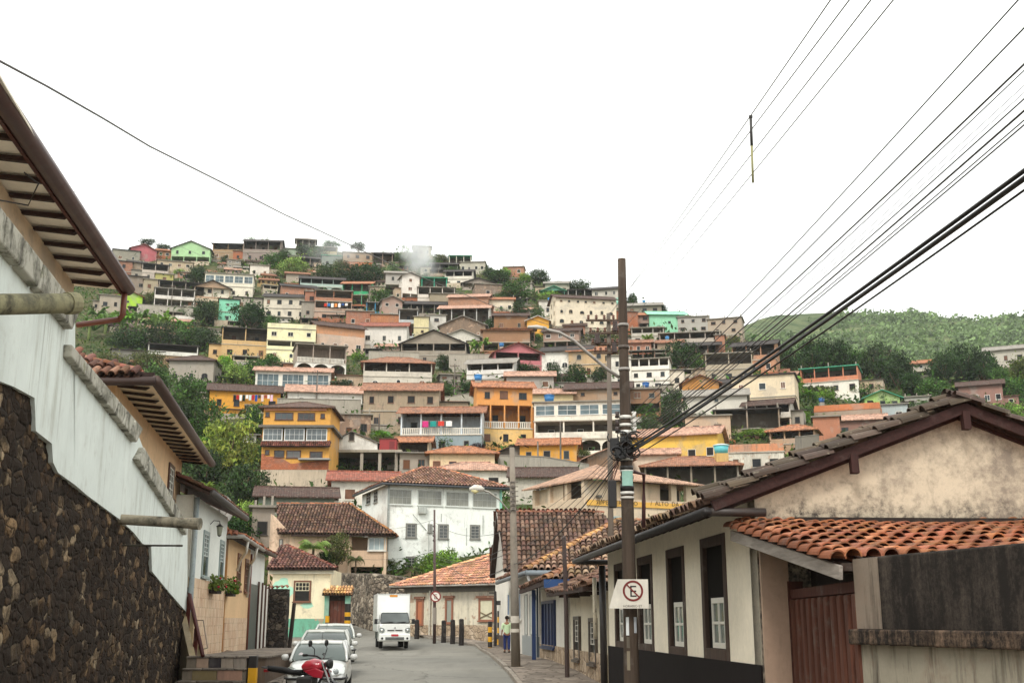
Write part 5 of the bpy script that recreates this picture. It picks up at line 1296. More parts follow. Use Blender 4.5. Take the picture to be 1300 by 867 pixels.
def striped_post(loc, h, r, label, square=False, name='bollard', bands=None, group='yellow and black striped posts'):
    o = thing(name, loc, 0, label, 'bollard', group)
    def seg(z0, z1, c, nm):
        m = MB()
        if square: m.box(-r, r, -r, r, z0, z1)
        else: m.lathe([(r, z0), (r, z1)], 14)
        bev(m.build(nm, MT['paint'], o, c), .008)
    b = bands or [(0,.2,'2a2724'),(.2,.45,'c9a01e'),(.45,.62,'2a2724')]
    zz = h; 
    bands_ = bands or [.32, .40, .3, .4]
    k = 0
    while zz > 0:
        d = min(zz, bands_[k % len(bands_)]); seg(zz-d, zz-.002, ('2b2826', 'd19a1c')[k % 2], 'band'); zz -= d; k += 1
    return o
stairs()
def post(loc, h, r, col, label, name='post', lean=(0,0), mt='wood', group=None, cap=True):
    o = thing(name, loc, 0, label, 'post', group); m = MB(); L = Vector((lean[0], lean[1], h))
    m.tube([(0,0,-.2), L*.5+Vector((.02,0,0)), L], [r*1.05, r, r*.92], 10); m.build('shaft', MT[mt], o, col, False)
    if cap:
        m = MB(); m.tube([L, L+Vector((0,0,.05))], [r*.92, r*.5], 10); m.build('top', MT[mt], o, col)
    return o
p = P(367, 806, 63); post((p.x, 63, rz_(63)), P(371, 766, 63).z-rz_(63), .11, '3a312b', 'leaning dark wooden post before the green-based house', lean=(.2,0))
a = P(341, 815, 62); b = P(362, 745, 62)
o = thing('gate_pier', (a.x+.45, 62, rz_(62)), 0, 'dark rubble stone pier capped with broken tiles', 'pier')
m = MB(); hp = b.z-rz_(62)
nn = 14; rows = []
for j in range(nn+1):
    z = hp*j/nn-.1; w = .5-.02*j/nn; ring = []
    for k in range(16):
        an = 6.2832*k/16; x_, y_ = max(-1, min(1, 1.35*math.cos(an)))*w, max(-1, min(1, 1.35*math.sin(an)))*w
        dd = .05*mnoise.noise(Vector((x_*3, y_*3, z*3))); ring.append(m.V((x_*(1+dd*2), y_*(1+dd*2), z)))
    rows.append(ring)
for r0, r1 in zip(rows, rows[1:]):
    for k in range(16): m.face((r0[k], r0[(k+1) % 16], r1[(k+1) % 16], r1[k]))
m.face(rows[-1]); m.build('stonework', MT['pier'], o, (1,1,1))
m = MB(); m.M = None
for k in range(4):
    m.tint = (rnd.uniform(.6,1.2),)*3; one_tile(m, Vector((-.45+.27*k, -.5, hp-.12+.02*k)), Vector((1,0,0)), Vector((0,.97,.2)), Vector((0,-.2,.97)), .14, .12, .6, 5)
m.build('cap_tiles', MT['tilegeo'], o, '8a5a40')
# fallen plank ramp
o = thing('plank', (-11.9, 47, rz_(47)+.16), 0, 'wide weathered plank ramp on the left pavement', 'plank')
m = MB(); m.prism([(-1.4,-1,.55),(1.6,-1.4,.05),(1.6,-1.4,.13),(-1.4,-1,.63)], (.15,1.3,0)); bev(m.build('board', MT['beam'], o, '6e5a48'), .01)
m = MB(); m.box(-1.35,-1.2,-.9,.2,-.1,.56); m.build('support', MT['beam'], o, '5a4a3c')
# ------------------------------------------------------------------ green-based house at the bend
fG = Fac((P(343, 800, 80).x, 80, 0), (1, .02)); L_ = lambda u, v: fG.loc(u, v)
WG = L_(418, 770)[0]; zeG = L_(380, 722)[1]
rG = street_house('house', 'cream house with sea-green base, brown tiles and a sash window', fG, WG, 6, zeG, 'e2d6b6', .2)
boxpart(rG, 'cornice', 'plaster', 'e6dfc8', fG, (-.3, WG+.25, -.16, .02, L_(380,728.5)[1], zeG+.02), bw=.02)
boxpart(rG, 'painted_base', 'old', '6fae92', fG, (-.02, WG+.01, -.035, .01, 0, L_(380,785)[1]))
m = NB(rG, fG.M); x0, z0 = L_(350,770); x1, z1 = L_(372,737)
rr = random.Random(2)
for (cx, cz, rx_, rz2) in ((lerp(x0,x1,.35), lerp(z0,z1,.55), .75, .95), (L_(390,765.5)[0], L_(390,768)[1], .42, .2)):
    pts = []
    for k in range(22):
        a_ = 6.2832*k/22; f_ = rr.uniform(.8, 1.15); pts.append((cx+rx_*f_*math.cos(a_), -.004, cz+rz2*f_*math.sin(a_)))
    m.poly(pts)
m.build('paint_patch', MT['clean'], rG, 'a9d6bd')
w = fG.rect(372.5, 395, 736.5, 764); win2(rG, fG, w, '6b4632', .13, (4, 2), 'd9cfae', '14100e', .52)
a, b = fG.M @ Vector((-.4,-.5,zeG)), fG.M @ Vector((WG+.5,-.5,zeG)); d = fG.M @ Vector((-.4,4,zeG+1.75)); c = fG.M @ Vector((WG-3.6,4,zeG+1.75))
tiled(rG, a, b, c, d, '69463c', .25, .42, 5, True, 21, .5, .22); ridge(rG, b, c, '7a4638')
# door portal beside it
xd0, xd1 = L_(412,780)[0], L_(444,780)[0]; dz = L_(428,754)[1]
o = thing('door_portal', fG.M @ Vector(((xd0+xd1)/2, -.3, rz_(80))), 0, 'sea-green door portal with a small tiled hood and brown plank door', 'doorway'); fP = fG
m = NB(o, fG.M); m.box(xd0, L_(417.7,780)[0], -.25, .3, .2, dz); m.box(L_(438,780)[0], xd1, -.25, .3, .2, dz); bev(m.build('jamb', MT['plaster'], o, '6fb096'), .01)
m = NB(o, fG.M); m.box(L_(417.7,780)[0], L_(438,780)[0], .02, .1, .2, L_(428,762)[1]); m.build('door', MT['wood'], o, '5f3528')
m = NB(o, fG.M)
for k in range(1, 4): x = lerp(L_(417.7,780)[0], L_(438,780)[0], k/4); m.box(x-.02, x+.02, -.0, .019, .2, L_(428,764)[1])
m.build('door_battens', MT['wood'], o, '43241c')
m = NB(o, fG.M); m.box(L_(417.7,780)[0], L_(438,780)[0], -.05, .2, L_(428,762)[1], dz); m.build('lintel', MT['wood'], o, '2c1f1a')
a, b = fG.M @ Vector((xd0-.15,-.6,dz)), fG.M @ Vector((xd1+.2,-.6,dz)); c, d = fG.M @ Vector((xd1+.2,.3,dz+.42)), fG.M @ Vector((xd0-.15,.3,dz+.42))
tiled(o, a, b, c, d, 'c79a68', .2, .4, 5, True, 23, .25, .1)
p = P(441, 800, 50); striped_post((P(441,790,50).x, 50, rz_(50)), P(441, 775, 50).z-rz_(50)+.3, .13, 'yellow and black bollard at the bend beyond the parked cars', bands=[.36,.18,.16,.2])
p = P(415.5, 785, 55); striped_post((p.x, 55, rz_(55)+.14), p.z-rz_(55), .1, 'short yellow-topped post behind the parked cars', bands=[.01,.3,.3,.3])
# ------------------------------------------------------------------ brown-roofed house, rubble wall, big white house
def px_house(u0, u1, vb, Y, yawd, name, label, cat='house'):
    fc = Fac(P(u0, vb, Y), (math.cos(rad(yawd)), math.sin(rad(yawd)))); fc.P0.z = fc.P0.z
    root = thing(name, fc.P0, 0, label, cat); return fc, root
YB = 97; fR, rR = px_house(366, 492, 727, YB, 3, 'house', 'house with a mossy brown tiled roof and a corner veranda among plants')
q = lambda u, v, f=None: (f or fR).loc(u, v)
WR = q(491, 700)[0]; ze = q(440, 679)[1]; xl = q(342, 690)[0]
m = NB(rR, fR.M); xv = q(441, 690)[0]
m.box(0, xv, 0, 8, -3, ze); m.box(xv, WR, 2.2, 8, -3, ze); m.box(xv, WR, 0, 2.2, q(470,720)[1]+.05, q(470,698.5)[1]); m.box(xv, xv+.35, 0, .35, -3, ze); m.box(WR-.35, WR, 0, .35, -3, ze)
m.build('wall', MT['plaster'], rR, 'cdb094')
m = NB(rR, fR.M); m.prism([(xl,0,-3),(0,0,-3),(0,0,ze+.2),(xl,0,q(342,652)[1])], (0,8,0)); m.build('side_wall', MT['old'], rR, 'd0b49a')
win2(rR, fR, fR.rect(354, 359, 684, 698), '5f5a54', .1, (1, 2), 'cfcabf', '3a4648')
win2(rR, fR, fR.rect(467, 490, 681, 699), 'c9c6bc', .08, (3, 1), 'd8d6ce', '8d9a9a', out=.12)
boxpart(rR, 'veranda_post', 'plaster', 'd0b79c', fR, (q(442,690)[0], q(445,690)[0], -.1, .2, -3, ze), bw=.01); boxpart(rR, 'veranda_post', 'plaster', 'd0b79c', fR, (q(487.5,690)[0], q(491,690)[0], -.1, .2, -3, ze), bw=.01)
A = fR.M @ Vector((q(371,679)[0],-.7,ze)); B = fR.M @ Vector((WR+.7,-.7,ze)); C = fR.M @ Vector((WR-3.6,4.5,ze+3.0)); Dd = fR.M @ Vector((q(343,660)[0]-.2,4.5,ze+3.0)); A2 = fR.M @ Vector((xl-.2,-.7,ze+.35))
A2 = fR.M @ Vector((q(372,673)[0]-1.2,-.6,ze+.1))
tiled(rR, A2, B, C, Dd, '63493b', .27, .45, 4, True, 31, .5, .14)
tiled(rR, B, fR.M @ Vector((WR+.7,9,ze)), C, C, 'a07048', .27, .45, 4, True, 32, .4, .1); ridge(rR, B, C, 'a8764e'); ridge(rR, Dd, C, '9a6448')
boxpart(rR, 'eave_beam', 'wood', '3a2a24', fR, (q(371,680)[0], WR+.6, -.62, -.5, ze-.16, ze-.02))
def rubble_wall():
    pts = [((448,791),(440,728),92.0),((470,803),(466,728),86.5),((500,812),(500,731),85.5),((524,812),(524,735),85.5)]
    pts = [((418,784),(418,727),96)]+pts
    o = thing('rubble_wall', P(470, 803, 86.5), 0, 'grey rubble stone wall behind the truck at the bend', 'wall'); B = o.location.copy()
    m = MB(); rows = []
    for (b, t, Y), (b2, t2, Y2) in zip(pts, pts[1:]):
        for i in range(14):
            f = i/14; Yv = lerp(Y, Y2, f); lo = lerp(P(*b, Y), P(*b2, Y2), f); hi = lerp(P(*t, Y), P(*t2, Y2), f)
            hi.x, hi.y = lo.x, lo.y+.3; lo.z -= .4; col = []
            for j in range(17):
                p = lerp(lo, hi, j/16); p = p+Vector((0, -.12*mnoise.noise(p*1.9)-.12*mnoise.noise(p*.7), .12*mnoise.noise(p*1.3)*(j == 16))); col.append(m.V(p-B))
            for j in range(3): col.append(m.V(lerp(hi, hi+Vector((0,1.5,.1)), (j+1)/3)-B))
            rows.append(col)
    for a, b in zip(rows, rows[1:]):
        for j in range(len(a)-1): m.face((a[j], b[j], b[j+1], a[j+1]))
    m.build('stonework', MT['rubble'], o, (1,1,1))
rubble_wall()
fW, rW = px_house(490, 636, 724, 99.5, 21, 'house', 'big white three-storey house with long glazed upper windows and hipped tile roof')
q = lambda u, v: fW.loc(u, v)
WW = q(635, 660)[0]; zW = q(492, 614)[1]; dW = 9.5
m = NB(rW, fW.M); m.box(0, WW, 0, dW, -4, zW); m.build('wall', MT['plaster'], rW, 'eaede6')
for r4 in ((492.8,523,620.5,640.5),(530,561.5,622,641.5),(565.5,595.5,624,643),(599.5,631,625.5,644.5)): win2(rW, fW, fW.rect(*r4), 'cfd3cc', .07, (5, 2), 'a9aaa2', '77776c', out=.04)
for r4 in ((515,529,664,682.5),(543,549,665,676),(556,569.5,665,684),(596.5,609.5,666,684.5),(515,530,706,723)): win2(rW, fW, fW.rect(*r4), '6f6d66', .1, (2, 4), '9c9a92', '3a3d3c')
m = NB(rW, fW.M)
for (u, v0, v1) in ((544,662,700),(569,684,695),(592,670,692),(613,654,678),(560,652,662)): x, za = q(u, v1); zb = q(u, v0)[1]; m.box(x-.03, x+.03, -.05, -.003, za, zb)
m.build('conduit', MT['metal'], rW, 'a9aca6')
xw = q(548,665)[0]; m = NB(rW, fW.M); m.tube([(q(523,653)[0],-.25,q(523,653)[1]), (q(541,673)[0],-.05,q(541,673)[1])], .03, 6); m.build('stay_pipe', MT['metal'], rW, '8a8d88')
boxpart(rW, 'corner_downpipe', 'metal', '8d928d', fW, (-.03, .12, -.14, -.003, -3, zW-.1)); boxpart(rW, 'corner_pipe', 'paint', '86c2ae', fW, (WW-.05, WW+.12, -.16, -.003, -3, zW-.1))
boxpart(rW, 'panel', 'concrete', 'b5b9b2', fW, (q(530.5,648)[0], q(541,648)[0], -.35, -.003, q(535,652)[1], q(535,643.5)[1]))
fS = Fac(fW.M @ Vector((0, dW, 0)), (fW.M @ Vector((0,0,0)))-(fW.M @ Vector((0,dW,0))))
for r4 in ((465.5,470.5,625,640),(475,479.5,622.5,638)): win2(rW, fS, fS.rect(*r4), '8a8a82', .09, (2, 3), 'b9b8b0', '2a2c2a')
ov = .7; h = 2.15
A, B, C, Dd = [fW.M @ Vector(p_) for p_ in ((-ov,-ov,zW),(WW+ov,-ov,zW),(WW+ov,dW+ov,zW),(-ov,dW+ov,zW))]; R1, R2 = fW.M @ Vector((4.5,dW/2,zW+h)), fW.M @ Vector((WW-4.2,dW/2,zW+h))
tiled(rW, A, B, R2, R1, '8d6a58', .3, .48, 4, False, 41, .35, .1); tiled(rW, Dd, A, R1, R1, '8d6a58', .3, .48, 4, False, 42, .35, .1); tiled(rW, B, C, R2, R2, '8d6a58', .3, .48, 4, False, 43)
for s_, e_ in ((A,R1),(B,R2),(R1,R2)): ridge(rW, s_, e_, 'b8785a', .15)
gutter(rW, [Dd+Vector((0,0,-.08)), A+Vector((0,0,-.08)), B+Vector((0,0,-.08))], .11, '3f4246')
# ------------------------------------------------------------------ corner house with orange hipped roof
fK = Fac(P(516, 806, 81.5), (8.9, -7.0)); q = lambda u, v: fK.loc(u, v)
rK = thing('house', P(580, 815, 77), 0, 'peeling corner house with a bright orange hipped roof and stone base', 'house')
xk = q(642, 780)[0]; zK = q(580, 743)[1]
m = NB(rK, fK.M); m.box(0, xk, 0, 9, -1.5, zK); m.build('wall', MT['old'], rK, 'd3cab4')
m = NB(rK, fK.M); m.box(-.05, xk, -.06, -.003, -1.2, q(580,793)[1]); m.build('stone_base', MT['dado'], rK, (1,1,1))
boxpart(rK, 'frieze', 'concrete', '6f6a62', fK, (-.2, xk, -.1, -.004, q(580,751)[1], zK))
for r4, sol in (((528.5,538,760,793),'a9694a'),((565.5,575.5,759,791),'8c8f84'),((608,627.5,759,788),'c9c4a8')):
    r_ = fK.rect(*r4); win2(rK, fK, r_, '8a5a44', .14, None, None, solid=sol, out=.07)
    boxpart(rK, 'hood', 'old', '8f6450', fK, (r_[0]-.12, r_[1]+.12, -.16, -.004, r_[3], r_[3]+.16))
r_ = fK.rect(608,627.5,759,788); m = NB(rK, fK.M)
for a_, b_ in (((r_[0]+.15,r_[2]+.2),(r_[1]-.15,r_[3]-.9)),((r_[1]-.15,r_[2]+.2),(r_[0]+.15,r_[3]-.9))): m.bar((a_[0],-.05,a_[1]), (b_[0],-.05,b_[1]), .05, .05, (0,1,0))
m.build('shutter_brace', MT['wood'], rK, '7a6a52')
for u in (551, 547): boxpart(rK, 'downpipe', 'metal', 'b9b2a2', fK, (q(u,780)[0]-.06, q(u,780)[0]+.06, -.16, -.07, -.3, zK-.3))
ov = .75; A, B = fK.M @ Vector((-1.0,-ov,zK)), fK.M @ Vector((xk+.5,-ov,zK)); top = Vector(P(612, 703, 82)); 
mid = fK.M @ Vector((q(583,740)[0], -ov, zK)); C2 = fK.M @ Vector((xk+.5, 7, zK+2.9)); D2_ = fK.M @ Vector((q(612,740)[0]-.3, 5.2, zK+2.9)); E2 = fK.M @ Vector((-1.0, 10, zK))
tiled(rK, A, B, C2, D2_, 'bd8c70', .24, .4, 4, True, 51, .2, .03); tiled(rK, E2, A, D2_, D2_, 'bd8c70', .24, .4, 4, True, 52, .14, .03); ridge(rK, A, D2_, 'dba079'); ridge(rK, D2_, C2, 'dba079')
gutter(rK, [A, B], .07, 'a9a59c')
# black timber bollards in front of it
for k, (u, v, lab) in enumerate(((529,808,'leftmost black timber bollard, beside the truck'),(563,812,'black timber bollard right of the no-parking pole'),(574.5,814,'taller black timber bollard in the middle of the row'),(585.5,817,'rightmost black timber bollard of the row before the stone base'),(517,805,'short black timber bollard just behind the truck mirror'))):
    Y = (78, 74, 72.5, 71, 80)[k]; p = P(u, v, Y); hh = P(u, (787,788,787,786,788)[k], Y).z-p.z
    post((p.x, Y, p.z), hh, .16, '2b2624', lab, 'timber_bollard', (0,0), 'wood', 'black timber bollards')
p = P(622, 824, 66.5); striped_post((p.x, 66.5, p.z), P(622, 788.5, 66.5).z-p.z, .12, 'yellow and black striped bollard nearest the kerb corner', bands=[.3,.3,.24,.28])
p = P(633.5, 819, 69); striped_post((p.x, 69, p.z), P(633.5, 775, 69).z-p.z, .11, 'taller yellow and black striped post behind the walking man', bands=[.35,.32,.3,.3])
p = P(628.5, 820, 68); o = post((p.x, 68, p.z), P(628.5, 751, 68).z-p.z, .09, '2b2726', 'dark steel post with a small meter box between the striped posts', 'steel_post', mt='metal')
hh = P(628.5, 751, 68).z-p.z; m = MB(); m.box(.09,.42,-.1,.1,hh-.75,hh-.5); m.box(-.35,-.08,-.05,.05,hh-.1,hh-.02); m.build('meter_box', MT['metal'], o, '24211f')
def m_gable():
    n = NT('stained_gable_plaster'); co = n.coord()
    b = n.noise(co, .9, 8, .72); f = n.noise(co, 9, 6, .75); s = n.noise(n.vec(co, (1.5,1.5,.4)), 1.3, 7, .7)
    c = n.mix(1.0, n.ocol(), n.gray(n.rng(f, .25, .75, .86, 1.08)), 'MULTIPLY')
    k = n.math('ADD', n.math('MULTIPLY', b, .7), n.math('MULTIPLY', f, .42))
    c = n.mix(n.rng(k, .49, .66, 0, .75), c, (.15,.12,.10)); c = n.mix(n.rng(s, .55, .72, 0, .55), c, (.10,.08,.065)); c = n.mix(n.rng(n.noise(co, 2.2, 5, .6), .64, .68, 0, .35), c, (.5,.42,.32))
    zz = n.n('SeparateXYZ', {0: n.tc.outputs['Object']}).outputs[2]; md = n.math('ADD', zz, n.math('MULTIPLY', n.noise(co, 1.3, 7, .75), -2.1))
    c = n.mix(n.math('MULTIPLY', n.rng(md, 2.35, 2.85, 1, 0), n.rng(f, .38, .6, .25, 1)), c, (.06,.05,.042))
    return n.pbr(c, .93, n.math('ADD', b, n.math('MULTIPLY', f, .5)), .4, .02)
MT['gable'] = m_gable()
# ------------------------------------------------------------------ orange apartment house
YO = D(374, 622)
fO, rO = px_house(329.5, 419, 622, YO, 1, 'house', 'tall orange apartment house with glazed balconies over a raw brick and block base', 'apartment house')
q = lambda u, v: fO.loc(u, v); X = lambda u: q(u, 560)[0]; Z = lambda v: q(374, v)[1]
WO = X(418.5)
boxpart(rO, 'block_base', 'concrete', 'bfae98', fO, (0, WO, 0, 9, -4, Z(595)))
m = NB(rO, fO.M); m.prism([(0.01,-.03,Z(596)),(WO-.01,-.03,Z(596)),(WO-.01,-.03,Z(583)),(X(371),-.03,Z(588.5)),(X(356),-.03,Z(580)),(X(338),-.03,Z(579)),(X(336),-.03,Z(576)),(0.01,-.03,Z(576))], (0,.1,0)); m.build('brick_band', MT['brick'], rO, 'b06a4c')
boxpart(rO, 'wall', 'plaster', 'd49d4e', fO, (0, WO, 0, 9, Z(595), Z(567)), (0, WO, .9, 9, Z(567), Z(541)), (0, .45, 0, .9, Z(560), Z(541)), (WO-.45, WO, 0, .9, Z(560), Z(541)), (0, WO, 0, 9, Z(540), Z(517)))
boxpart(rO, 'floor_slab', 'concrete', '6d675f', fO, (-.5, WO+.5, -.5, 9, Z(543), Z(540)), (-.1, WO+.1, -.1, 1, Z(561), Z(559.5)))
A, B = fO.M @ Vector((-.1,-.75,Z(567.5))), fO.M @ Vector((WO+.1,-.75,Z(567.5))); C, Dd = fO.M @ Vector((WO+.1,-.02,Z(560.5))), fO.M @ Vector((-.1,-.02,Z(560.5)))
tiled(rO, A, B, C, Dd, '6e4034', .26, .4, 4, False, 61)
for u0, u1 in ((333.5,358.3),(360.5,386.3),(388.5,415)): win2(rO, fO, (X(u0), X(u1), Z(559.3), Z(543.6)), 'd5d5cf', .08, (4, 2), 'e3e3de', '545c5e', out=.02)
for u0, u1, v0, v1, g, p_ in ((337,342.5,523,529,None,'16130f'),(349,372.5,523.5,533,(3,1),'3a4446'),(378,400,524,533.5,(3,1),'181513'),(407,412.5,525,531,None,'16130f'),(336.5,342,571,577,None,'2c2620'),(348,361,571.5,580.5,None,'141210'),(363.5,382,571.5,581.5,(2,1),'5a5652'),(393,409.5,573,582,(2,1),'1a1614')): win2(rO, fO, fO.rect(u0,u1,v0,v1), '4a2c24', .1, g, '6b4a3c' if g else None, p_)
boxpart(rO, 'awning', 'metal', '8d8d8a', fO, (X(381), WO+.2, -1.0, -.003, Z(584.5), Z(582.5)))
boxpart(rO, 'parapet_strip', 'plaster', 'c98a6a', fO, (X(334), X(413), -.25, -.003, Z(521.5), Z(518.5)))
hipm = roof_mesh('hip', WO, 9, Z(517)+.01, 1.35, .6); o_ = hipm.build('roof', MT['tile'], rO, '5d463c'); o_.matrix_local = inv(rO) @ fO.M @ Matrix.Translation((WO/2, 0, 0))
# ------------------------------------------------------------------ white gabled shed over an open concrete basement
YJ = D(450, 604); fJ, rJ = px_house(419, 507, 604, YJ, 0, 'house', 'white gabled shed with arched window above an open dark concrete basement')
q = lambda u, v: fJ.loc(u, v); WJ = q(507, 590)[0]; zd = q(450, 571)[1]; xs = q(479, 560)[0]; ap_ = q(446, 548); ze_ = q(446, 562)[1]
boxpart(rJ, 'deck', 'concrete', 'a39a8a', fJ, (-.3, WJ+.3, -.3, 8, zd-.35, zd))
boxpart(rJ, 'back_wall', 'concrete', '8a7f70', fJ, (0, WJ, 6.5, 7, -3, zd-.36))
for u in (426, 459, 482, 503): x = q(u, 590)[0]; boxpart(rJ, 'column', 'concrete', 'a89f90', fJ, (x-.2, x+.2, -.1, .3, -3, zd-.36))
m = NB(rJ, fJ.M); m.prism([(.1,.3,zd+.01),(xs,.3,zd+.01),(xs,.3,ze_),(ap_[0],.3,ap_[1]),(.1,.3,ze_)], (0,6,0)); m.build('wall', MT['plaster'], rJ, 'e6e4dc')
m = NB(rJ, fJ.M)
for a_, b_ in (((-.2,ze_-.1),(ap_[0],ap_[1]+.06)),((ap_[0],ap_[1]+.06),(xs+.3,ze_-.1))): m.prism([(a_[0],-.05,a_[1]),(b_[0],-.05,b_[1]),(b_[0],-.05,b_[1]+.12),(a_[0],-.05,a_[1]+.12)], (0,6.5,0))
m.build('roof', MT['corr'], rJ, '77706a')
w_ = window(rJ, 0, 0, 0, .8, 1.3, 'a', '8a8176', '2a2622', None, .09); x, z = q(446, 559.5); w_.matrix_local = inv(rJ) @ fJ.M @ Matrix.Translation((x, .3, z))
p_ = fJ.M @ Vector((q(492,570)[0], .8, zd)); rj = thing('cabin', p_, 0, 'small dark red cabin on the concrete deck right of the white gabled shed', 'cabin')
h_ = q(492, 557)[1]-zd; m = MB(); m.box(-1.15,1.15,-.6,1.6,.005,h_); bev(m.build('wall', MT['paint'], rj, '8f2a2a'), .01); m = MB(); m.box(-1.25,1.25,-.7,1.7,h_+.004,h_+.1); m.build('roof', MT['corr'], rj, '6a4038'); m = MB(); m.box(.2,.9,-.63,-.603,.02,h_*.8); m.build('door', MT['paint'], rj, '6f2020')
# ------------------------------------------------------------------ supermarket
YS = 112
pc = P(742, 680, YS); fs1 = Fac(pc, (math.cos(rad(24)), math.sin(rad(24)))); rS = thing('supermarket', pc, 0, 'long beige corner building with a yellow shop sign and open upper gallery', 'shop')
q = lambda u, v: fs1.loc(u, v); x1 = q(895, 640)[0]; ze = q(745, 609)[1]; z0 = -4
zs0, zs1 = q(745, 641)[1], q(745, 634)[1]; zo0, zo1 = q(800, 632)[1], q(800, 613.5)[1]
fs2d = Vector((math.cos(rad(24+108)), math.sin(rad(24+108)), 0)); 
# left wing recedes to the left
t = None
def fac_from(P0, uv_far, Y):
    e = P(*uv_far, Y); return Fac((e.x, e.y, P0.z), (P0.x-e.x, P0.y-e.y)), e
fs2, e2 = fac_from(pc, (676, 640), YS+9.5); wl = (pc-Vector((e2.x, e2.y, pc.z))).length
m = NB(rS, fs1.M); m.box(0, x1, 4.6, 11, z0, ze); m.box(0, x1, 0, 4.6, z0, zs1+.25)
posts = [(742,746),(779,786),(816.5,822),(852,859),(871,895)]
for a_, b_ in posts: m.box(q(a_,625)[0]+.01, q(b_,625)[0], 0, .5, zs1+.25, ze)
m.box(.02, q(779,625)[0], 0.01, .3, zs1+.25, q(745,619)[1])
m.build('wall', MT['plaster'], rS, 'd0bca2')
boxpart(rS, 'gallery_shade_panel', 'concrete', '5a5148', fs1, (.3, x1-.3, 4.4, 4.595, zs1+.25, ze))  # dark panel paints the shade inside the open gallery
m = NB(rS, fs2.M); m.box(0, wl, 0, 9, z0, ze-1.7); m.box(0, wl, 2.4, 9, ze-1.7, ze); m.box(0, .5, .01, 2.4, ze-1.7, ze); m.box(wl-.5, wl-.02, .01, 2.4, ze-1.7, ze)
for k in (1, 2): x = wl*k/3; m.box(x-.25, x+.25, .02, .5, ze-1.7, ze)
m.build('wing_wall', MT['plaster'], rS, 'cbb59b')
sg = boxpart(rS, 'sign_board', 'paint', 'd9a84e', fs1, (.3, x1-.5, -.14, -.01, zs0, zs1), bw=.01)
def lettering(text, size, M, parent, col, name='lettering', mt='paint', ext=.012, align='CENTER'):
    cu = bpy.data.curves.new('txt', 'FONT'); cu.body = text; cu.size = size; cu.extrude = ext; cu.align_x = align; cu.resolution_u = 2
    ob = bpy.data.objects.new('txt', cu); COL.objects.link(ob)
    bpy.context.view_layer.update()
    me = bpy.data.meshes.new_from_object(ob.evaluated_get(bpy.context.evaluated_depsgraph_get()))
    COL.objects.unlink(ob); bpy.data.objects.remove(ob); me.materials.clear()
    o = link(name, me, MT[mt], parent, col); o.matrix_local = M; return o
up = Matrix.Rotation(math.pi/2, 4, 'X')
for txt, u, v in (('SUPERMERCADO', 756, 639.6), ('/  ALTO  DA  CRUZ', 825, 641.2)):
    x, z = q(u, v); lettering(txt, .62, inv(rS) @ fs1.M @ Matrix.Translation((x, -.156, z)) @ up, sg, '5f4a2c', align='LEFT')
for u in (759, 774): x, z = q(u, 632); boxpart(rS, 'floodlight', 'metal', '4a4640', fs1, (x-.2, x+.2, -.5, -.003, z, z+.25))
win2(rS, fs1, (q(776,655)[0], q(790,655)[0], q(780,662)[1], q(780,655)[1]), '9fb0ad', .08, (2, 3), 'b9c6c2', '3a4444')
m = NB(rS, fs1.M); zr = ze
ovr = .9; r1, r2 = fs1.M @ Vector((x1+ovr,-ovr,ze-.1)), fs1.M @ Vector((0,-ovr-.4,ze-.05)); r3 = fs2.M @ Vector((-.8,-ovr,ze-.05))
r4, r5, r6 = fs1.M @ Vector((x1+ovr,11,ze+.3)), fs1.M @ Vector((5,6.5,ze+2.45)), fs2.M @ Vector((-.8,8,ze+1.3))
m = NB(rS); m.prism([r2, r1, r4, r5], (0,0,.14)); m.prism([r3, r2, r5, r6], (0,0,.14)); m.build('roof', MT['tile'], rS, 'ad8a73')
# ------------------------------------------------------------------ right-hand row of houses
FA, FB = 6.4, -.104
def rrow(name, label, Ya, Yb, ze, wallc, zb=-.4, dep=6, mt='plaster'):
    fc = fac_line(FA, FB, Yb, Ya); W = (Vector((FA+FB*Ya, Ya, 0))-fc.P0).length
    return fc, street_house(name, label, fc, W, dep, ze, wallc, zb, mt), W
# F: gable end to the street
fF, rF, WF = rrow('house', 'white house with blue shutters under the largest brown tiled roof', 63.3, 71.4, 4.45, 'dcd6ca', -.2, 7)
apex = fF.M @ Vector((WF/2, 0, 7.95)); n_ = fF.M.to_3x3() @ Vector((0,1,0)); o3 = 0
m = NB(rF, fF.M); m.prism([(0,-.01,4.45),(WF,-.01,4.45),(WF/2,-.01,7.75)], (0,.25,0)); m.build('gable_wall', MT['matte'], rF, 'b5b1a8')
e_near, e_far = fF.M @ Vector((WF+.4,-.3,4.35)), fF.M @ Vector((-.4,-.3,4.35)); ap = fF.M @ Vector((WF/2,-.3,7.85))
rdg = P(757, 651, 68.5); hip = P(795, 672, 66)
near_r = Vector((e_near.x+11, e_near.y+.3, e_near.z)); 
tiled(rF, e_near, near_r, Vector((rdg.x, ap.y+.2, ap.z)), ap, '5f473a', .27, .44, 5, True, 71, .5, .22)
far_r = e_far+Vector((9,0,0)); tiled(rF, far_r, e_far, ap, Vector((rdg.x, ap.y+.2, ap.z)), '7f5548', .27, .44, 4, False, 72)
ridge(rF, ap, Vector((rdg.x, ap.y+.2, ap.z)), '8a5a48')
m = NB(rF); m.bar(ap+Vector((0,0,.02)), e_near+Vector((0,0,.02)), .05, .13); m.bar(ap+Vector((0,0,.02)), e_far+Vector((0,0,.02)), .05, .13); m.build('barge_board', MT['wood'], rF, '8d877e')
for r4, c in (((645,647.6,752,782),'2f6090'),((659.5,662,745,787),'2f6090')): win2(rF, fF, fF.rect(*r4), 'd8d6ce', .12, None, None, solid=c)
boxpart(rF, 'dado', 'paint', '574a44', fF, (0, WF, -.03, -.003, -.2, .9))
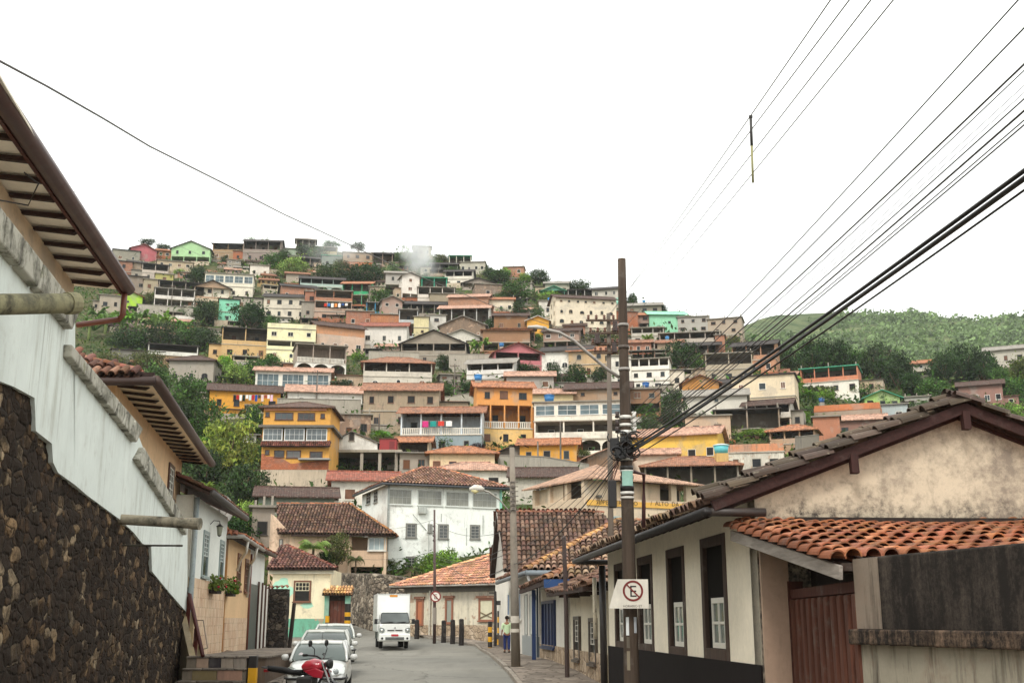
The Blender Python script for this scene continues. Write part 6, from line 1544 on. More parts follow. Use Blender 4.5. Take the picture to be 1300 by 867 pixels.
# G: grey panelled front
zg = 3.78; fGq, rGq, WG2 = rrow('house', 'low house with grey lower wall and slim pale door panels', 50.2, 62.4, 3.72, 'cfcac0', -.3)
xa, xb = fGq.loc(666, 800)[0], fGq.loc(683.5, 800)[0]
boxpart(rGq, 'grey_dado', 'paint', '8e9392', fGq, (xa-.6, WG2-.02, -.05, -.003, -.3, fGq.loc(675,807)[1]), bw=.01)
for u0, u1, v0 in ((667,670,754),(673.5,677,754),(680,683.5,756)): 
    a_ = fGq.rect(u0, u1, v0, 806); win2(rGq, fGq, a_, '8a8d88', .07, None, None, solid='c4c6bf', sill=False)
boxpart(rGq, 'side_rail', 'metal', '3a4450', fGq, (WG2-.14, WG2+.02, -.12, -.05, -.3, 3.3))
A = fGq.M @ Vector((WG2+.6,-.65,zg)); B = Vector((A.x+7.5, A.y-.2, zg)); top = Vector((A.x+4.6, A.y+6.3, zg+2.6))
far = fGq.M @ Vector((-.3,-.65,zg)); 
tiled(rGq, A, B, Vector((B.x, top.y, top.z)), top, '7f6250', .27, .44, 5, True, 73, .5, .18)
tiled(rGq, far, A, top, far+Vector((5,0,2.6)), '745648', .27, .44, 5, True, 74, .5, .15); ridge(rGq, A, top, 'b98a5c', .16); ridge(rGq, top, Vector((B.x, top.y, top.z)), 'a87650')
gutter(rGq, [A+Vector((-.02,-.05,-.1)), B+Vector((0,-.05,-.1))], .12, '7d868c'); gutter(rGq, [far+Vector((-.05,0,-.1)), A+Vector((-.05,0,-.1))], .1, '6a6f72')
gutter(rGq, [A+Vector((.05,-.05,-.15)), A+Vector((.35,.5,-.9)), A+Vector((.4,.6,-1.2))], .07, 'b9bab6', 'downpipe')
# H1: blue doors
fH, rH, WH = rrow('house', 'low white house with dark blue doors and stone base', 42.4, 49.7, 3.0, 'dcd8cc', -.3)
boxpart(rH, 'stone_base', 'dado', 'ffffff', fH, (-.02, WH+.02, -.06, -.003, -.35, fH.loc(695,818)[1]))
rb = fH.rect(690, 706, 762, 822); win2(rH, fH, rb, '1f2c4c', .12, None, None, solid='26365e', out=.1, name='door')
for k in (1, 2, 3): x = lerp(rb[0], rb[1], k/4); boxpart(rH, 'door_batten', 'paint', '1c2744', fH, (x-.05, x+.05, -.06, -.02, rb[2]+.1, rb[3]-.1))
boxpart(rH, 'blue_post', 'paint', '24365c', fH, (fH.loc(699,800)[0]-.08, fH.loc(699,800)[0]+.08, -.75, -.6, -.3, 2.9))
A = fH.M @ Vector((WH+.5,-.85,3.12)); far = fH.M @ Vector((-.3,-.85,3.0)); B = Vector((A.x+6.5, A.y-.2, 3.16)); top = Vector((A.x+3.4, A.y+4.2, 4.75))
tiled(rH, A, B, Vector((B.x, top.y, top.z)), top, '866a54', .27, .44, 5, True, 75, .5, .22)
tiled(rH, far, A, top, far+Vector((3.2,0,1.6)), '6c5040', .27, .44, 5, True, 76); ridge(rH, A, top, 'a87a58', .15)
m = NB(rH); m.bar(far+Vector((0,0,-.1)), A+Vector((0,0,-.1)), .1, .16); m.build('eave_board', MT['beamy'], rH, '3a2a24')
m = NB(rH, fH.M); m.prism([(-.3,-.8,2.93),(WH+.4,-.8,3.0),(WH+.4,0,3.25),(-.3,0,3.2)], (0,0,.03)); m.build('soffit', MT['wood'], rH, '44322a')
m = NB(rH); m.bar(A+Vector((-.05,-.03,-.12)), A+Vector((2.0,-.05,-.1)), .05, .3); m.build('blue_fascia', MT['paint'], rH, '20406e'); gutter(rH, [A+Vector((2.0,-.05,-.08)), B+Vector((0,-.05,-.08))], .08, '55524e')
# H2: two narrow windows, stone base
fI2, rI2, WI2 = rrow('house', 'low cream house with two narrow sash windows and stone base', 34.6, 41.6, 2.62, 'd9d0ba', -.4)
boxpart(rI2, 'stone_base', 'dado', 'ffffff', fI2, (-.02, WI2+.02, -.06, -.003, -.45, fI2.loc(745,826.5)[1]))
for r4 in ((730.7,738,782,838),(750.2,759,784,843)): win2(rI2, fI2, fI2.rect(*r4), '4f463e', .12, (2, 4), 'cfcabf', '3c403e', .42, out=.09)
A = fI2.M @ Vector((WI2+.5,-.75,2.66)); far = fI2.M @ Vector((-.4,-.75,2.66)); B = Vector((A.x+5, A.y-.2, 2.7)); top = Vector((A.x+3.2, A.y+3.8, 4.1))
tiled(rI2, far, A, top, far+Vector((3,0,1.4)), '6e5242', .27, .44, 5, True, 78, .5, .12, .12); tiled(rI2, A, B, Vector((B.x, top.y, top.z)), top, '6e5242', .27, .44, 5, True, 77); ridge(rI2, A, top, '7a5a48', .15)
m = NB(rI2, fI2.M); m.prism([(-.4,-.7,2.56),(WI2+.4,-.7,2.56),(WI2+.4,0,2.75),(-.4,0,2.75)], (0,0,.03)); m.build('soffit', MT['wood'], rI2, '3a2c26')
m = NB(rI2); m.bar(far+Vector((0,0,-.06)), A+Vector((0,0,-.06)), .1, .14); m.build('eave_board', MT['beamy'], rI2, '3a2c26')
for x in (WI2*.3, WI2*.6, WI2*.9): boxpart(rI2, 'rafter', 'beam', '3a2c26', fI2, (x-.05, x+.05, -.7, -.003, 2.46, 2.57))
p = P(719.5, 860, 37.5); post((1.75, 37.5, rz_(37.5)+.1), P(717, 682, 37.5).z-rz_(37.5)-.1, .075, '3a2c28', 'slim dark street post before the low cream house', 'steel_post', (-.06,0), 'metal')
# sidewalk step
o = boxpart(None, 'pavement_step', 'pebble', 'b0a593', None, (0,1,0,1,0,.1)) if False else None
# ------------------------------------------------------------------ near right house with dark plinth and its gable
IA, IB = 5.4, -.083
fN = fac_line(IA, IB, 32.6, 18.3); WN = (Vector((IA+IB*18.3, 18.3, 0))-fN.P0).length
pr = fN.M @ Vector((WN/2, 3.5, 0)); rN = thing('house', (pr.x, pr.y, -.2), 0, 'near cream house with black plinth, tall dark windows and stained tiled gable', 'house')
zN = 3.62; WD_ = 7.4
holes = []
rows_ = [(893,923,690.5,836),(848.5,870,704.5,832),(811,829,714,827)]
for u0, u1, v0, v1 in rows_:
    r_ = fN.rect(u0, u1, v0, v1); holes.append(r_)
xl_, xr_ = holes[2][0]-holes[1][0], 0
h4 = (2*holes[2][0]-holes[1][0], 2*holes[2][1]-holes[1][1], holes[2][2], holes[2][3])
if h4[0] > .4: holes.append(h4)
m = NB(rN, fN.M); wall_open(m, 0, WN, -.6, zN, holes, .45)
m.quad((0,WD_,-.6), (0,0,-.6), (0,0,zN), (0,WD_,zN))
m.build('wall', MT['clean'], rN, 'efe5cf')
zp = fN.loc(956, 842.5)[1]
pm = NB(rN, fN.M); xs = sorted([0, WN]+[x for h_ in holes for x in (h_[0]-.004, h_[1]+.004)])
pm.box(-.01, WN+.01, -.035, -.004, -.6, zp); pm.build('black_plinth', MT['matte'], rN, '221e1d')
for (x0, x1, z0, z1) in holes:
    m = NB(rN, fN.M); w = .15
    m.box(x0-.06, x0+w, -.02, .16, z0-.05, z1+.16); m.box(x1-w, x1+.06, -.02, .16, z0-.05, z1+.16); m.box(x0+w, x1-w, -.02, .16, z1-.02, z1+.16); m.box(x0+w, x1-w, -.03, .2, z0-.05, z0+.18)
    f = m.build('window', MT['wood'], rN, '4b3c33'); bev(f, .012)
    m = NB(rN, fN.M); m.quad((x0,.06,z0), (x1,.06,z0), (x1,.06,z1), (x0,.06,z1)); m.build('painted_dark_interior', MT['matte'], f, '16120f')  # flat near-black sheet paints the unlit room behind the opening
    m = NB(rN, fN.M); xa, xb, za, zb = lerp(x0+w, x1-w, .34), x1-w+.0, z0+.19, lerp(z0, z1, .53); t = .06
    m.box(xa, xa+t, -.012, .03, za, zb); m.box(xb-t, xb, -.012, .03, za, zb); m.box(xa+t, xb-t, -.012, .03, zb-t*1.6, zb); m.box(xa+t, xb-t, -.012, .03, za, za+t*1.6); xm = (xa+xb)/2; m.box(xm-.025, xm+.025, -.008, .026, za+t, zb-t); zm = (za+zb)/2; m.box(xa+t, xb-t, -.006, .024, zm-.025, zm+.025)
    s_ = m.build('sash', MT['paint'], f, 'd6d2c6'); bev(s_, .006)
    m = NB(rN, fN.M); m.quad((xa+t,.02,za+t), (xb-t,.02,za+t), (xb-t,.02,zb-t), (xa+t,.02,zb-t)); m.build('sash_glass', MT['glass'], s_, '4a5654')
# gable wall
gW = 7.0; gx = lambda s, z, o=0: fN.M @ Vector((WN+o, s, z))
zAp = P(1222, 499, gx(gW/2, 0).y).z-.42
prof = [(0,-.6),(gW,-.6),(gW,zN),(gW/2,zAp),(0,zN)]
m = NB(rN); ga = [gx(s, z) for s, z in prof]; m.prism(ga, gx(0,0,-.4)-gx(0,0)); m.build('gable_wall', MT['gable'] if 'gable' in MT else MT['old'], rN, 'cfc0a8')
OVE = .78; OVV = .32; k_ = (zAp-zN)/(gW/2)
def slope_pts(side, lift, vo=OVV):
    s0 = -OVE if side < 0 else gW+OVE
    zE = zN+.18-k_*OVE; zR = zAp+.18
    a = gx(s0, zE+lift, vo); b = fN.M @ Vector((-.6, s0, zE+lift)); c = fN.M @ Vector((-.6, gW/2, zR+lift)); d = gx(gW/2, zR+lift, vo)
    return a, b, c, d
a, b, c, d = slope_pts(-1, -.03, .1); tiled(rN, b, a, d, c, '77604d', .25, .42, 6, True, 81, .5, .12); E_near, E_far = slope_pts(-1, 0)[0], slope_pts(-1, 0)[1]
a, b, c, d = slope_pts(1, -.03, .1); tiled(rN, a, b, c, d, '6b5648', .25, .42, 6, True, 82, .5, .12); ridge(rN, d, c, '5a473c', .16); ridge_near = d.copy()
# verge tiles running up both rakes and barge boards
for side in (-1, 1):
    a, b, c, d = slope_pts(side, .0); r = random.Random(side+5); m = NB(rN); dirv = (d-a).normalized(); acr = (gx(0,0,1)-gx(0,0,0)).normalized(); nn_ = acr.cross(dirv)
    if nn_.z < 0: nn_ = -nn_
    for layer in (0, 1, 2):
        L = (d-a).length; kx = int(L/.44)+1
        for i in range(kx):
            t_ = r.uniform(.55, 1.3); m.tint = (t_, t_*r.uniform(.92,1.05), t_*r.uniform(.85,1.05))
            one_tile(m, a+dirv*(i*.44-.1)+acr*(-.02-.22*layer)+nn_*(.09+.045*layer+r.gauss(0,.015)), acr, (dirv+nn_*r.gauss(0,.03)+acr*r.gauss(0,.03)).normalized(), nn_, .105, .09, .5, 6)
    m.build('verge_tiles', MT['tilegeo'], rN, '54483f')
    m = NB(rN); m.bar(a+acr*-.05+nn_*-.06, d+acr*-.05+nn_*-.06, .06, .17, nn_); bev(m.build('barge_board', MT['beamy'], rN, '3a231f'), .008)
    m = NB(rN); m.bar(a+acr*-.30+nn_*-.13, d+acr*-.30+nn_*-.13, .05, .14, nn_); m.build('rake_beam', MT['beamy'], rN, '3f2621')
    for f_ in ((.55, 1.0) if side < 0 else (.7,)):
        m = NB(rN); p = lerp(a, d, f_); p2 = p+acr*-.05; m.bar(p2+Vector((0,0,-.12)), p2+Vector((0,0,-.42))+acr*.02, .12, .12); m.build('purlin_end', MT['wood'], rN, '3a221e')

m = NB(rN)
for k in range(26):
    x = lerp(.1, WN-.1, k/25); m2 = NB(rN, fN.M); m2.prism([(x-.045,-.62,zN-.29),(x+.045,-.62,zN-.29),(x+.045,.0,zN-.02),(x-.045,.0,zN-.02)], (0,0,.12)); m2.build('rafter', MT['beam'], rN, '2f2320')
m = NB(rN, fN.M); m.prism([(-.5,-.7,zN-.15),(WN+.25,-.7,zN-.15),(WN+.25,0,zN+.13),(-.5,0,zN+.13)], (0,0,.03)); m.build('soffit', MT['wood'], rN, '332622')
gp = [E_far+Vector((.3,.45,-.16)), E_far+Vector((-.02,.1,-.16)), E_near+Vector((-.05,0,-.16))]
gp = [fN.M @ Vector((-.75,1.6,zN-.28)), fN.M @ Vector((-.78,-.55,zN-.28)), fN.M @ Vector((-.6,-.86,zN-.28)), fN.M @ Vector((WN+.3,-.86,zN-.26))]
gutter(rN, gp, .075, '211d1c'); gutter(rN, [fN.M @ Vector((WN+.22,-.9,zN-.26)), fN.M @ Vector((WN+.22,.1,zN-.26))], .07, '352c28', 'gutter_return')
gutter(rN, [fN.M @ Vector((-.25,-.12,zN-.4)), fN.M @ Vector((-.25,-.12,-.4))], .1, '2f2a28', 'downpipe'); gutter(rN, [fN.M @ Vector((-.55,-.3,2.9)), fN.M @ Vector((-.55,-.3,1.2))], .06, 'c9bfa8', 'vent_pipe')
boxpart(rN, 'corner_wall', 'plaster', 'bfa58e', None, ) if False else None
# ------------------------------------------------------------------ lean-to with orange tiles, slatted door, stained yard wall
def leanto():
    A0 = gx(-.28, 3.12, .02); 
    out = (gx(0,0,1)-gx(0,0,0)).normalized(); al = (gx(1,0)-gx(0,0)).normalized()
    eA = A0+out*4.35; eA.z = 2.40; W = 9.5
    eB = eA+al*W; tB = A0+al*W; tB.z = A0.z+.02
    root = thing('lean_to', (eA.x+.5, eA.y+2, 0), 0, 'lean-to with bright orange barrel tiles and a brown slatted door', 'lean-to')
    tiled(root, eA, eB, tB, A0, '9a6345', .245, .40, 8, True, 91, .34, .08)
    # left verge row and barge board
    r = random.Random(6); m = NB(root); d = (A0-eA); L = d.length; d.normalize(); nn_ = al.cross(d); 
    if nn_.z < 0: nn_ = -nn_
    for i in range(int(L/.4)+1):
        t_ = r.uniform(.55, 1.0); m.tint = (t_, t_*.95, t_*.9); one_tile(m, eA+d*(i*.4-.05)-al*.06+nn_*.03, al, d, nn_, .11, .09, .46, 8)
    m.build('verge_tiles', MT['tilegeo'], root, '8a553a')
    m = NB(root); m.bar(eA-al*.05+Vector((0,0,-.13))-d*.1, A0-al*.05+Vector((0,0,-.13))+d*.25, .05, .17); bev(m.build('barge_board', MT['beamy'], root, '9a9188'), .008)
    m = NB(root)
    for i in range(5):
        p = eA+d*(.3+i*.95); m.bar(p+al*.05+Vector((0,0,-.14)), p+al*4.2+Vector((0,0,-.14)), .07, .1)
    m.build('battens', MT['wood'], root, '3f322a')
    # return wall at the house corner, then slatted door towards the pier
    a = gx(0.02, 0, .03); b = gx(.46, 0, .03)
    m = NB(root); m.prism([Vector((a.x,a.y,-.6)), Vector((b.x,b.y,-.6)), Vector((b.x,b.y,2.9)), Vector((a.x,a.y,2.95))], out*.06); m.build('return_wall', MT['plaster'], root, 'b59a85')
    P0 = Vector((b.x, b.y, 0))+out*.08; P1 = Vector((4.12, 13.9, 0)); fd = Fac(P0, (P1-P0)); Wd = (P1-P0).length
    m = NB(root, fd.M); m.box(0, Wd, .10, .16, -.5, 2.12); m.build('door', MT['wood'], root, '2e1a13')
    for i in range(11):
        x = lerp(.16, Wd-.16, i/10); boxpart(root, 'door_slat', 'wood', '5c3729', fd, (x-.115, x+.115, -.02, .099, -.4, 2.02), bw=.03)
    m = NB(root, fd.M); m.prism([(-.05,.35,1.9),(Wd+.1,.35,1.9),(Wd+.1,.35,2.26),(-.05,.35,2.98)], (0,.07,0)); m.build('gap_shade_panel', MT['wood'], root, '2a1f1a')  # added dark panel paints the unlit gap above the door
    boxpart(root, 'door_rail', 'wood', '4d271c', fd, (0, Wd, .0, .10, 2.03, 2.17), bw=.01); boxpart(root, 'door_jamb', 'wood', '46261d', fd, (-.05, .06, -.03, .2, -.5, 2.3))
    m = NB(root); m.bar(A0-al*(-.9)+Vector((0,0,.10))+out*.06, tB+Vector((0,0,.10))+out*.06, .08, .16); m.build('dark_edge_strip', MT['wood'], root, '2b221d')  # dark strip along the joint of lean-to roof and gable wall
    # dark inner room behind the gap
    q0 = gx(9.2, 0, .02)
    # yard wall
    w0 = Vector((4.10, 13.95, 0)); w1 = Vector((4.10+.85*2.9, 13.95-2.96*2.9, 0)); fw_ = Fac(w0, w1-w0); Lw = (w1-w0).length
    rw = thing('yard_wall', (w0.x+.3, w0.y-1, 0), 0, 'black-stained yard wall with a jutting ledge at the lower right', 'wall')
    zl0, zl1 = fw_.loc(1150, 820)[1], fw_.loc(1150, 799)[1]
    m = NB(rw, fw_.M); m.box(0, Lw, .02, .42, zl1-.02, 2.43); bev(m.build('upper_wall', MT['black'], rw, '564d45'), .025)
    m = NB(rw, fw_.M); m.box(0.0, Lw, .03, .42, -.6, zl1-.02); bev(m.build('lower_wall', MT['drip'], rw, '989180'), .02)
    m = NB(rw, fw_.M); n_ = 22
    for i in range(n_):
        xa, xb = lerp(-.06, Lw, i/n_), lerp(-.06, Lw, (i+1)/n_); j = .012*mnoise.noise(Vector((i*.7,0,0))); m.prism([(xa,-.09+j,zl0),(xb,-.09-j,zl0+.01),(xb,-.09-j,zl1),(xa,-.09+j,zl1)], (0,.14,0))
    bev(m.build('ledge', MT['black'], rw, '8a7360'), .02)
    m = NB(rw, fw_.M); m.box(0.01, .5, -.0, .03, zl1+.005, 2.42); m.build('pier_plaster', MT['drip'], rw, '85786a')
def m_drip():
    n = NT('dripping_plaster'); co = n.coord()
    st = n.noise(n.vec(co, (2.6, 2.6, .28)), 2.2, 7, .7); b = n.noise(co, 1.4, 7, .7); f = n.noise(co, 12, 5, .7)
    c = n.mix(1.0, n.ocol(), n.gray(n.rng(b, .3, .7, .75, 1.1)), 'MULTIPLY')
    c = n.mix(n.rng(st, .50, .68, 0, .85), c, (.05,.038,.03)); c = n.mix(n.rng(b, .55, .7, 0, .6), c, (.17,.10,.07))
    return n.pbr(c, .92, n.math('ADD', b, n.math('MULTIPLY', f, .4)), .45, .02)
MT['drip'] = m_drip()
leanto()
# ------------------------------------------------------------------ vehicles
def loft(m, secs, cap=True):
    rings = []
    for y, half in secs:
        pts = [(x, y, z) for x, z in half]+[(-x, y, z) for x, z in half[::-1] if abs(x) > 1e-6]
        rings.append([m.V(p) for p in pts])
    n = len(rings[0])
    for a, b in zip(rings, rings[1:]):
        for k in range(n): m.face((a[k], a[(k+1) % n], b[(k+1) % n], b[k]))
    if cap: m.face(rings[0][::-1]); m.face(rings[-1])
def wheel(root, x, y, r, w, rimc='9a9a98'):
    m = MB(); s = 1 if x > 0 else -1
    m.lathe([(r*.62,-w/2),(r*.93,-w/2),(r,-w/2+.03),(r,w/2-.03),(r*.93,w/2),(r*.62,w/2)], 28, (x, y, r), 'x'); t = m.build('wheel', MT['rubber'], root, '1d1c1b', True)
    m = MB(); m.lathe([(.03, s*w*.42),(r*.3,s*w*.44),(r*.55,s*w*.36),(r*.63,s*w*.48),(r*.63,-s*w*.3)], 24, (x, y, r), 'x'); m.build('rim', MT['chrome'], t, rimc, True)
def smooth(o, w=.02, lev=2):
    b = o.modifiers.new('bevel', 'BEVEL'); b.width = w; b.segments = 2; b.limit_method = 'ANGLE'; b.angle_limit = rad(30)
    return o
def car(loc, rz, col, label, lower=0.0, name='parked_car'):
    o = thing(name, loc, rz, label, 'car', 'cars parked along the left kerb')
    def sec(w, t, b): return [(0, b), (w-.12, b), (w-.01, b+.14), (w+.01, (t+b)/2+.03), (w-.02, t-.13), (w-.08, t-.03), (w*.6, t+.015), (0, t+.035)]
    S = [(-1.99,.52,.50,.30),(-1.93,.70,.60,.24),(-1.75,.79,.70,.20),(-1.45,.82,.80,.19),(-1.1,.83,.87,.19),(-.78,.84,.93,.19),(-.1,.85,.95,.19),(.8,.85,.97,.19),(1.5,.83,.97,.2),(1.8,.80,.93,.24),(1.93,.74,.78,.32),(1.97,.6,.6,.36)]
    m = MB(); loft(m, [(y, sec(w, t, b)) for y, w, t, b in S]); ob = m.build('body', MT['car'], o, col, True)
    sb = ob.modifiers.new('sub', 'SUBSURF'); sb.levels = 1; sb.render_levels = 2
    m = MB(); G = [(-.86,.74,.90,.91),(-.80,.76,.90,.955),(-.42,.72,.90,1.20),(-.04,.655,.90,1.395),(.55,.65,.90,1.42),(1.2,.63,.90,1.39),(1.62,.68,.9,1.1),(1.74,.70,.90,.94)]
    loft(m, [(y, [(0, b), (.80, b), (lerp(.80, w, min(1, (t-b)/.5*1.0)), t-.03 if t-b > .1 else t), (w*.9, t), (0, t+.012)]) for y, w, b, t in G]); m.build('windows', MT['glass'], o, '39443f', True)
    m = MB(); R = [(-.10,.60,1.385),(-.0,.645,1.42),(.55,.655,1.452),(1.2,.635,1.42),(1.34,.58,1.375)]
    loft(m, [(y, [(0, t-.05), (w, t-.06), (w+.012, t-.03), (w-.05, t), (0, t+.025)]) for y, w, t in R]); m.build('roof', MT['car'], o, col, True)
    for s in (-1, 1):
        for pt, pr in (([(s*.80,-.86,.90),(s*.745,-.42,1.18),(s*.64,-.04,1.405)], .042), ([(s*.805,.45,.93),(s*.655,.5,1.41)], .05), ([(s*.79,1.66,.93),(s*.70,1.45,1.2),(s*.62,1.22,1.40)], .075)): m = MB(); m.tube(pt, pr, 8); m.build('pillar', MT['car'], o, col, True)
        m = MB(); m.lathe([(.02,-.10),(.075,-.07),(.09,0),(.08,.08),(.02,.11)], 12, (s*.98,-.62,1.0), 'x'); ob = m.build('wing_mirror', MT['car'], o, 'b9b9b4', True)
        m = MB(); m.tube([(s*.80,-.60,.94),(s*.93,-.62,.98)], .03, 6); m.build('mirror_arm', MT['plastic'], ob, '232323')
        m = MB(); pts = [(.36,-1.955,.56),(.46,-1.90,.70),(.70,-1.66,.79),(.80,-1.56,.74),(.78,-1.70,.60),(.60,-1.90,.53)]
        hl = [m.V((s*x, y-.05, z)) for x, y, z in pts]; ce = m.V((s*.6,-1.93,.67))
        for k in range(6): m.face((hl[k], hl[(k+1) % 6], ce))
        ob = m.build('headlight', MT['chrome'], o, 'd4d6d2', True)
        m = MB(); m.lathe([(.085,-.02),(.07,-.05),(.02,-.06)], 14, (s*.56,-1.91,.65), 'y'); m.build('lens', MT['glass'], ob, '9aa0a0', True)
        wheel(o, s*.74, -1.25, .29, .19); wheel(o, s*.74, 1.27, .29, .19)
    m = MB(); m.box(-.30,.30,-2.03,-1.9,.52,.60); bev(m.build('grille', MT['plastic'], o, '1b1b1c'), .01)
    m = MB(); m.box(-.55,.55,-2.01,-1.9,.25,.35); bev(m.build('air_intake', MT['plastic'], o, '1d1d1e'), .01)
    m = MB(); m.tube([(-.86,-1.55,.47),(-.72,-1.95,.46),(0,-2.05,.46),(.72,-1.95,.46),(.86,-1.55,.47)], .035, 8); m.build('bumper_strip', MT['plastic'], o, '2a2a2b', True)
    m = MB(); m.box(-.2,.2,-2.10,-2.06,.36,.48); m.build('licence_plate', MT['paint'], o, 'b9bcbc')
    m = MB(); m.tube([(-.5,-.86,.935),(.1,-.72,1.0)], .012, 5); m.tube([(.0,-.87,.94),(.55,-.70,1.0)], .012, 5); m.build('wiper', MT['plastic'], o, '151515')
    m = MB(); m.tube([(0,.2,1.44),(0,.35,1.66)], .008, 5); m.build('aerial', MT['plastic'], o, '1d1d1d')
    return o
c1 = car(P(406.5, 860, 34.6).xy.to_3d()+Vector((0,0,rz_(33.2)+.0)), rad(5), 'bcbdb9', 'silver-white hatchback parked nearest the camera behind the red motorcycle')
car(Vector((P(411, 840, 39.5).x, 39.8, rz_(39.8)+.02)), rad(6), 'a9aba3', 'pale silver car parked in the middle of the kerbside row')
car(Vector((P(421.5, 820, 47).x, 47.5, rz_(47)+.06)), rad(8), 'b5b8b1', 'farthest white parked car, next to the striped bollard')
m = MB(); m.lathe([(.07,-.002),(.07,.002)], 14, (-.52,-.70,.0), 'y'); ob = m.build('sticker', MT['paint'], c1, 'd7cfd0'); ob.location = (0, .06, 1.06)
def truck():
    Y = 66; p = P(491, 823, Y); o = thing('box_truck', (p.x, Y+2.3, p.z), rad(10), 'small white box truck driving towards the camera', 'truck')
    m = MB(); m.box(-.94,.94,-1.15,2.5,.92,3.03); bev(m.build('cargo_box', MT['car'], o, 'e4e6e2'), .03)
    m = MB()
    for x in (-.945,.925): m.box(x,x+.02,-1.17,-1.152,.92,3.06)
    m.box(-.925,.925,-1.17,-1.152,2.97,3.03); m.box(-.925,.925,-1.17,-1.152,.92,.98); m.build('box_trim', MT['metal'], o, 'b9bab6')
    m = MB(); m.box(-.22,.22,-1.175,-1.153,2.86,2.96); m.build('box_sign', MT['paint'], o, 'd18a2c')
    def sec(w, t, b, ti): return [(0,b),(w,b),(w,1.25),(w-ti*.3,min(t,1.35)) if t > 1.35 else (w,t-.02),(w-ti,t-.05),(w-ti-.08,t),(0,t+.02)]
    m = MB(); loft(m, [(-2.62,sec(.82,1.30,.42,.02)),(-2.58,sec(.86,1.40,.40,.05)),(-2.22,sec(.87,1.98,.40,.13)),(-2.05,sec(.87,2.04,.40,.14)),(-1.25,sec(.87,2.05,.40,.14))]); bev(m.build('cab', MT['car'], o, 'e2e4e0'), .03)
    f = lambda z: -2.585-.03+(z-1.4)*.62
    m = MB(); ws = [(-.80,1.40),(.80,1.40),(.80,1.5),(.74,1.90),(.68,1.96),(-.68,1.96),(-.74,1.90),(-.80,1.5)]; m.prism([(x, f(z)-.01, z) for x, z in ws], (0,.03,.0)); m.build('windscreen', MT['glass'], o, '4a504e')
    m = MB()
    for k, (x, z) in enumerate(ws): x2, z2 = ws[(k+1) % 8]; m.bar((x*1.01,f(z)-.012,z), (x2*1.01,f(z2)-.012,z2), .03, .03, (0,1,.3))
    m.build('windscreen_seal', MT['rubber'], o, '1d1d1d')
    m = MB()
    for a, b in (((-.6,1.41),(-.1,1.46)),((.05,1.41),(.6,1.46))): m.bar((a[0],f(a[1])-.04,a[1]), (b[0],f(b[1])-.04,b[1]), .025, .025)
    m.build('wiper', MT['plastic'], o, '141414')
    for s in (-1, 1):
        m = MB(); pts = [(.56,1.02),(.60,1.10),(.80,1.16),(.86,1.10),(.86,.90),(.72,.86),(.60,.90)]; m.prism([(s*x,-2.655,z) for x, z in pts], (0,.06,0)); hl = m.build('headlight', MT['glass'], o, '7f8582')
        m = MB(); m.lathe([(.085,0),(.07,-.02),(.02,-.03)], 14, (s*.72,-2.655,.99), 'y'); m.build('lens', MT['chrome'], hl, 'd8dad6', True)
        m = MB(); m.lathe([(.07,0),(.06,-.02)], 14, (s*.70,-2.69,.56), 'y'); m.build('fog_light', MT['plastic'], o, '1c1c1c')
        m = MB(); m.box(s*1.05-.09,s*1.05+.09,-2.42,-2.34,1.34,1.62); mr = bev(m.build('wing_mirror', MT['plastic'], o, '1d1c1c'), .02)
        m = MB(); m.tube([(s*.85,-2.3,1.6),(s*.98,-2.36,1.56)], .015, 6); m.tube([(s*.86,-2.3,1.36),(s*.98,-2.36,1.4)], .015, 6); m.build('mirror_arm', MT['plastic'], mr, '1d1c1c')
        m = MB(); m.prism([(s*.875,-2.2,1.36),(s*.875,-1.4,1.36),(s*.80,-1.4,1.86),(s*.79,-2.0,1.86)], (s*.01,0,0)); m.build('side_window', MT['glass'], o, '2c302f')
        wheel(o, s*.72, -1.75, .32, .2); wheel(o, s*.66, 1.3, .32, .3)
    m = MB(); m.box(-.42,-.03,-2.66,-2.6,.98,1.03); m.box(.03,.42,-2.66,-2.6,.98,1.03); m.build('grille', MT['plastic'], o, '232323')
    m = MB(); m.lathe([(.05,0),(.045,-.02)], 12, (0,-2.63,1.13), 'y'); m.build('badge', MT['chrome'], o, 'b9b9b9')
    m = MB(); m.box(-.87,.87,-2.70,-2.55,.44,.80); bev(m.build('bumper', MT['car'], o, 'e0e2de'), .04)
    m = MB(); m.box(-.52,.52,-2.715,-2.69,.48,.63)
    m.build('lower_grille', MT['plastic'], o, '3a3d3c')
    m = MB()
    for z in (.52,.56,.60): m.box(-.5,.5,-2.725,-2.716,z-.008,z+.008)
    m.build('grille_slats', MT['metal'], o, '7a7d7a')
    m = MB(); m.box(-.2,.2,-2.725,-2.70,.68,.79); pl = m.build('licence_plate', MT['paint'], o, 'b02a33')
    m = MB(); m.box(-.8,.8,-2.5,2.45,.5,.9); m.build('chassis', MT['plastic'], o, '1a1a1a')
truck()
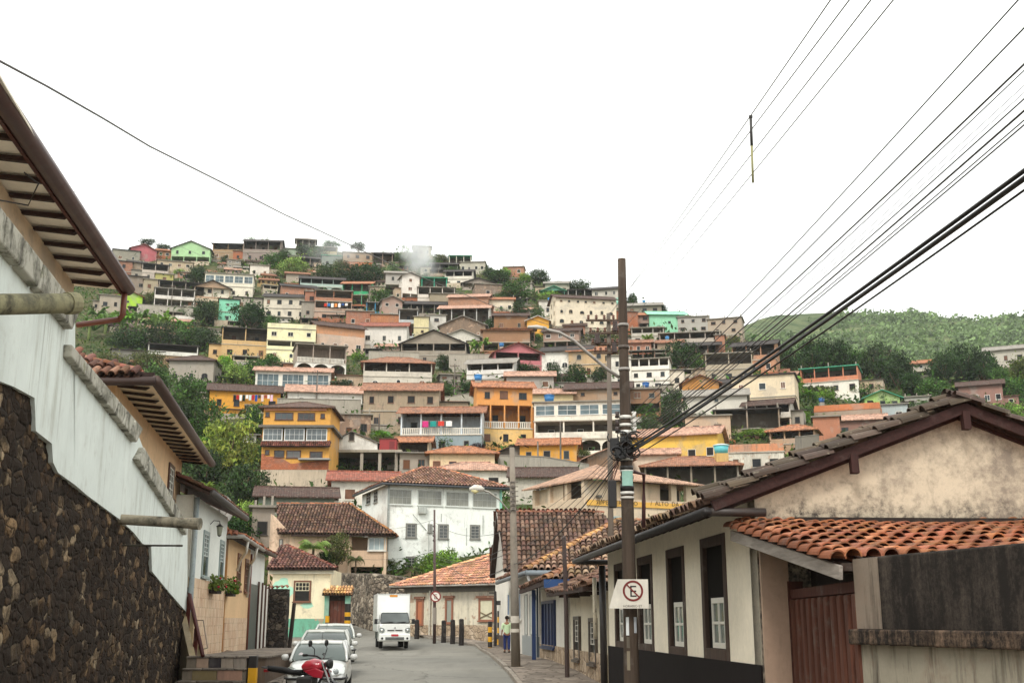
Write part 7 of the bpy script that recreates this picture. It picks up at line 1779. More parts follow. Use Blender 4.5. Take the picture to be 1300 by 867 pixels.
def motorcycle():
    Y = 26.4; a = P(385, 861, Y); z = rz_(Y)+.0
    o = thing('motorcycle', (P(386,861,Y).x, Y, z), rad(-18), 'red and black motorcycle parked in front of the silver car', 'motorcycle'); S = 1.08
    def W(y):
        m = MB(); m.lathe([(.20,-.05),(.275,-.055),(.305,-.03),(.305,.03),(.275,.055),(.20,.05)], 28, (y, 0, .30), 'y'); t = m.build('wheel', MT['rubber'], o, '191818', True)
        m = MB(); m.lathe([(.03,-.05),(.03,.05)], 12, (y,0,.30), 'y')
        for k in range(6): an = k*1.047; m.bar((y,0,.30), (y+.2*math.cos(an),0,.30+.2*math.sin(an)), .03)
        m.build('spokes', MT['metal'], t, '2c2c2c')
    W(-.66); W(.66)
    m = MB(); loft_x = [(-.02,.10,.86,.98),(.05,.15,.80,1.04),(.22,.17,.78,1.09),(.36,.15,.80,1.06),(.46,.09,.86,1.0)]
    rings = []
    for x, w, b, t in loft_x: rings.append([m.V((x, w*math.cos(k*.5236), (b+t)/2+(t-b)/2*math.sin(k*.5236))) for k in range(12)])
    for r0, r1 in zip(rings, rings[1:]):
        for k in range(12): m.face((r0[k], r0[(k+1) % 12], r1[(k+1) % 12], r1[k]))
    m.face(rings[0]); m.face(rings[-1][::-1]); m.build('fuel_tank', MT['car'], o, 'a3172b', True)
    for s in (-1, 1):
        m = MB(); m.prism([(.06,s*.13,.84),(.30,s*.15,.72),(.50,s*.16,.70),(.54,s*.15,.84),(.34,s*.14,.90)], (0,s*.05,0)); bev(m.build('side_cowl', MT['car'], o, '941a2b'), .02)
        m = MB(); m.tube([(.44,s*.09,1.02),(.62,s*.09,.62),(.66,s*.09,.30)], .025, 8); m.build('fork', MT['chrome'], o, '8a8a88')
        m = MB(); m.tube([(.40,s*.05,1.08),(.36,s*.18,1.14),(.24,s*.36,1.16)], .018, 8); hb = m.build('handlebar', MT['metal'], o, '1c1c1c')
        m = MB(); m.tube([(.24,s*.36,1.16),(.20,s*.46,1.16)], .026, 8); m.build('grip', MT['rubber'], hb, '141414')
        m = MB(); m.tube([(.34,s*.24,1.15),(.36,s*.28,1.28),(.30,s*.34,1.36)], .009, 6); m.lathe([(.02,-.02),(.07,-.01),(.06,.02)], 12, (.30,s*.36,1.39), 'x'); m.build('mirror', MT['plastic'], o, '171717')
    m = MB(); m.lathe([(.05,-.06),(.1,0),(.095,.05),(.03,.06)], 14, (.56,0,.98), 'x'); m.build('headlight', MT['plastic'], o, '202020', True)
    m = MB(); S_ = [(-.85,.05,.93),(-.70,.11,.92),(-.45,.13,.90),(-.25,.12,.85),(-.02,.10,.86)]; rings = []
    for x, w, t in S_: rings.append([m.V((x, w*math.cos(k*.7854), t-.05+.055*math.sin(k*.7854))) for k in range(8)])
    for r0, r1 in zip(rings, rings[1:]):
        for k in range(8): m.face((r0[k], r0[(k+1) % 8], r1[(k+1) % 8], r1[k]))
    m.face(rings[0]); m.face(rings[-1][::-1]); m.build('seat', MT['rubber'], o, '1b1a1a', True)
    m = MB(); m.tube([(-.80,-.1,.88),(-.95,-.08,.90),(-.95,.08,.90),(-.80,.1,.88)], .014, 6); m.build('grab_rail', MT['metal'], o, '2a2a2a')
    m = MB(); m.box(-.92,-.84,-.06,.06,.80,.86); bev(m.build('tail_light', MT['paint'], o, '8a1a1c'), .01)
    m = MB(); m.box(-.12,.26,-.13,.13,.36,.72); bev(m.build('engine', MT['metal'], o, '2c2b2a'), .03)
    m = MB(); m.tube([(-.66,0,.30),(-.1,0,.42),(.2,0,.34),(.42,0,.74),(.44,0,1.0)], .03, 8); m.tube([(.4,0,.86),(-.1,0,.76),(-.8,0,.84)], .028, 8); m.build('frame', MT['metal'], o, '1c1c1c')
    m = MB(); m.tube([(.2,-.14,.40),(-.1,-.17,.30),(-.75,-.18,.36)], [.025,.03,.05], 10); m.build('exhaust', MT['metal'], o, '2f2d2b')
    m = MB(); m.prism([(.38,-.08,.62),(.66,-.08,.66),(.92,-.08,.50),(.66,-.08,.62)], (0,.16,0)); m.build('mudguard', MT['plastic'], o, '1b1b1b')
    o.scale = (S, S, S)
motorcycle()
# ------------------------------------------------------------------ walking man, seen from behind
def skin(name, verts, edges, mat, parent, col, lev=2):
    me = bpy.data.meshes.new(name); me.from_pydata([v[:3] for v in verts], edges, []); me.materials.append(mat)
    o = bpy.data.objects.new(name, me); COL.objects.link(o)
    if parent is not None: o.parent = parent
    o.color = (*hexc(col), 1)
    sk = o.modifiers.new('skin', 'SKIN'); sk.use_smooth_shade = True
    if not me.skin_vertices: me.attributes
    ly = me.skin_vertices[0].data if len(me.skin_vertices) else None
    for i, v in enumerate(verts):
        r = v[3] if isinstance(v[3], tuple) else (v[3], v[3])
        ly[i].radius = r; ly[i].use_root = (i == 0)
    sb = o.modifiers.new('sub', 'SUBSURF'); sb.levels = lev; sb.render_levels = lev
    return o
def skin_mesh(verts, edges, lev=2):
    """grow the surface once and keep the plain mesh"""
    me = bpy.data.meshes.new('s'); me.from_pydata([v[:3] for v in verts], edges, [])
    o = bpy.data.objects.new('s', me); COL.objects.link(o)
    o.modifiers.new('skin', 'SKIN').use_smooth_shade = True
    bpy.context.view_layer.update()
    if not len(me.skin_vertices):
        bpy.context.view_layer.objects.active = o; bpy.ops.mesh.customdata_skin_add()
    for i, v in enumerate(verts):
        me.skin_vertices[0].data[i].radius = (v[3], v[4] if len(v) > 4 else v[3]); me.skin_vertices[0].data[i].use_root = (i == 0)
    sb = o.modifiers.new('sub', 'SUBSURF'); sb.levels = lev; sb.render_levels = lev
    bpy.context.view_layer.update()
    r = bpy.data.meshes.new_from_object(o.evaluated_get(bpy.context.evaluated_depsgraph_get()))
    COL.objects.unlink(o); bpy.data.objects.remove(o); return r
def person():
    Y = 60; p = P(643.5, 828, Y)
    o = thing('person', (p.x, Y, p.z), rad(186), 'man in pale green shirt and dark blue trousers walking away on the right pavement', 'person')
    V = [(0,0,.95,.14,.11),(0,0,1.12,.13,.10),(0,.01,1.30,.155,.105),(0,.01,1.43,.13,.09),(0,-.01,1.50,.055,.055),(0,-.03,1.58,.055,.06)]; E = [(0,1),(1,2),(2,3),(3,4),(4,5)]
    V += [(0,-.03,1.65,.075,.095),(0,-.02,1.73,.07,.085)]; E += [(5,6),(6,7)]
    def limb(start, pts):
        k = start
        for q in pts: V.append(q); E.append((k, len(V)-1)); k = len(V)-1
        return k
    hands = []
    for s in (-1, 1):
        y = .10*s
        k = limb(3, [(s*.19,0,1.42,.06),(s*.235,.02-y*.3,1.15,.045),(s*.25,-.02-y,.93,.033),(s*.25,-.04-y*1.1,.86,.03,.018)]); b = V[k]
        for dx, L in ((-.024,.065),(-.008,.075),(.008,.07),(.024,.055)): limb(k, [(b[0]+.003*s, b[1]+dx, b[2]-.035,.0095),(b[0]-.006*s, b[1]+dx*1.1-.004, b[2]-.035-L*.6,.008),(b[0]-.016*s, b[1]+dx*1.1-.010, b[2]-.03-L,.007)])
        limb(k, [(b[0]-.012*s,b[1]-.035,b[2]-.005,.010),(b[0]-.02*s,b[1]-.05,b[2]-.035,.008)])
        st = .14*s
        limb(0, [(s*.09,0,.86,.095,.1),(s*.10,-st*.45+.0,.48,.062),(s*.10,-st*.6+.05*(s>0)+.02,.09,.04),(s*.105,-st*.6-.12,.035,.038,.03)])
    me = skin_mesh(V, E); me.materials.clear(); link('body', me, MT['skin'], o, '8a5f48')
    m = MB()                                    # face: eyes, nose, mouth on the far side
    for s in (-1, 1): m.lathe([(.012,-.004),(.008,.004)], 8, (s*.032,-.118,1.665), 'y')
    m.build('eyes', MT['paint'], o, '1f1a18')
    m = MB(); m.prism([(-.016,-.118,1.625),(.016,-.118,1.625),(0,-.118,1.665)], (0,-.022,-.004)); m.build('nose', MT['skin'], o, '855a44')
    m = MB(); m.lathe([(.09,1.66),(.105,1.70),(.10,1.76),(.07,1.81),(.02,1.825)], 18, (0,-.015,0)); m.build('hair', MT['cloth'], o, '2b2421', True)
    TV = [(0,0,.84,.178,.135),(0,0,1.12,.165,.125),(0,.01,1.32,.18,.125),(0,.01,1.43,.15,.10),(0,-.01,1.475,.075,.07)]; TE = [(0,1),(1,2),(2,3),(3,4)]
    for s in (-1, 1): n_ = len(TV); TV += [(s*.20,0,1.405,.082),(s*.235,.01-.03*s,1.2,.072),(s*.24,-.02*s,1.12,.07)]; TE += [(3,n_),(n_,n_+1),(n_+1,n_+2)]
    me = skin_mesh(TV, TE); me.materials.clear(); link('shirt', me, MT['cloth'], o, 'b9cfa8')
    LV = [(0,0,.95,.165,.125)]; LE = []
    for s in (-1, 1):
        st = .14*s; n_ = len(LV); LV += [(s*.095,0,.84,.108,.112),(s*.10,-st*.45,.48,.082),(s*.10,-st*.6+.05*(s>0)+.02,.13,.068)]; LE += [(0,n_),(n_,n_+1),(n_+1,n_+2)]
    me = skin_mesh(LV, LE); me.materials.clear(); link('trousers', me, MT['cloth'], o, '2c3560')
    for s in (-1, 1):
        st = .14*s; m = MB(); m.lathe([(.03,-.02),(.055,0),(.055,.05),(.03,.09)], 10, (s*.105,-st*.6-.03,.0)); m.box(s*.105-.045,s*.105+.045,-st*.6-.2,-st*.6+.05,.0,.06); bev(m.build('shoe', MT['rubber'], o, '25211f', False), .015)
person()
# ------------------------------------------------------------------ wooden pole with cable clutter, sign, lamp arm
Yp = 20.0
base = P(802.5, 880, Yp); topp = P(789, 329, Yp); gz = rz_(Yp)
bx = lerp(base, topp, (gz-base.z)/(topp.z-base.z))
rP = thing('wooden_utility_pole', (bx.x, Yp, gz), 0, 'tall weathered wooden utility pole carrying the cables in the foreground', 'utility pole')
BP = Vector((bx.x, Yp, gz)); TP = topp-BP
def at_pole(v):
    z = P(800, v, Yp).z-gz; return TP*(z/TP.z)
def pr_(v): return lerp(.142, .075, at_pole(v).z/TP.z)
m = MB(); n_ = 14; m.tube([TP*(k/n_)+Vector((.012*mnoise.noise(Vector((k*.9,1,0))), 0, 0)) for k in range(n_+1)], [lerp(.142,.072,k/n_)+.006*mnoise.noise(Vector((k*1.3,5,0))) for k in range(n_+1)], 20); m.build('shaft', MT['wood'], rP, '463a30', True)
def band(v, h, col, nm='clamp', ex=.012, mt='metal'):
    c = at_pole(v); m = MB(); m.tube([c+Vector((0,0,-h/2)), c+Vector((0,0,h/2))], pr_(v)+ex, 20); return m.build(nm, MT[mt], rP, col, True)
for v, h, c in ((413,.05,'8f8a84'),(441,.06,'4a4038'),(469,.05,'8f8a84'),(530,.06,'cfccc4'),(540,.05,'cfccc4'),(549,.06,'d8d5cd'),(583,.05,'c9c6be'),(594,.07,'2c2a28'),(598,.03,'c2bfb7'),(619,.12,'24211f'),(626,.05,'c9c6be'),(632,.04,'bdb9b0'),(606,.05,'3a3835')): band(v, h, c)
for v in (527, 537, 546):
    c = at_pole(v); 
    for s in (-1, 1): m = MB(); m.lathe([(.02,-.06),(.045,-.05),(.03,0),(.045,.05),(.02,.06)], 10, c+Vector((s*(pr_(v)+.05),-.04,0)), 'z'); m.build('spool_insulator', MT['paint'], rP, 'd5d2ca' if s > 0 else '3a2f2b', True)
c = at_pole(608); m = MB(); r = pr_(608)+.03
m.prism([c+Vector((r*math.sin(a),-r*math.cos(a),-.13)) for a in [q*.25-.75 for q in range(7)]]+[c+Vector(((r-.01)*math.sin(a),-(r-.01)*math.cos(a),-.13)) for a in [.75-q*.25 for q in range(7)]], (0,0,.26)); m.build('tied_poster', MT['cloth'], rP, '8fb3a6')
m = MB(); r = pr_(640)+.004; c = at_pole(790)
for zz, w, col_ in ((0,.09,'d8d6d0'),): pass
for (u, v0, v1, ang, col_) in ((795,783,806,-.5,'cfd2d2'),(811,783,803,.6,'a9adb2'),(795.5,808,822,-.45,'5d564c'),(796,826,850,-.45,'7d7463')):
    c0, c1_ = at_pole(v1), at_pole(v0); m = MB(); rr_ = pr_((v0+v1)/2)+.006
    f = lambda c, a, q: c+Vector((q*math.sin(a), -q*math.cos(a), 0))
    A_ = [ang-.2, ang, ang+.2]
    m.prism([f(c0,a,rr_) for a in A_]+[f(c0,a,rr_-.012) for a in A_[::-1]], c1_-c0); m.build('torn_flyer', MT['cloth'], rP, col_)
r = random.Random(17); c = at_pole(570)
for k in range(16):
    m = MB(); pts = []; cx, cz = c+Vector((r.uniform(-.30,.14), -.14+r.uniform(-.1,.05), r.uniform(-.2,.24))), 0; R1 = r.uniform(.06,.17); t0 = r.uniform(0,6)
    for q in range(11): a = t0+q*.55; pts.append(cx+Vector((math.cos(a)*R1, r.uniform(-.02,.02)-.02*q/10, math.sin(a)*R1*.8)))
    m.tube(pts, r.choice([.009,.012,.016]), 6); m.build('cable_coil', MT['plastic'], rP, r.choice(['1d1b1a','262423','17181b','2a2322']), True)
for dx, v, w, h in ((-.22,566,.16,.22),(-.12,578,.2,.16),(.05,574,.12,.1),(-.05,560,.14,.1)):
    c = at_pole(v)+Vector((dx,-.17,0)); m = MB(); m.box(c.x-w/2,c.x+w/2,c.y-.06,c.y+.06,c.z-h/2,c.z+h/2); bev(m.build('splice_box', MT['plastic'], rP, '1e1d1d'), .015)
c = at_pole(627)+Vector((-.26,.0,0)); m = MB(); m.box(c.x-.07,c.x+.07,-.06,.06,c.z-.24,c.z+.24); bev(m.build('meter_box', MT['plastic'], rP, '201e1e'), .015)
m = MB(); m.tube([c+Vector((.02,0,.24)), at_pole(590)+Vector((-.14,0,0))], .01, 6); m.tube([c+Vector((-.03,0,.24)), at_pole(585)+Vector((-.16,-.05,0))], .01, 6); m.build('service_wire', MT['plastic'], rP, '5a3a34')
m = MB(); c0, c1_ = at_pole(600)+Vector((.33,.25,0)), at_pole(668)+Vector((.30,.25,0)); m.tube([at_pole(597)+Vector((.1,.1,0)), c0, lerp(c0,c1_,.5), c1_], .035, 8); m.build('conduit', MT['metal'], rP, '4d2c2b', True)
a_ = [P(786,479,Yp), P(770,468,Yp-.1), P(745,447,Yp-.3), P(728,432,Yp-.4), P(710,422,Yp-.5), P(690,417.5,Yp-.6)]
m = MB(); m.tube([q-BP for q in a_], [.03,.03,.028,.027,.026,.025], 10); la = m.build('lamp_arm', MT['metal'], rP, '9b958e', True)
m = MB(); q = P(690,417.5,Yp-.6)-BP; m.tube([q+Vector((.05,0,.01)), q+Vector((-.12,-.02,.03)), q+Vector((-.28,-.05,.02))], [.026,.035,.02], 10); m.build('lamp_head', MT['metal'], la, 'b5b1aa', True)
# no-parking sign clamped to the pole
s0, s1, zt, zb = P(784,752,Yp-.3), P(823,752,Yp-.3), P(800,735,Yp-.3).z, P(800,772,Yp-.3).z
o = thing('traffic_sign', ((s0.x+s1.x)/2, Yp-.3, zb), 0, 'white no-parking sign with a barred E strapped to the wooden pole', 'traffic sign'); w = (s1.x-s0.x)/2; h = zt-zb
m = MB(); m.box(-w,w,-.012,.0,0,h); m.prism([(-w,-.006,0),(-w,-.006,h*.97),(-w-.07,.03,h*.55),(-w-.14,.07,.0)], (0,.012,0)); m.build('plate', MT['plaster'], o, 'd9d3c6')
cz = h*.60; R0 = h*.36; m = MB(); N = 40
for k in range(N):
    a, b = 6.2832*k/N, 6.2832*(k+1)/N
    m.quad((R0*math.cos(a),-.016,cz+R0*math.sin(a)), (R0*math.cos(b),-.016,cz+R0*math.sin(b)), (R0*.8*math.cos(b),-.016,cz+R0*.8*math.sin(b)), (R0*.8*math.cos(a),-.016,cz+R0*.8*math.sin(a)))
m.bar((-R0*.62,-.0185,cz+R0*.62), (R0*.62,-.0185,cz-R0*.62), .003, R0*.16, (0,1,0)) if False else m.prism([(-R0*.66,-.019,cz+R0*.56),(-R0*.56,-.019,cz+R0*.66),(R0*.66,-.019,cz-R0*.56),(R0*.56,-.019,cz-R0*.66)], (0,.002,0))
m.build('prohibition_ring', MT['paint'], o, '6e1f1c')
lettering('E', R0*1.55, Matrix.Translation((0,-.0145,cz-R0*.56)) @ up, o, '1d1a19', 'letter', ext=.001)
lettering('HORARIO ET', .055, Matrix.Translation((-w*.05,-.0145,.02)) @ up, o, '3a332f', 'small_lettering', ext=.001)
# concrete pole with street lamp
Yc = 42; b = P(655, 843, Yc); t = P(650, 568, Yc); rC2 = thing('concrete_utility_pole', (b.x, Yc, b.z), 0, 'grey concrete pole with a street lamp on the right pavement', 'utility pole'); tt = t-b
m = MB(); m.tube([Vector((0,0,-.2)), tt], [.175,.095], 14); m.build('shaft', MT['concrete'], rC2, '857b6e', True)
m = MB(); z0 = P(650,700,Yc).z-b.z
for k in range(7): zz = P(650,612+k*6,Yc).z-b.z; c = tt*(zz/tt.z); m.bar(c+Vector((-.2,-.12,0)), c+Vector((.2,-.12,0)), .03)
m.build('step_rungs', MT['metal'], rC2, '5f5850')
for k in range(5):
    zz = P(650,618+k*7,Yc).z-b.z; c = tt*(zz/tt.z); m = MB(); m.lathe([(.03,-.05),(.055,-.03),(.04,0),(.055,.03),(.03,.05)], 10, c+Vector((.0,-.19,0))); m.build('spool_insulator', MT['paint'], rC2, '6a625a')
m = MB(); zz = P(650,655,Yc).z-b.z; c = tt*(zz/tt.z); q = [c, P(634,634,Yc-.3)-b, P(620,624,Yc-.6)-b, P(612,622,Yc-.7)-b]; m.tube(q, .03, 8); la = m.build('lamp_arm', MT['metal'], rC2, 'a9a49a', True)
q = P(606,621,Yc-.8)-b; m = MB(); m.tube([q+Vector((.24,.05,.0)), q+Vector((.12,0,.03)), q+Vector((-.1,0,.04)), q+Vector((-.28,-.05,.0))], [.05,.11,.13,.05], 12); m.build('lamp_head', MT['metal'], la, 'c9c5b9', True)
m = MB(); m.tube([q+Vector((.06,0,-.02)), q+Vector((-.08,0,-.06)), q+Vector((-.22,-.04,-.02))], [.06,.11,.05], 12); m.build('diffuser', MT['plastic'], la, 'd9cf9a', True)
for v_, h_ in ((800,.06),(786,.12)): m = MB(); zz = P(654,v_,Yc).z-b.z; c = tt*(zz/tt.z); m.tube([c-Vector((0,0,h_)), c+Vector((0,0,h_))], .168, 14); m.build('number_band', MT['paint'], rC2, 'b9b2a6')
# thin iron pole with round sign
Yt = 73; b = P(551.5, 815, Yt); hh = P(549, 647, Yt).z-b.z; rT = thing('steel_pole', (b.x, Yt, b.z), 0, 'thin rusty steel pole before the corner house with wires on top', 'utility pole')
m = MB(); m.tube([(0,0,-.2), (-.05,0,hh*.5), (-.13,0,hh)], [.11,.09,.06], 10); m.build('shaft', MT['metal'], rT, '4a3430', True)
for k in range(4):
    m = MB(); z = P(551,668+k*6,Yt).z-b.z; m.lathe([(.03,-.05),(.06,0),(.03,.05)], 8, (-.16,-.1,z)); m.build('spool_insulator', MT['paint'], rT, '3a2f2b')
m = MB(); z = P(552,775,Yt).z-b.z; m.tube([(-.01,0,z-.8),(-.02,0,z+.2)], .125, 10); m.build('pasted_flyers', MT['cloth'], rT, '8a8278')
z = P(552.5,757,Yt).z-b.z; o = thing('traffic_sign', (b.x+.04, Yt-.16, b.z+z-.35), 0, 'small round no-parking sign on the thin steel pole', 'traffic sign')
m = MB(); m.lathe([(.34,0),(.34,.012)], 28, (0,0,.35), 'y'); m.build('plate', MT['paint'], o, 'd6cfc4')
m = MB()
for k in range(28):
    a, b2 = 6.2832*k/28, 6.2832*(k+1)/28
    m.quad((.34*math.cos(a),-.006,.35+.34*math.sin(a)), (.34*math.cos(b2),-.006,.35+.34*math.sin(b2)), (.26*math.cos(b2),-.006,.35+.26*math.sin(b2)), (.26*math.cos(a),-.006,.35+.26*math.sin(a)))
m.prism([(-.22,-.010,.52),(-.17,-.010,.57),(.22,-.010,.18),(.17,-.010,.13)], (0,.003,0)); m.build('prohibition_ring', MT['paint'], o, '7a2a24')
lettering('E', .42, Matrix.Translation((0,-.008,.20)) @ up, o, '211d1c', 'letter', ext=.001)
# transformer pole behind the wooden one
Yq = 46; b = P(774.5, 700, Yq); b.z = .2; t = P(772.5, 398, Yq); rQ = thing('transformer_pole', (b.x, Yq, b.z), 0, 'slim pole with stacked crossarms and insulators just left of the wooden pole', 'utility pole')
m = MB(); tq = t-b; m.tube([Vector((0,0,0)), tq], [.13,.085], 12); m.build('shaft', MT['concrete'], rQ, '6a6056', True)
r = random.Random(3)
for k, v in enumerate((408, 424, 438, 449)):
    z = P(773,v,Yq).z-b.z; c = tq*(z/tq.z); m = MB(); L = .95-.1*k; m.bar(c+Vector((-L,-.16,0)), c+Vector((L*.6,-.16,0)), .085); m.build('crossarm', MT['wood'], rQ, '55453a')
    for x in (-.9, -.55, -.2, .2, .45):
        m = MB(); m.lathe([(.03,.05),(.07,.10),(.04,.15),(.07,.18),(.03,.24)], 8, c+Vector((x*L,-.16,0))); m.build('insulator', MT['paint'], rQ, '6a4a3c')
for v, dx in ((416,.25),(432,-.5),(443,.2)):
    c = tq*((P(773,v,Yq).z-b.z)/tq.z)+Vector((dx,-.25,0)); m = MB(); m.lathe([(.08,-.22),(.1,-.2),(.1,.2),(.08,.22)], 10, c); m.build('cutout_switch', MT['paint'], rQ, '3a2c28')
# ------------------------------------------------------------------ cables
CAB = dict(n=0)
def cable(pts, r, label, col='1d1b1b', sag=0.0, group=None, name='power_cable', cat='cable'):
    """pts: world points; a sagging cable through them"""
    o = thing(name, pts[0], 0, label, cat, group); B = Vector(pts[0]); path = []
    for a, b in zip(pts, pts[1:]):
        a, b = Vector(a), Vector(b); n = 14
        for k in range(n): t = k/n; path.append(lerp(a, b, t)-B-Vector((0, 0, 4*sag*t*(1-t)*(b-a).length/20)))
    path.append(Vector(pts[-1])-B)
    m = MB(); m.tube(path, r, 6); ob = m.build('strand', MT['plastic'], o, col, True); return o
def ext(p, q, k): return q+(q-p)*k
names = ['topmost','second','third','fourth','fifth','sixth','seventh','eighth','ninth','tenth']
ends = [(1293,0,.008),(1300,36,.0085),(1300,82,.0105),(1300,90,.006),(1300,109,.0035),(1300,118,.0035),(1300,126,.0075),(1300,141,.011),(1300,153,.007),(1300,159,.008)]
vs = [527,533,540,546,551,554,557,560,563,566]
for i, ((u, v, r_), v0) in enumerate(zip(ends, vs)):
    a = BP+at_pole(v0)+Vector((.1,-.05,0)); e = P(u, v, 7.0)
    cable([a, e, ext(a, e, .75)], r_*.72, f'{names[i]} of the thin cables fanning from the wooden pole to the upper right corner', '3a3836', .10, 'cables running over the street to the upper right')
for i, (v, v0, r_, d) in enumerate(((217,570,.017,0),(223,573,.02,.03),(229,577,.016,-.02),(235,582,.009,.05))):
    a = BP+at_pole(v0)+Vector((.05+d,-.12,0)); e = P(1300, v, 7.2); e.x += d
    cable([a, e, ext(a, e, .75)], r_, ('uppermost','thickest','third','lowest and thinnest')[i]+' strand of the thick black bundle crossing to the right edge', '191716', .09, 'thick black cable bundle')
A0 = [P(772,403,Yq), P(769,404,Yq), P(776,420,Yq), P(779,432,Yq)]
for i, (u, p0, lab) in enumerate(zip((1056,1080,1107.5,1136), A0, ('leftmost','second','third','rightmost'))):
    e = P(u, -2, 9); cable([p0, e, ext(p0, e, .4)], .0068, f'{lab} of the four high thin wires leaving the top of the picture', '605d59', .03, 'four high wires over the street')
sp = P(953, 148, 13.6), P(956, 232, 13.6)
o = thing('spacer_rod', sp[0], 0, 'short vertical spacer rod hanging on the high wires against the sky', 'spacer rod'); d = sp[1]-sp[0]
m = MB(); m.tube([(0,0,0), d*.45], .019, 8); m.build('upper_half', MT['plastic'], o, '3a3836', True); m = MB(); m.tube([d*.45, d], [.017,.015], 8); m.build('lower_half', MT['plastic'], o, '8d8a62', True)
m = MB(); m.tube([(0,0,.01), (0,0,-.02)], .026, 8); m.build('clip', MT['plastic'], o, '2a2826')
# fan from the wooden pole down to the concrete pole and houses
for i, (u, v, Y, r_, v0) in enumerate(((652,664,42,.007,570),(652,672,42,.006,573),(652,680,42,.006,577),(652,688,42,.007,580),(652,697,42,.006,583),(652,716,42,.018,585),(666,726,50,.006,588),(692,742,42.5,.006,590),(718,684,37.5,.005,586))):
    a = BP+at_pole(v0)+Vector((-.14,-.06,0)); e = P(u, v, Y)
    cable([a, e], r_*.8, (f'{names[i]} of the wires fanning down left from the wooden pole' if r_ < .01 else 'thick black cable drooping from the wooden pole to the concrete pole'), '211f1e', .22+.05*(i % 3), 'wires between the two street poles')
for i, (pts, r_) in enumerate((([P(650,690,42),P(551,706,73)],.012),([P(650,700,42),P(549,700,73),P(437,705,95)],.012),([P(650,672,42),P(549,660,73),P(441,668,96)],.009),([P(650,716,42),P(575,722,70),P(549,712,73)],.016))): cable(pts, r_, names[i]+' of the slack wires crossing before the big white house', '2c2a29', .35, 'slack wires before the big white house')
# the long single cable from upper left
px = [(-60,40,7.2),(0,78,8),(60,110,9.2),(130,150,10.8),(190,186,12.6),(280,231,15.5),(360,272,19),(440,309,23.5),(520,346,29),(640,394,37),(771,436,46)]
cable([P(*q) for q in px], .010, 'long twisted cable sweeping down from the upper left across the hill', '4d4a47', .0)
cable([P(88,240,24), P(150,274,30), P(215,307,38), P(330,356,46)], .006, 'faint thin wire left of the long twisted cable', '8d8a87', .02)
cable([P(419,600,150), P(330,640,120), P(240,640,60)], .012, 'wire slanting before the orange apartment house', '2a2827', .1)
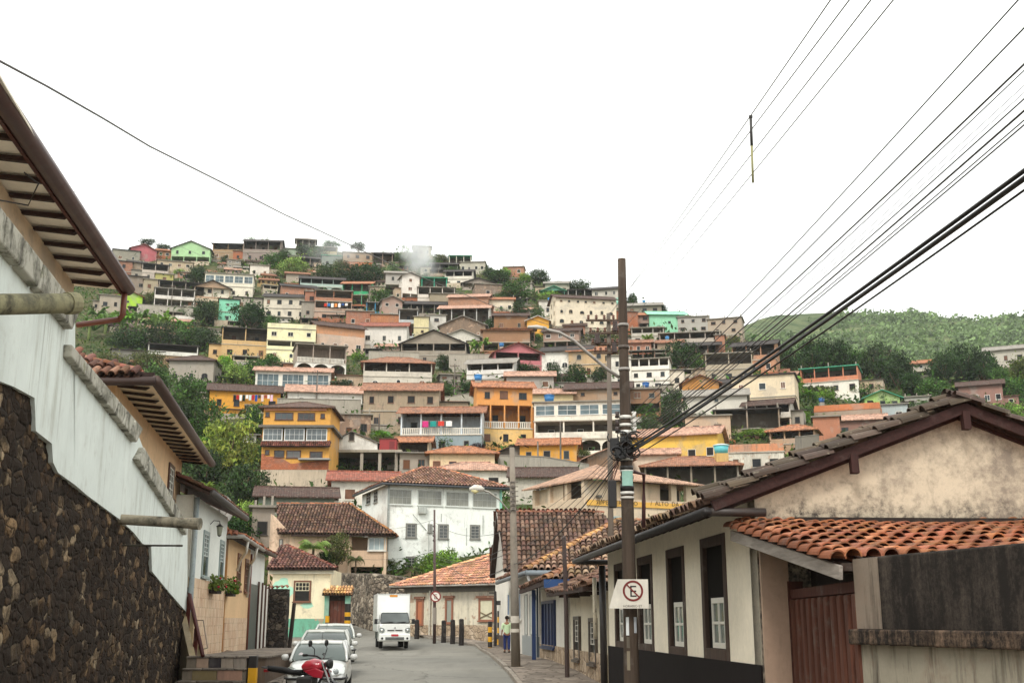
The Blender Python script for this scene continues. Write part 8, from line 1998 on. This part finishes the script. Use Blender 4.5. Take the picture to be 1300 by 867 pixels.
# ------------------------------------------------------------------ trees and plants
TL = [
# left slope
(112,432,46,44,'banana','banana'),(133,424,44,42,'banana','banana'),(152,430,42,40,'banana','lite'),(172,424,42,38,'banana','banana'),(192,430,40,38,'banana','banana'),(210,422,36,34,'banana','lite'),(228,428,34,32,'banana','banana'),
(165,446,62,34,'flat','dark'),(205,444,56,36,'round','dark'),(238,440,46,30,'round','mid'),(262,446,44,34,'round','dark'),(250,360,28,26,'round','dark'),(262,414,42,40,'round','dark'),(318,420,52,44,'round','dark'),(345,424,26,26,'round','mid'),(191,389,20,22,'round','olive'),(228,352,18,12,'flat','lite'),
(300,490,44,34,'round','lite'),(322,484,42,34,'round','mid'),(284,476,30,30,'round','lite'),(345,470,34,22,'flat','mid'),(318,452,22,22,'round','dark'),
(150,500,76,40,'flat','olive'),(196,505,64,50,'round','mid'),(236,524,60,56,'round','mid'),(222,560,66,60,'round','dark'),(258,560,56,60,'round','mid'),(290,603,78,88,'round','lime'),(322,560,34,60,'tall','mid'),(262,620,60,60,'round','dark'),(305,648,66,70,'round','dark'),(275,668,56,50,'round','dark'),(318,668,50,36,'flat','lite'),(300,700,70,50,'round','dark'),(240,600,50,44,'round','dark'),(185,470,52,26,'flat','olive'),(140,470,50,26,'flat','olive'),(262,505,30,26,'round','mid'),
# hilltop
(346,346,38,30,'round','mid'),(372,352,44,30,'round','lite'),(386,327,24,20,'round','dark'),(403,332,28,22,'round','mid'),(360,334,22,20,'round','dark'),(336,316,20,18,'airy','pale'),(316,312,16,16,'airy','pale'),(186,312,22,10,'flat','dark'),(207,318,22,10,'flat','dark'),(418,358,48,24,'round','mid'),(447,360,40,26,'round','dark'),(468,362,44,32,'round','dark'),(432,346,26,18,'round','olive'),(480,388,36,26,'round','mid'),(498,352,24,22,'round','pale'),(514,332,18,26,'airy','pale'),(506,334,18,16,'round','mid'),(488,330,18,12,'round','mid'),(455,318,22,12,'flat','dark'),(420,314,26,9,'flat','mid'),
(552,342,30,14,'flat','mid'),(560,334,24,13,'round','olive'),(612,346,22,12,'round','mid'),(622,352,22,14,'round','dark'),(634,364,44,24,'round','dark'),(655,382,50,28,'round','mid'),(659,403,24,24,'round','dark'),(686,360,30,22,'round','dark'),(666,360,22,16,'round','lite'),(640,352,24,14,'round','lite'),(694,396,24,24,'round','olive'),(683,406,20,20,'round','mid'),(622,421,18,20,'round','dark'),(637,384,26,14,'flat','mid'),(697,384,34,15,'flat','lite'),(735,374,38,22,'flat','dark'),(708,370,24,14,'round','mid'),(803,390,17,22,'round','dark'),(842,398,14,12,'round','dark'),(858,404,24,10,'flat','lite'),(590,404,20,12,'flat','mid'),(574,352,24,16,'round','mid'),
# centre
(765,440,66,22,'flat','olive'),(740,396,22,9,'flat','olive'),(838,428,22,18,'palm','mid'),(818,438,22,16,'banana','lite'),(866,471,56,42,'round','dark'),(890,474,34,26,'round','mid'),(856,548,42,58,'round','dark'),(826,548,28,26,'round','mid'),(703,487,24,30,'round','dark'),(731,490,36,30,'round','dark'),(765,492,36,32,'round','dark'),(722,474,18,16,'banana','lite'),(671,480,38,20,'flat','dark'),(608,455,38,30,'banana','lite'),(592,456,24,22,'banana','lite'),(563,470,24,22,'round','dark'),(566,502,24,16,'round','mid'),(600,500,28,20,'round','mid'),(545,498,20,16,'round','dark'),(434,502,38,22,'round','dark'),(455,445,22,14,'flat','mid'),(408,440,20,14,'round','dark'),
(566,577,42,32,'round','mid'),(608,580,26,22,'round','purple'),(621,600,14,34,'tall','olive'),(612,604,12,20,'tall','lite'),(743,592,22,26,'round','olive'),(725,578,12,14,'round','mid'),(652,590,20,14,'round','dark'),(556,738,66,38,'round','mid'),(498,722,26,14,'flat','olive'),
# right
(912,556,52,22,'flat','olive'),(958,556,52,12,'flat','lite'),(890,545,30,22,'round','dark'),(1003,508,40,40,'palm','lite'),(1024,512,28,20,'banana','lite'),(1003,476,42,42,'round','dark'),(1030,470,46,48,'round','dark'),(1060,474,52,50,'round','dark'),(1088,478,48,42,'round','mid'),(1116,484,52,58,'round','dark'),(1142,494,52,58,'round','dark'),(1160,502,40,36,'round','dark'),(1182,506,44,32,'round','mid'),(1200,488,44,50,'round','dark'),(1226,486,54,54,'round','dark'),(1252,488,46,50,'round','dark'),(1272,496,34,36,'round','mid'),(1098,508,44,26,'round','mid'),(1128,518,40,22,'flat','mid'),(986,462,34,30,'round','mid'),(966,452,30,22,'round','mid'),(1286,516,44,44,'round','mid'),(1300,486,50,40,'round','olive'),(1280,545,50,40,'round','lite'),(1068,500,30,16,'flat','olive'),(1040,500,40,10,'flat','olive'),(1200,520,44,26,'flat','dark'),(1172,524,36,18,'flat','mid'),(1240,530,40,26,'flat','mid'),(1010,545,24,22,'round','dark'),(1018,575,26,20,'round','dark'),
]
cache = {}
for (u, vb, w, h, k, c) in TL: tree(u, vb, w, h, k, c)
rt = random.Random(44); cnt = 0
for tr in range(6000):
    if cnt >= 135: break
    u = rt.uniform(140, 1060); v = skyv(u)+6+(592-skyv(u)-6)*rt.random()
    k_ = lerp(.7, 1.4, max(0, (v-330)/240)); w, h = rt.uniform(13, 24)*k_, rt.uniform(9, 16)*k_
    if not free(u-w*.4, u+w*.4, v-h*.8, v): continue
    kd = rt.choice(('round','round','round','flat','banana','tall','airy')); tree(u, v, w, h, kd, rt.choice(('mid','lite','dark','lite','mid','olive')) if kd != 'banana' else rt.choice(('banana','lite'))); cnt += 1
print('shrubs', cnt)
# garden plants around the brown-roofed house
for (u, vb, w, h, k, c, Yv, lab) in ((397,722,50,46,'palm','lite',94,'feathery palm in front of the brown tiled roof'),(428,722,40,50,'round','olive',95.5,'drooping olive shrub before the veranda'),(412,724,30,26,'round','dark',95,'dark shrub at the foot of the feathery palm'),(451,727,26,28,'palm','olive',95,'small palm below the corner veranda'),(382,724,30,34,'banana','lite',95.5,'banana plant left of the feathery palm'),(258,628,26,20,'banana','lite',52,'yellow-green banana plant behind the white cladded house'),(560,737,60,42,'round','lite',94,'bright leafy shrub behind the thin steel pole')):
    p = P(u, vb, Yv); s_ = Yv/F
    if k == 'banana': o = put_tree('banana_plant', BAN[1], STEM, p, w*s_/2, h*s_/2, GREEN[c], lab, 'plant', None, 'leaves', 'stem')
    elif k == 'palm': o = put_tree('palm_tree', PAL[0], STEM, p, w*s_/2, h*s_/2, GREEN[c], lab, 'palm', None, 'fronds', 'trunk')
    else: cm_, t_ = crowns(k)[0]; o = put_tree('shrub', cm_, t_, p, w*s_/2, h*s_/2, GREEN[c], lab, 'shrub', None)
# labels of the hillside trees: where each stands among the houses
CW = {'dark': 'dark green', 'mid': 'mid-green', 'lite': 'light green', 'lime': 'bright lime-green', 'pale': 'pale', 'olive': 'olive-brown', 'purple': 'purple-leaved', 'banana': 'leafy green'}
KW = {'round': 'bushy tree', 'tall': 'narrow upright tree', 'flat': 'low spreading tree', 'airy': 'thin open tree', 'banana': 'banana plant', 'palm': 'palm'}
used = set()
def rel(u, v, bx):
    dx, dy = u-(bx[0]+bx[1])/2, v-(bx[2]+bx[3])/2
    hw, hh = (bx[1]-bx[0])/2, (bx[3]-bx[2])/2
    if abs(dx)/max(hw, 8) > abs(dy)/max(hh, 8): return 'right of' if dx > 0 else 'left of'
    return 'below' if dy > 0 else 'above'
for o, u, v, w, h, k, c in TREES:
    hs = sorted(HS.values(), key=lambda q: math.hypot(u-(q['box'][0]+q['box'][1])/2, (v-(q['box'][2]+q['box'][3])/2)*1.3))
    done = False
    for q in [q for q in hs if not q.get('fill')][:14]:
        lab = f"{CW[c]} {KW[k]} {rel(u, v, q['box'])} the {q['label']}"
        if len(lab.split()) <= 16 and lab not in used: o['label'] = lab; used.add(lab); done = True; break
    if not done: print('NOLABEL', u, v)
# ------------------------------------------------------------------ smoke rising on the hill
def smoke(name, u, vb, vt, wpx, dens, lab, seed):
    Y = D(u, vb)-3; a, t = P(u, vb, Y), P(u, vt, Y); s_ = Y/F
    o = thing(name, a, 0, lab, 'smoke'); H = t.z-a.z; w = wpx*s_/2
    m = MB(); m.lathe([(1,-1),(1,0),(1,1)], 20); ob = m.build('plume', None, o, None, True)
    n = NT('smoke_'+str(seed)); tc = n.n('TexCoord').outputs['Object']
    wv = n.n('TexNoise', {'Vector': n.vec(tc, (.6,.6,1.4), (seed*3.1,0,0)), 'Scale': 1.3, 'Detail': 3.0}).outputs[1]
    wv = n.n('VectorMath', {0: n.n('VectorMath', {0: wv, 1: (.5,.5,.5)}, operation='SUBTRACT').outputs[0], 3: 1.3}, operation='SCALE').outputs[0]
    sp_ = n.n('SeparateXYZ', {0: n.n('VectorMath', {0: tc, 1: wv}, operation='ADD').outputs[0]}).outputs; so_ = n.n('SeparateXYZ', {0: tc}).outputs; ro_ = n.math('SQRT', n.math('ADD', n.math('MULTIPLY', so_[0], so_[0]), n.math('MULTIPLY', so_[1], so_[1])))
    rr_ = n.math('SQRT', n.math('ADD', n.math('MULTIPLY', sp_[0], sp_[0]), n.math('MULTIPLY', sp_[1], sp_[1])))
    nz = n.noise(n.vec(tc, (1.6,1.6,1.0), (seed,0,0)), 1.7, 4, .6, .6)
    d = n.math('MULTIPLY', n.math('MULTIPLY', n.math('MULTIPLY', n.math('POWER', n.rng(rr_, .0, .75, 1, 0), 1.8), n.rng(ro_, .55, .95, 1, 0)), n.rng(nz, .3, .75, .05, 1)), n.rng(n.math('ABSOLUTE', so_[2]), .3, 1.0, 1, 0))
    v = n.n('VolumePrincipled', {'Color': (.97,.99,.99,1), 'Density': n.math('MULTIPLY', d, dens), 'Anisotropy': .1})
    n.t.links.new(v.outputs[0], n.out.inputs['Volume']); ob.data.materials.append(n.m)
    ob.location = (0, 0, H/2); ob.scale = (w, w, H/2)
smoke('smoke_plume', 527, 352, 296, 64, .9, 'pale smoke plume rising between the hilltop houses', 1)
smoke('smoke_plume', 541, 356, 306, 60, .45, 'thin bluish smoke drifting right of the main plume', 2)
smoke('smoke_plume', 428, 344, 300, 150, .10, 'thin haze of smoke over the hilltop houses left of the plume', 3)
# ------------------------------------------------------------------ air
def haze():
    m = MB(); m.box(-3300, 3300, -3300, 4400, -112, 330); o = m.build('haze', None)
    n = NT('haze'); v = n.n('VolumePrincipled', {'Color': (.86,.92,.93,1), 'Density': HAZE, 'Anisotropy': .0}); n.t.links.new(v.outputs[0], n.out.inputs['Volume']); o.data.materials.append(n.m)
    o.color = (1,1,1,1); tag(o, 'thin pale air over the whole valley', 'haze', None, 'stuff')
HAZE = .0001
haze()
# ------------------------------------------------------------------ light, sky, camera
w = bpy.data.worlds.new('World'); sc.world = w; w.use_nodes = True; t = w.node_tree; t.nodes.clear()
SE, SR = rad(48), rad(200)
sky = t.nodes.new('ShaderNodeTexSky'); sky.sky_type = 'NISHITA'; sky.sun_disc = False; sky.sun_elevation = SE; sky.sun_rotation = SR; sky.air_density = 1.0; sky.dust_density = 4.0
hs = t.nodes.new('ShaderNodeHueSaturation'); hs.inputs['Saturation'].default_value = .12; t.links.new(sky.outputs[0], hs.inputs['Color'])
mx = t.nodes.new('ShaderNodeMix'); mx.data_type = 'RGBA'; mx.inputs[0].default_value = .82; t.links.new(hs.outputs[0], mx.inputs[6]); mx.inputs[7].default_value = (13.2, 13.4, 13.0, 1)
bg = t.nodes.new('ShaderNodeBackground'); bg.inputs[1].default_value = .1; t.links.new(mx.outputs[2], bg.inputs[0])
ow = t.nodes.new('ShaderNodeOutputWorld'); t.links.new(bg.outputs[0], ow.inputs[0])
L = bpy.data.lights.new('sun', 'SUN'); L.energy = 1.4; L.angle = rad(14); L.color = (1, .95, .88); so = bpy.data.objects.new('sun', L); COL.objects.link(so)
sd = Vector((math.sin(SR)*math.cos(SE), math.cos(SR)*math.cos(SE), math.sin(SE))); so.rotation_euler = sd.to_track_quat('Z', 'Y').to_euler(); so.location = (0, 0, 60)
cam = bpy.data.cameras.new('camera'); co = bpy.data.objects.new('camera', cam); COL.objects.link(co); sc.camera = co
cam.sensor_width = 36; cam.lens = 36*F/1300; co.location = (0, 0, EYE); co.rotation_euler = (math.pi/2+TH, 0, 0); cam.clip_start = .1; cam.clip_end = 8000
vs_ = sc.view_settings; vs_.view_transform = 'Standard'; vs_.look = 'None'; vs_.exposure = .62; vs_.gamma = 1; vs_.use_curve_mapping = False
sc.render.resolution_x = 1024; sc.render.resolution_y = 682
sc.cycles.volume_bounces = 1; sc.cycles.volume_step_rate = .5
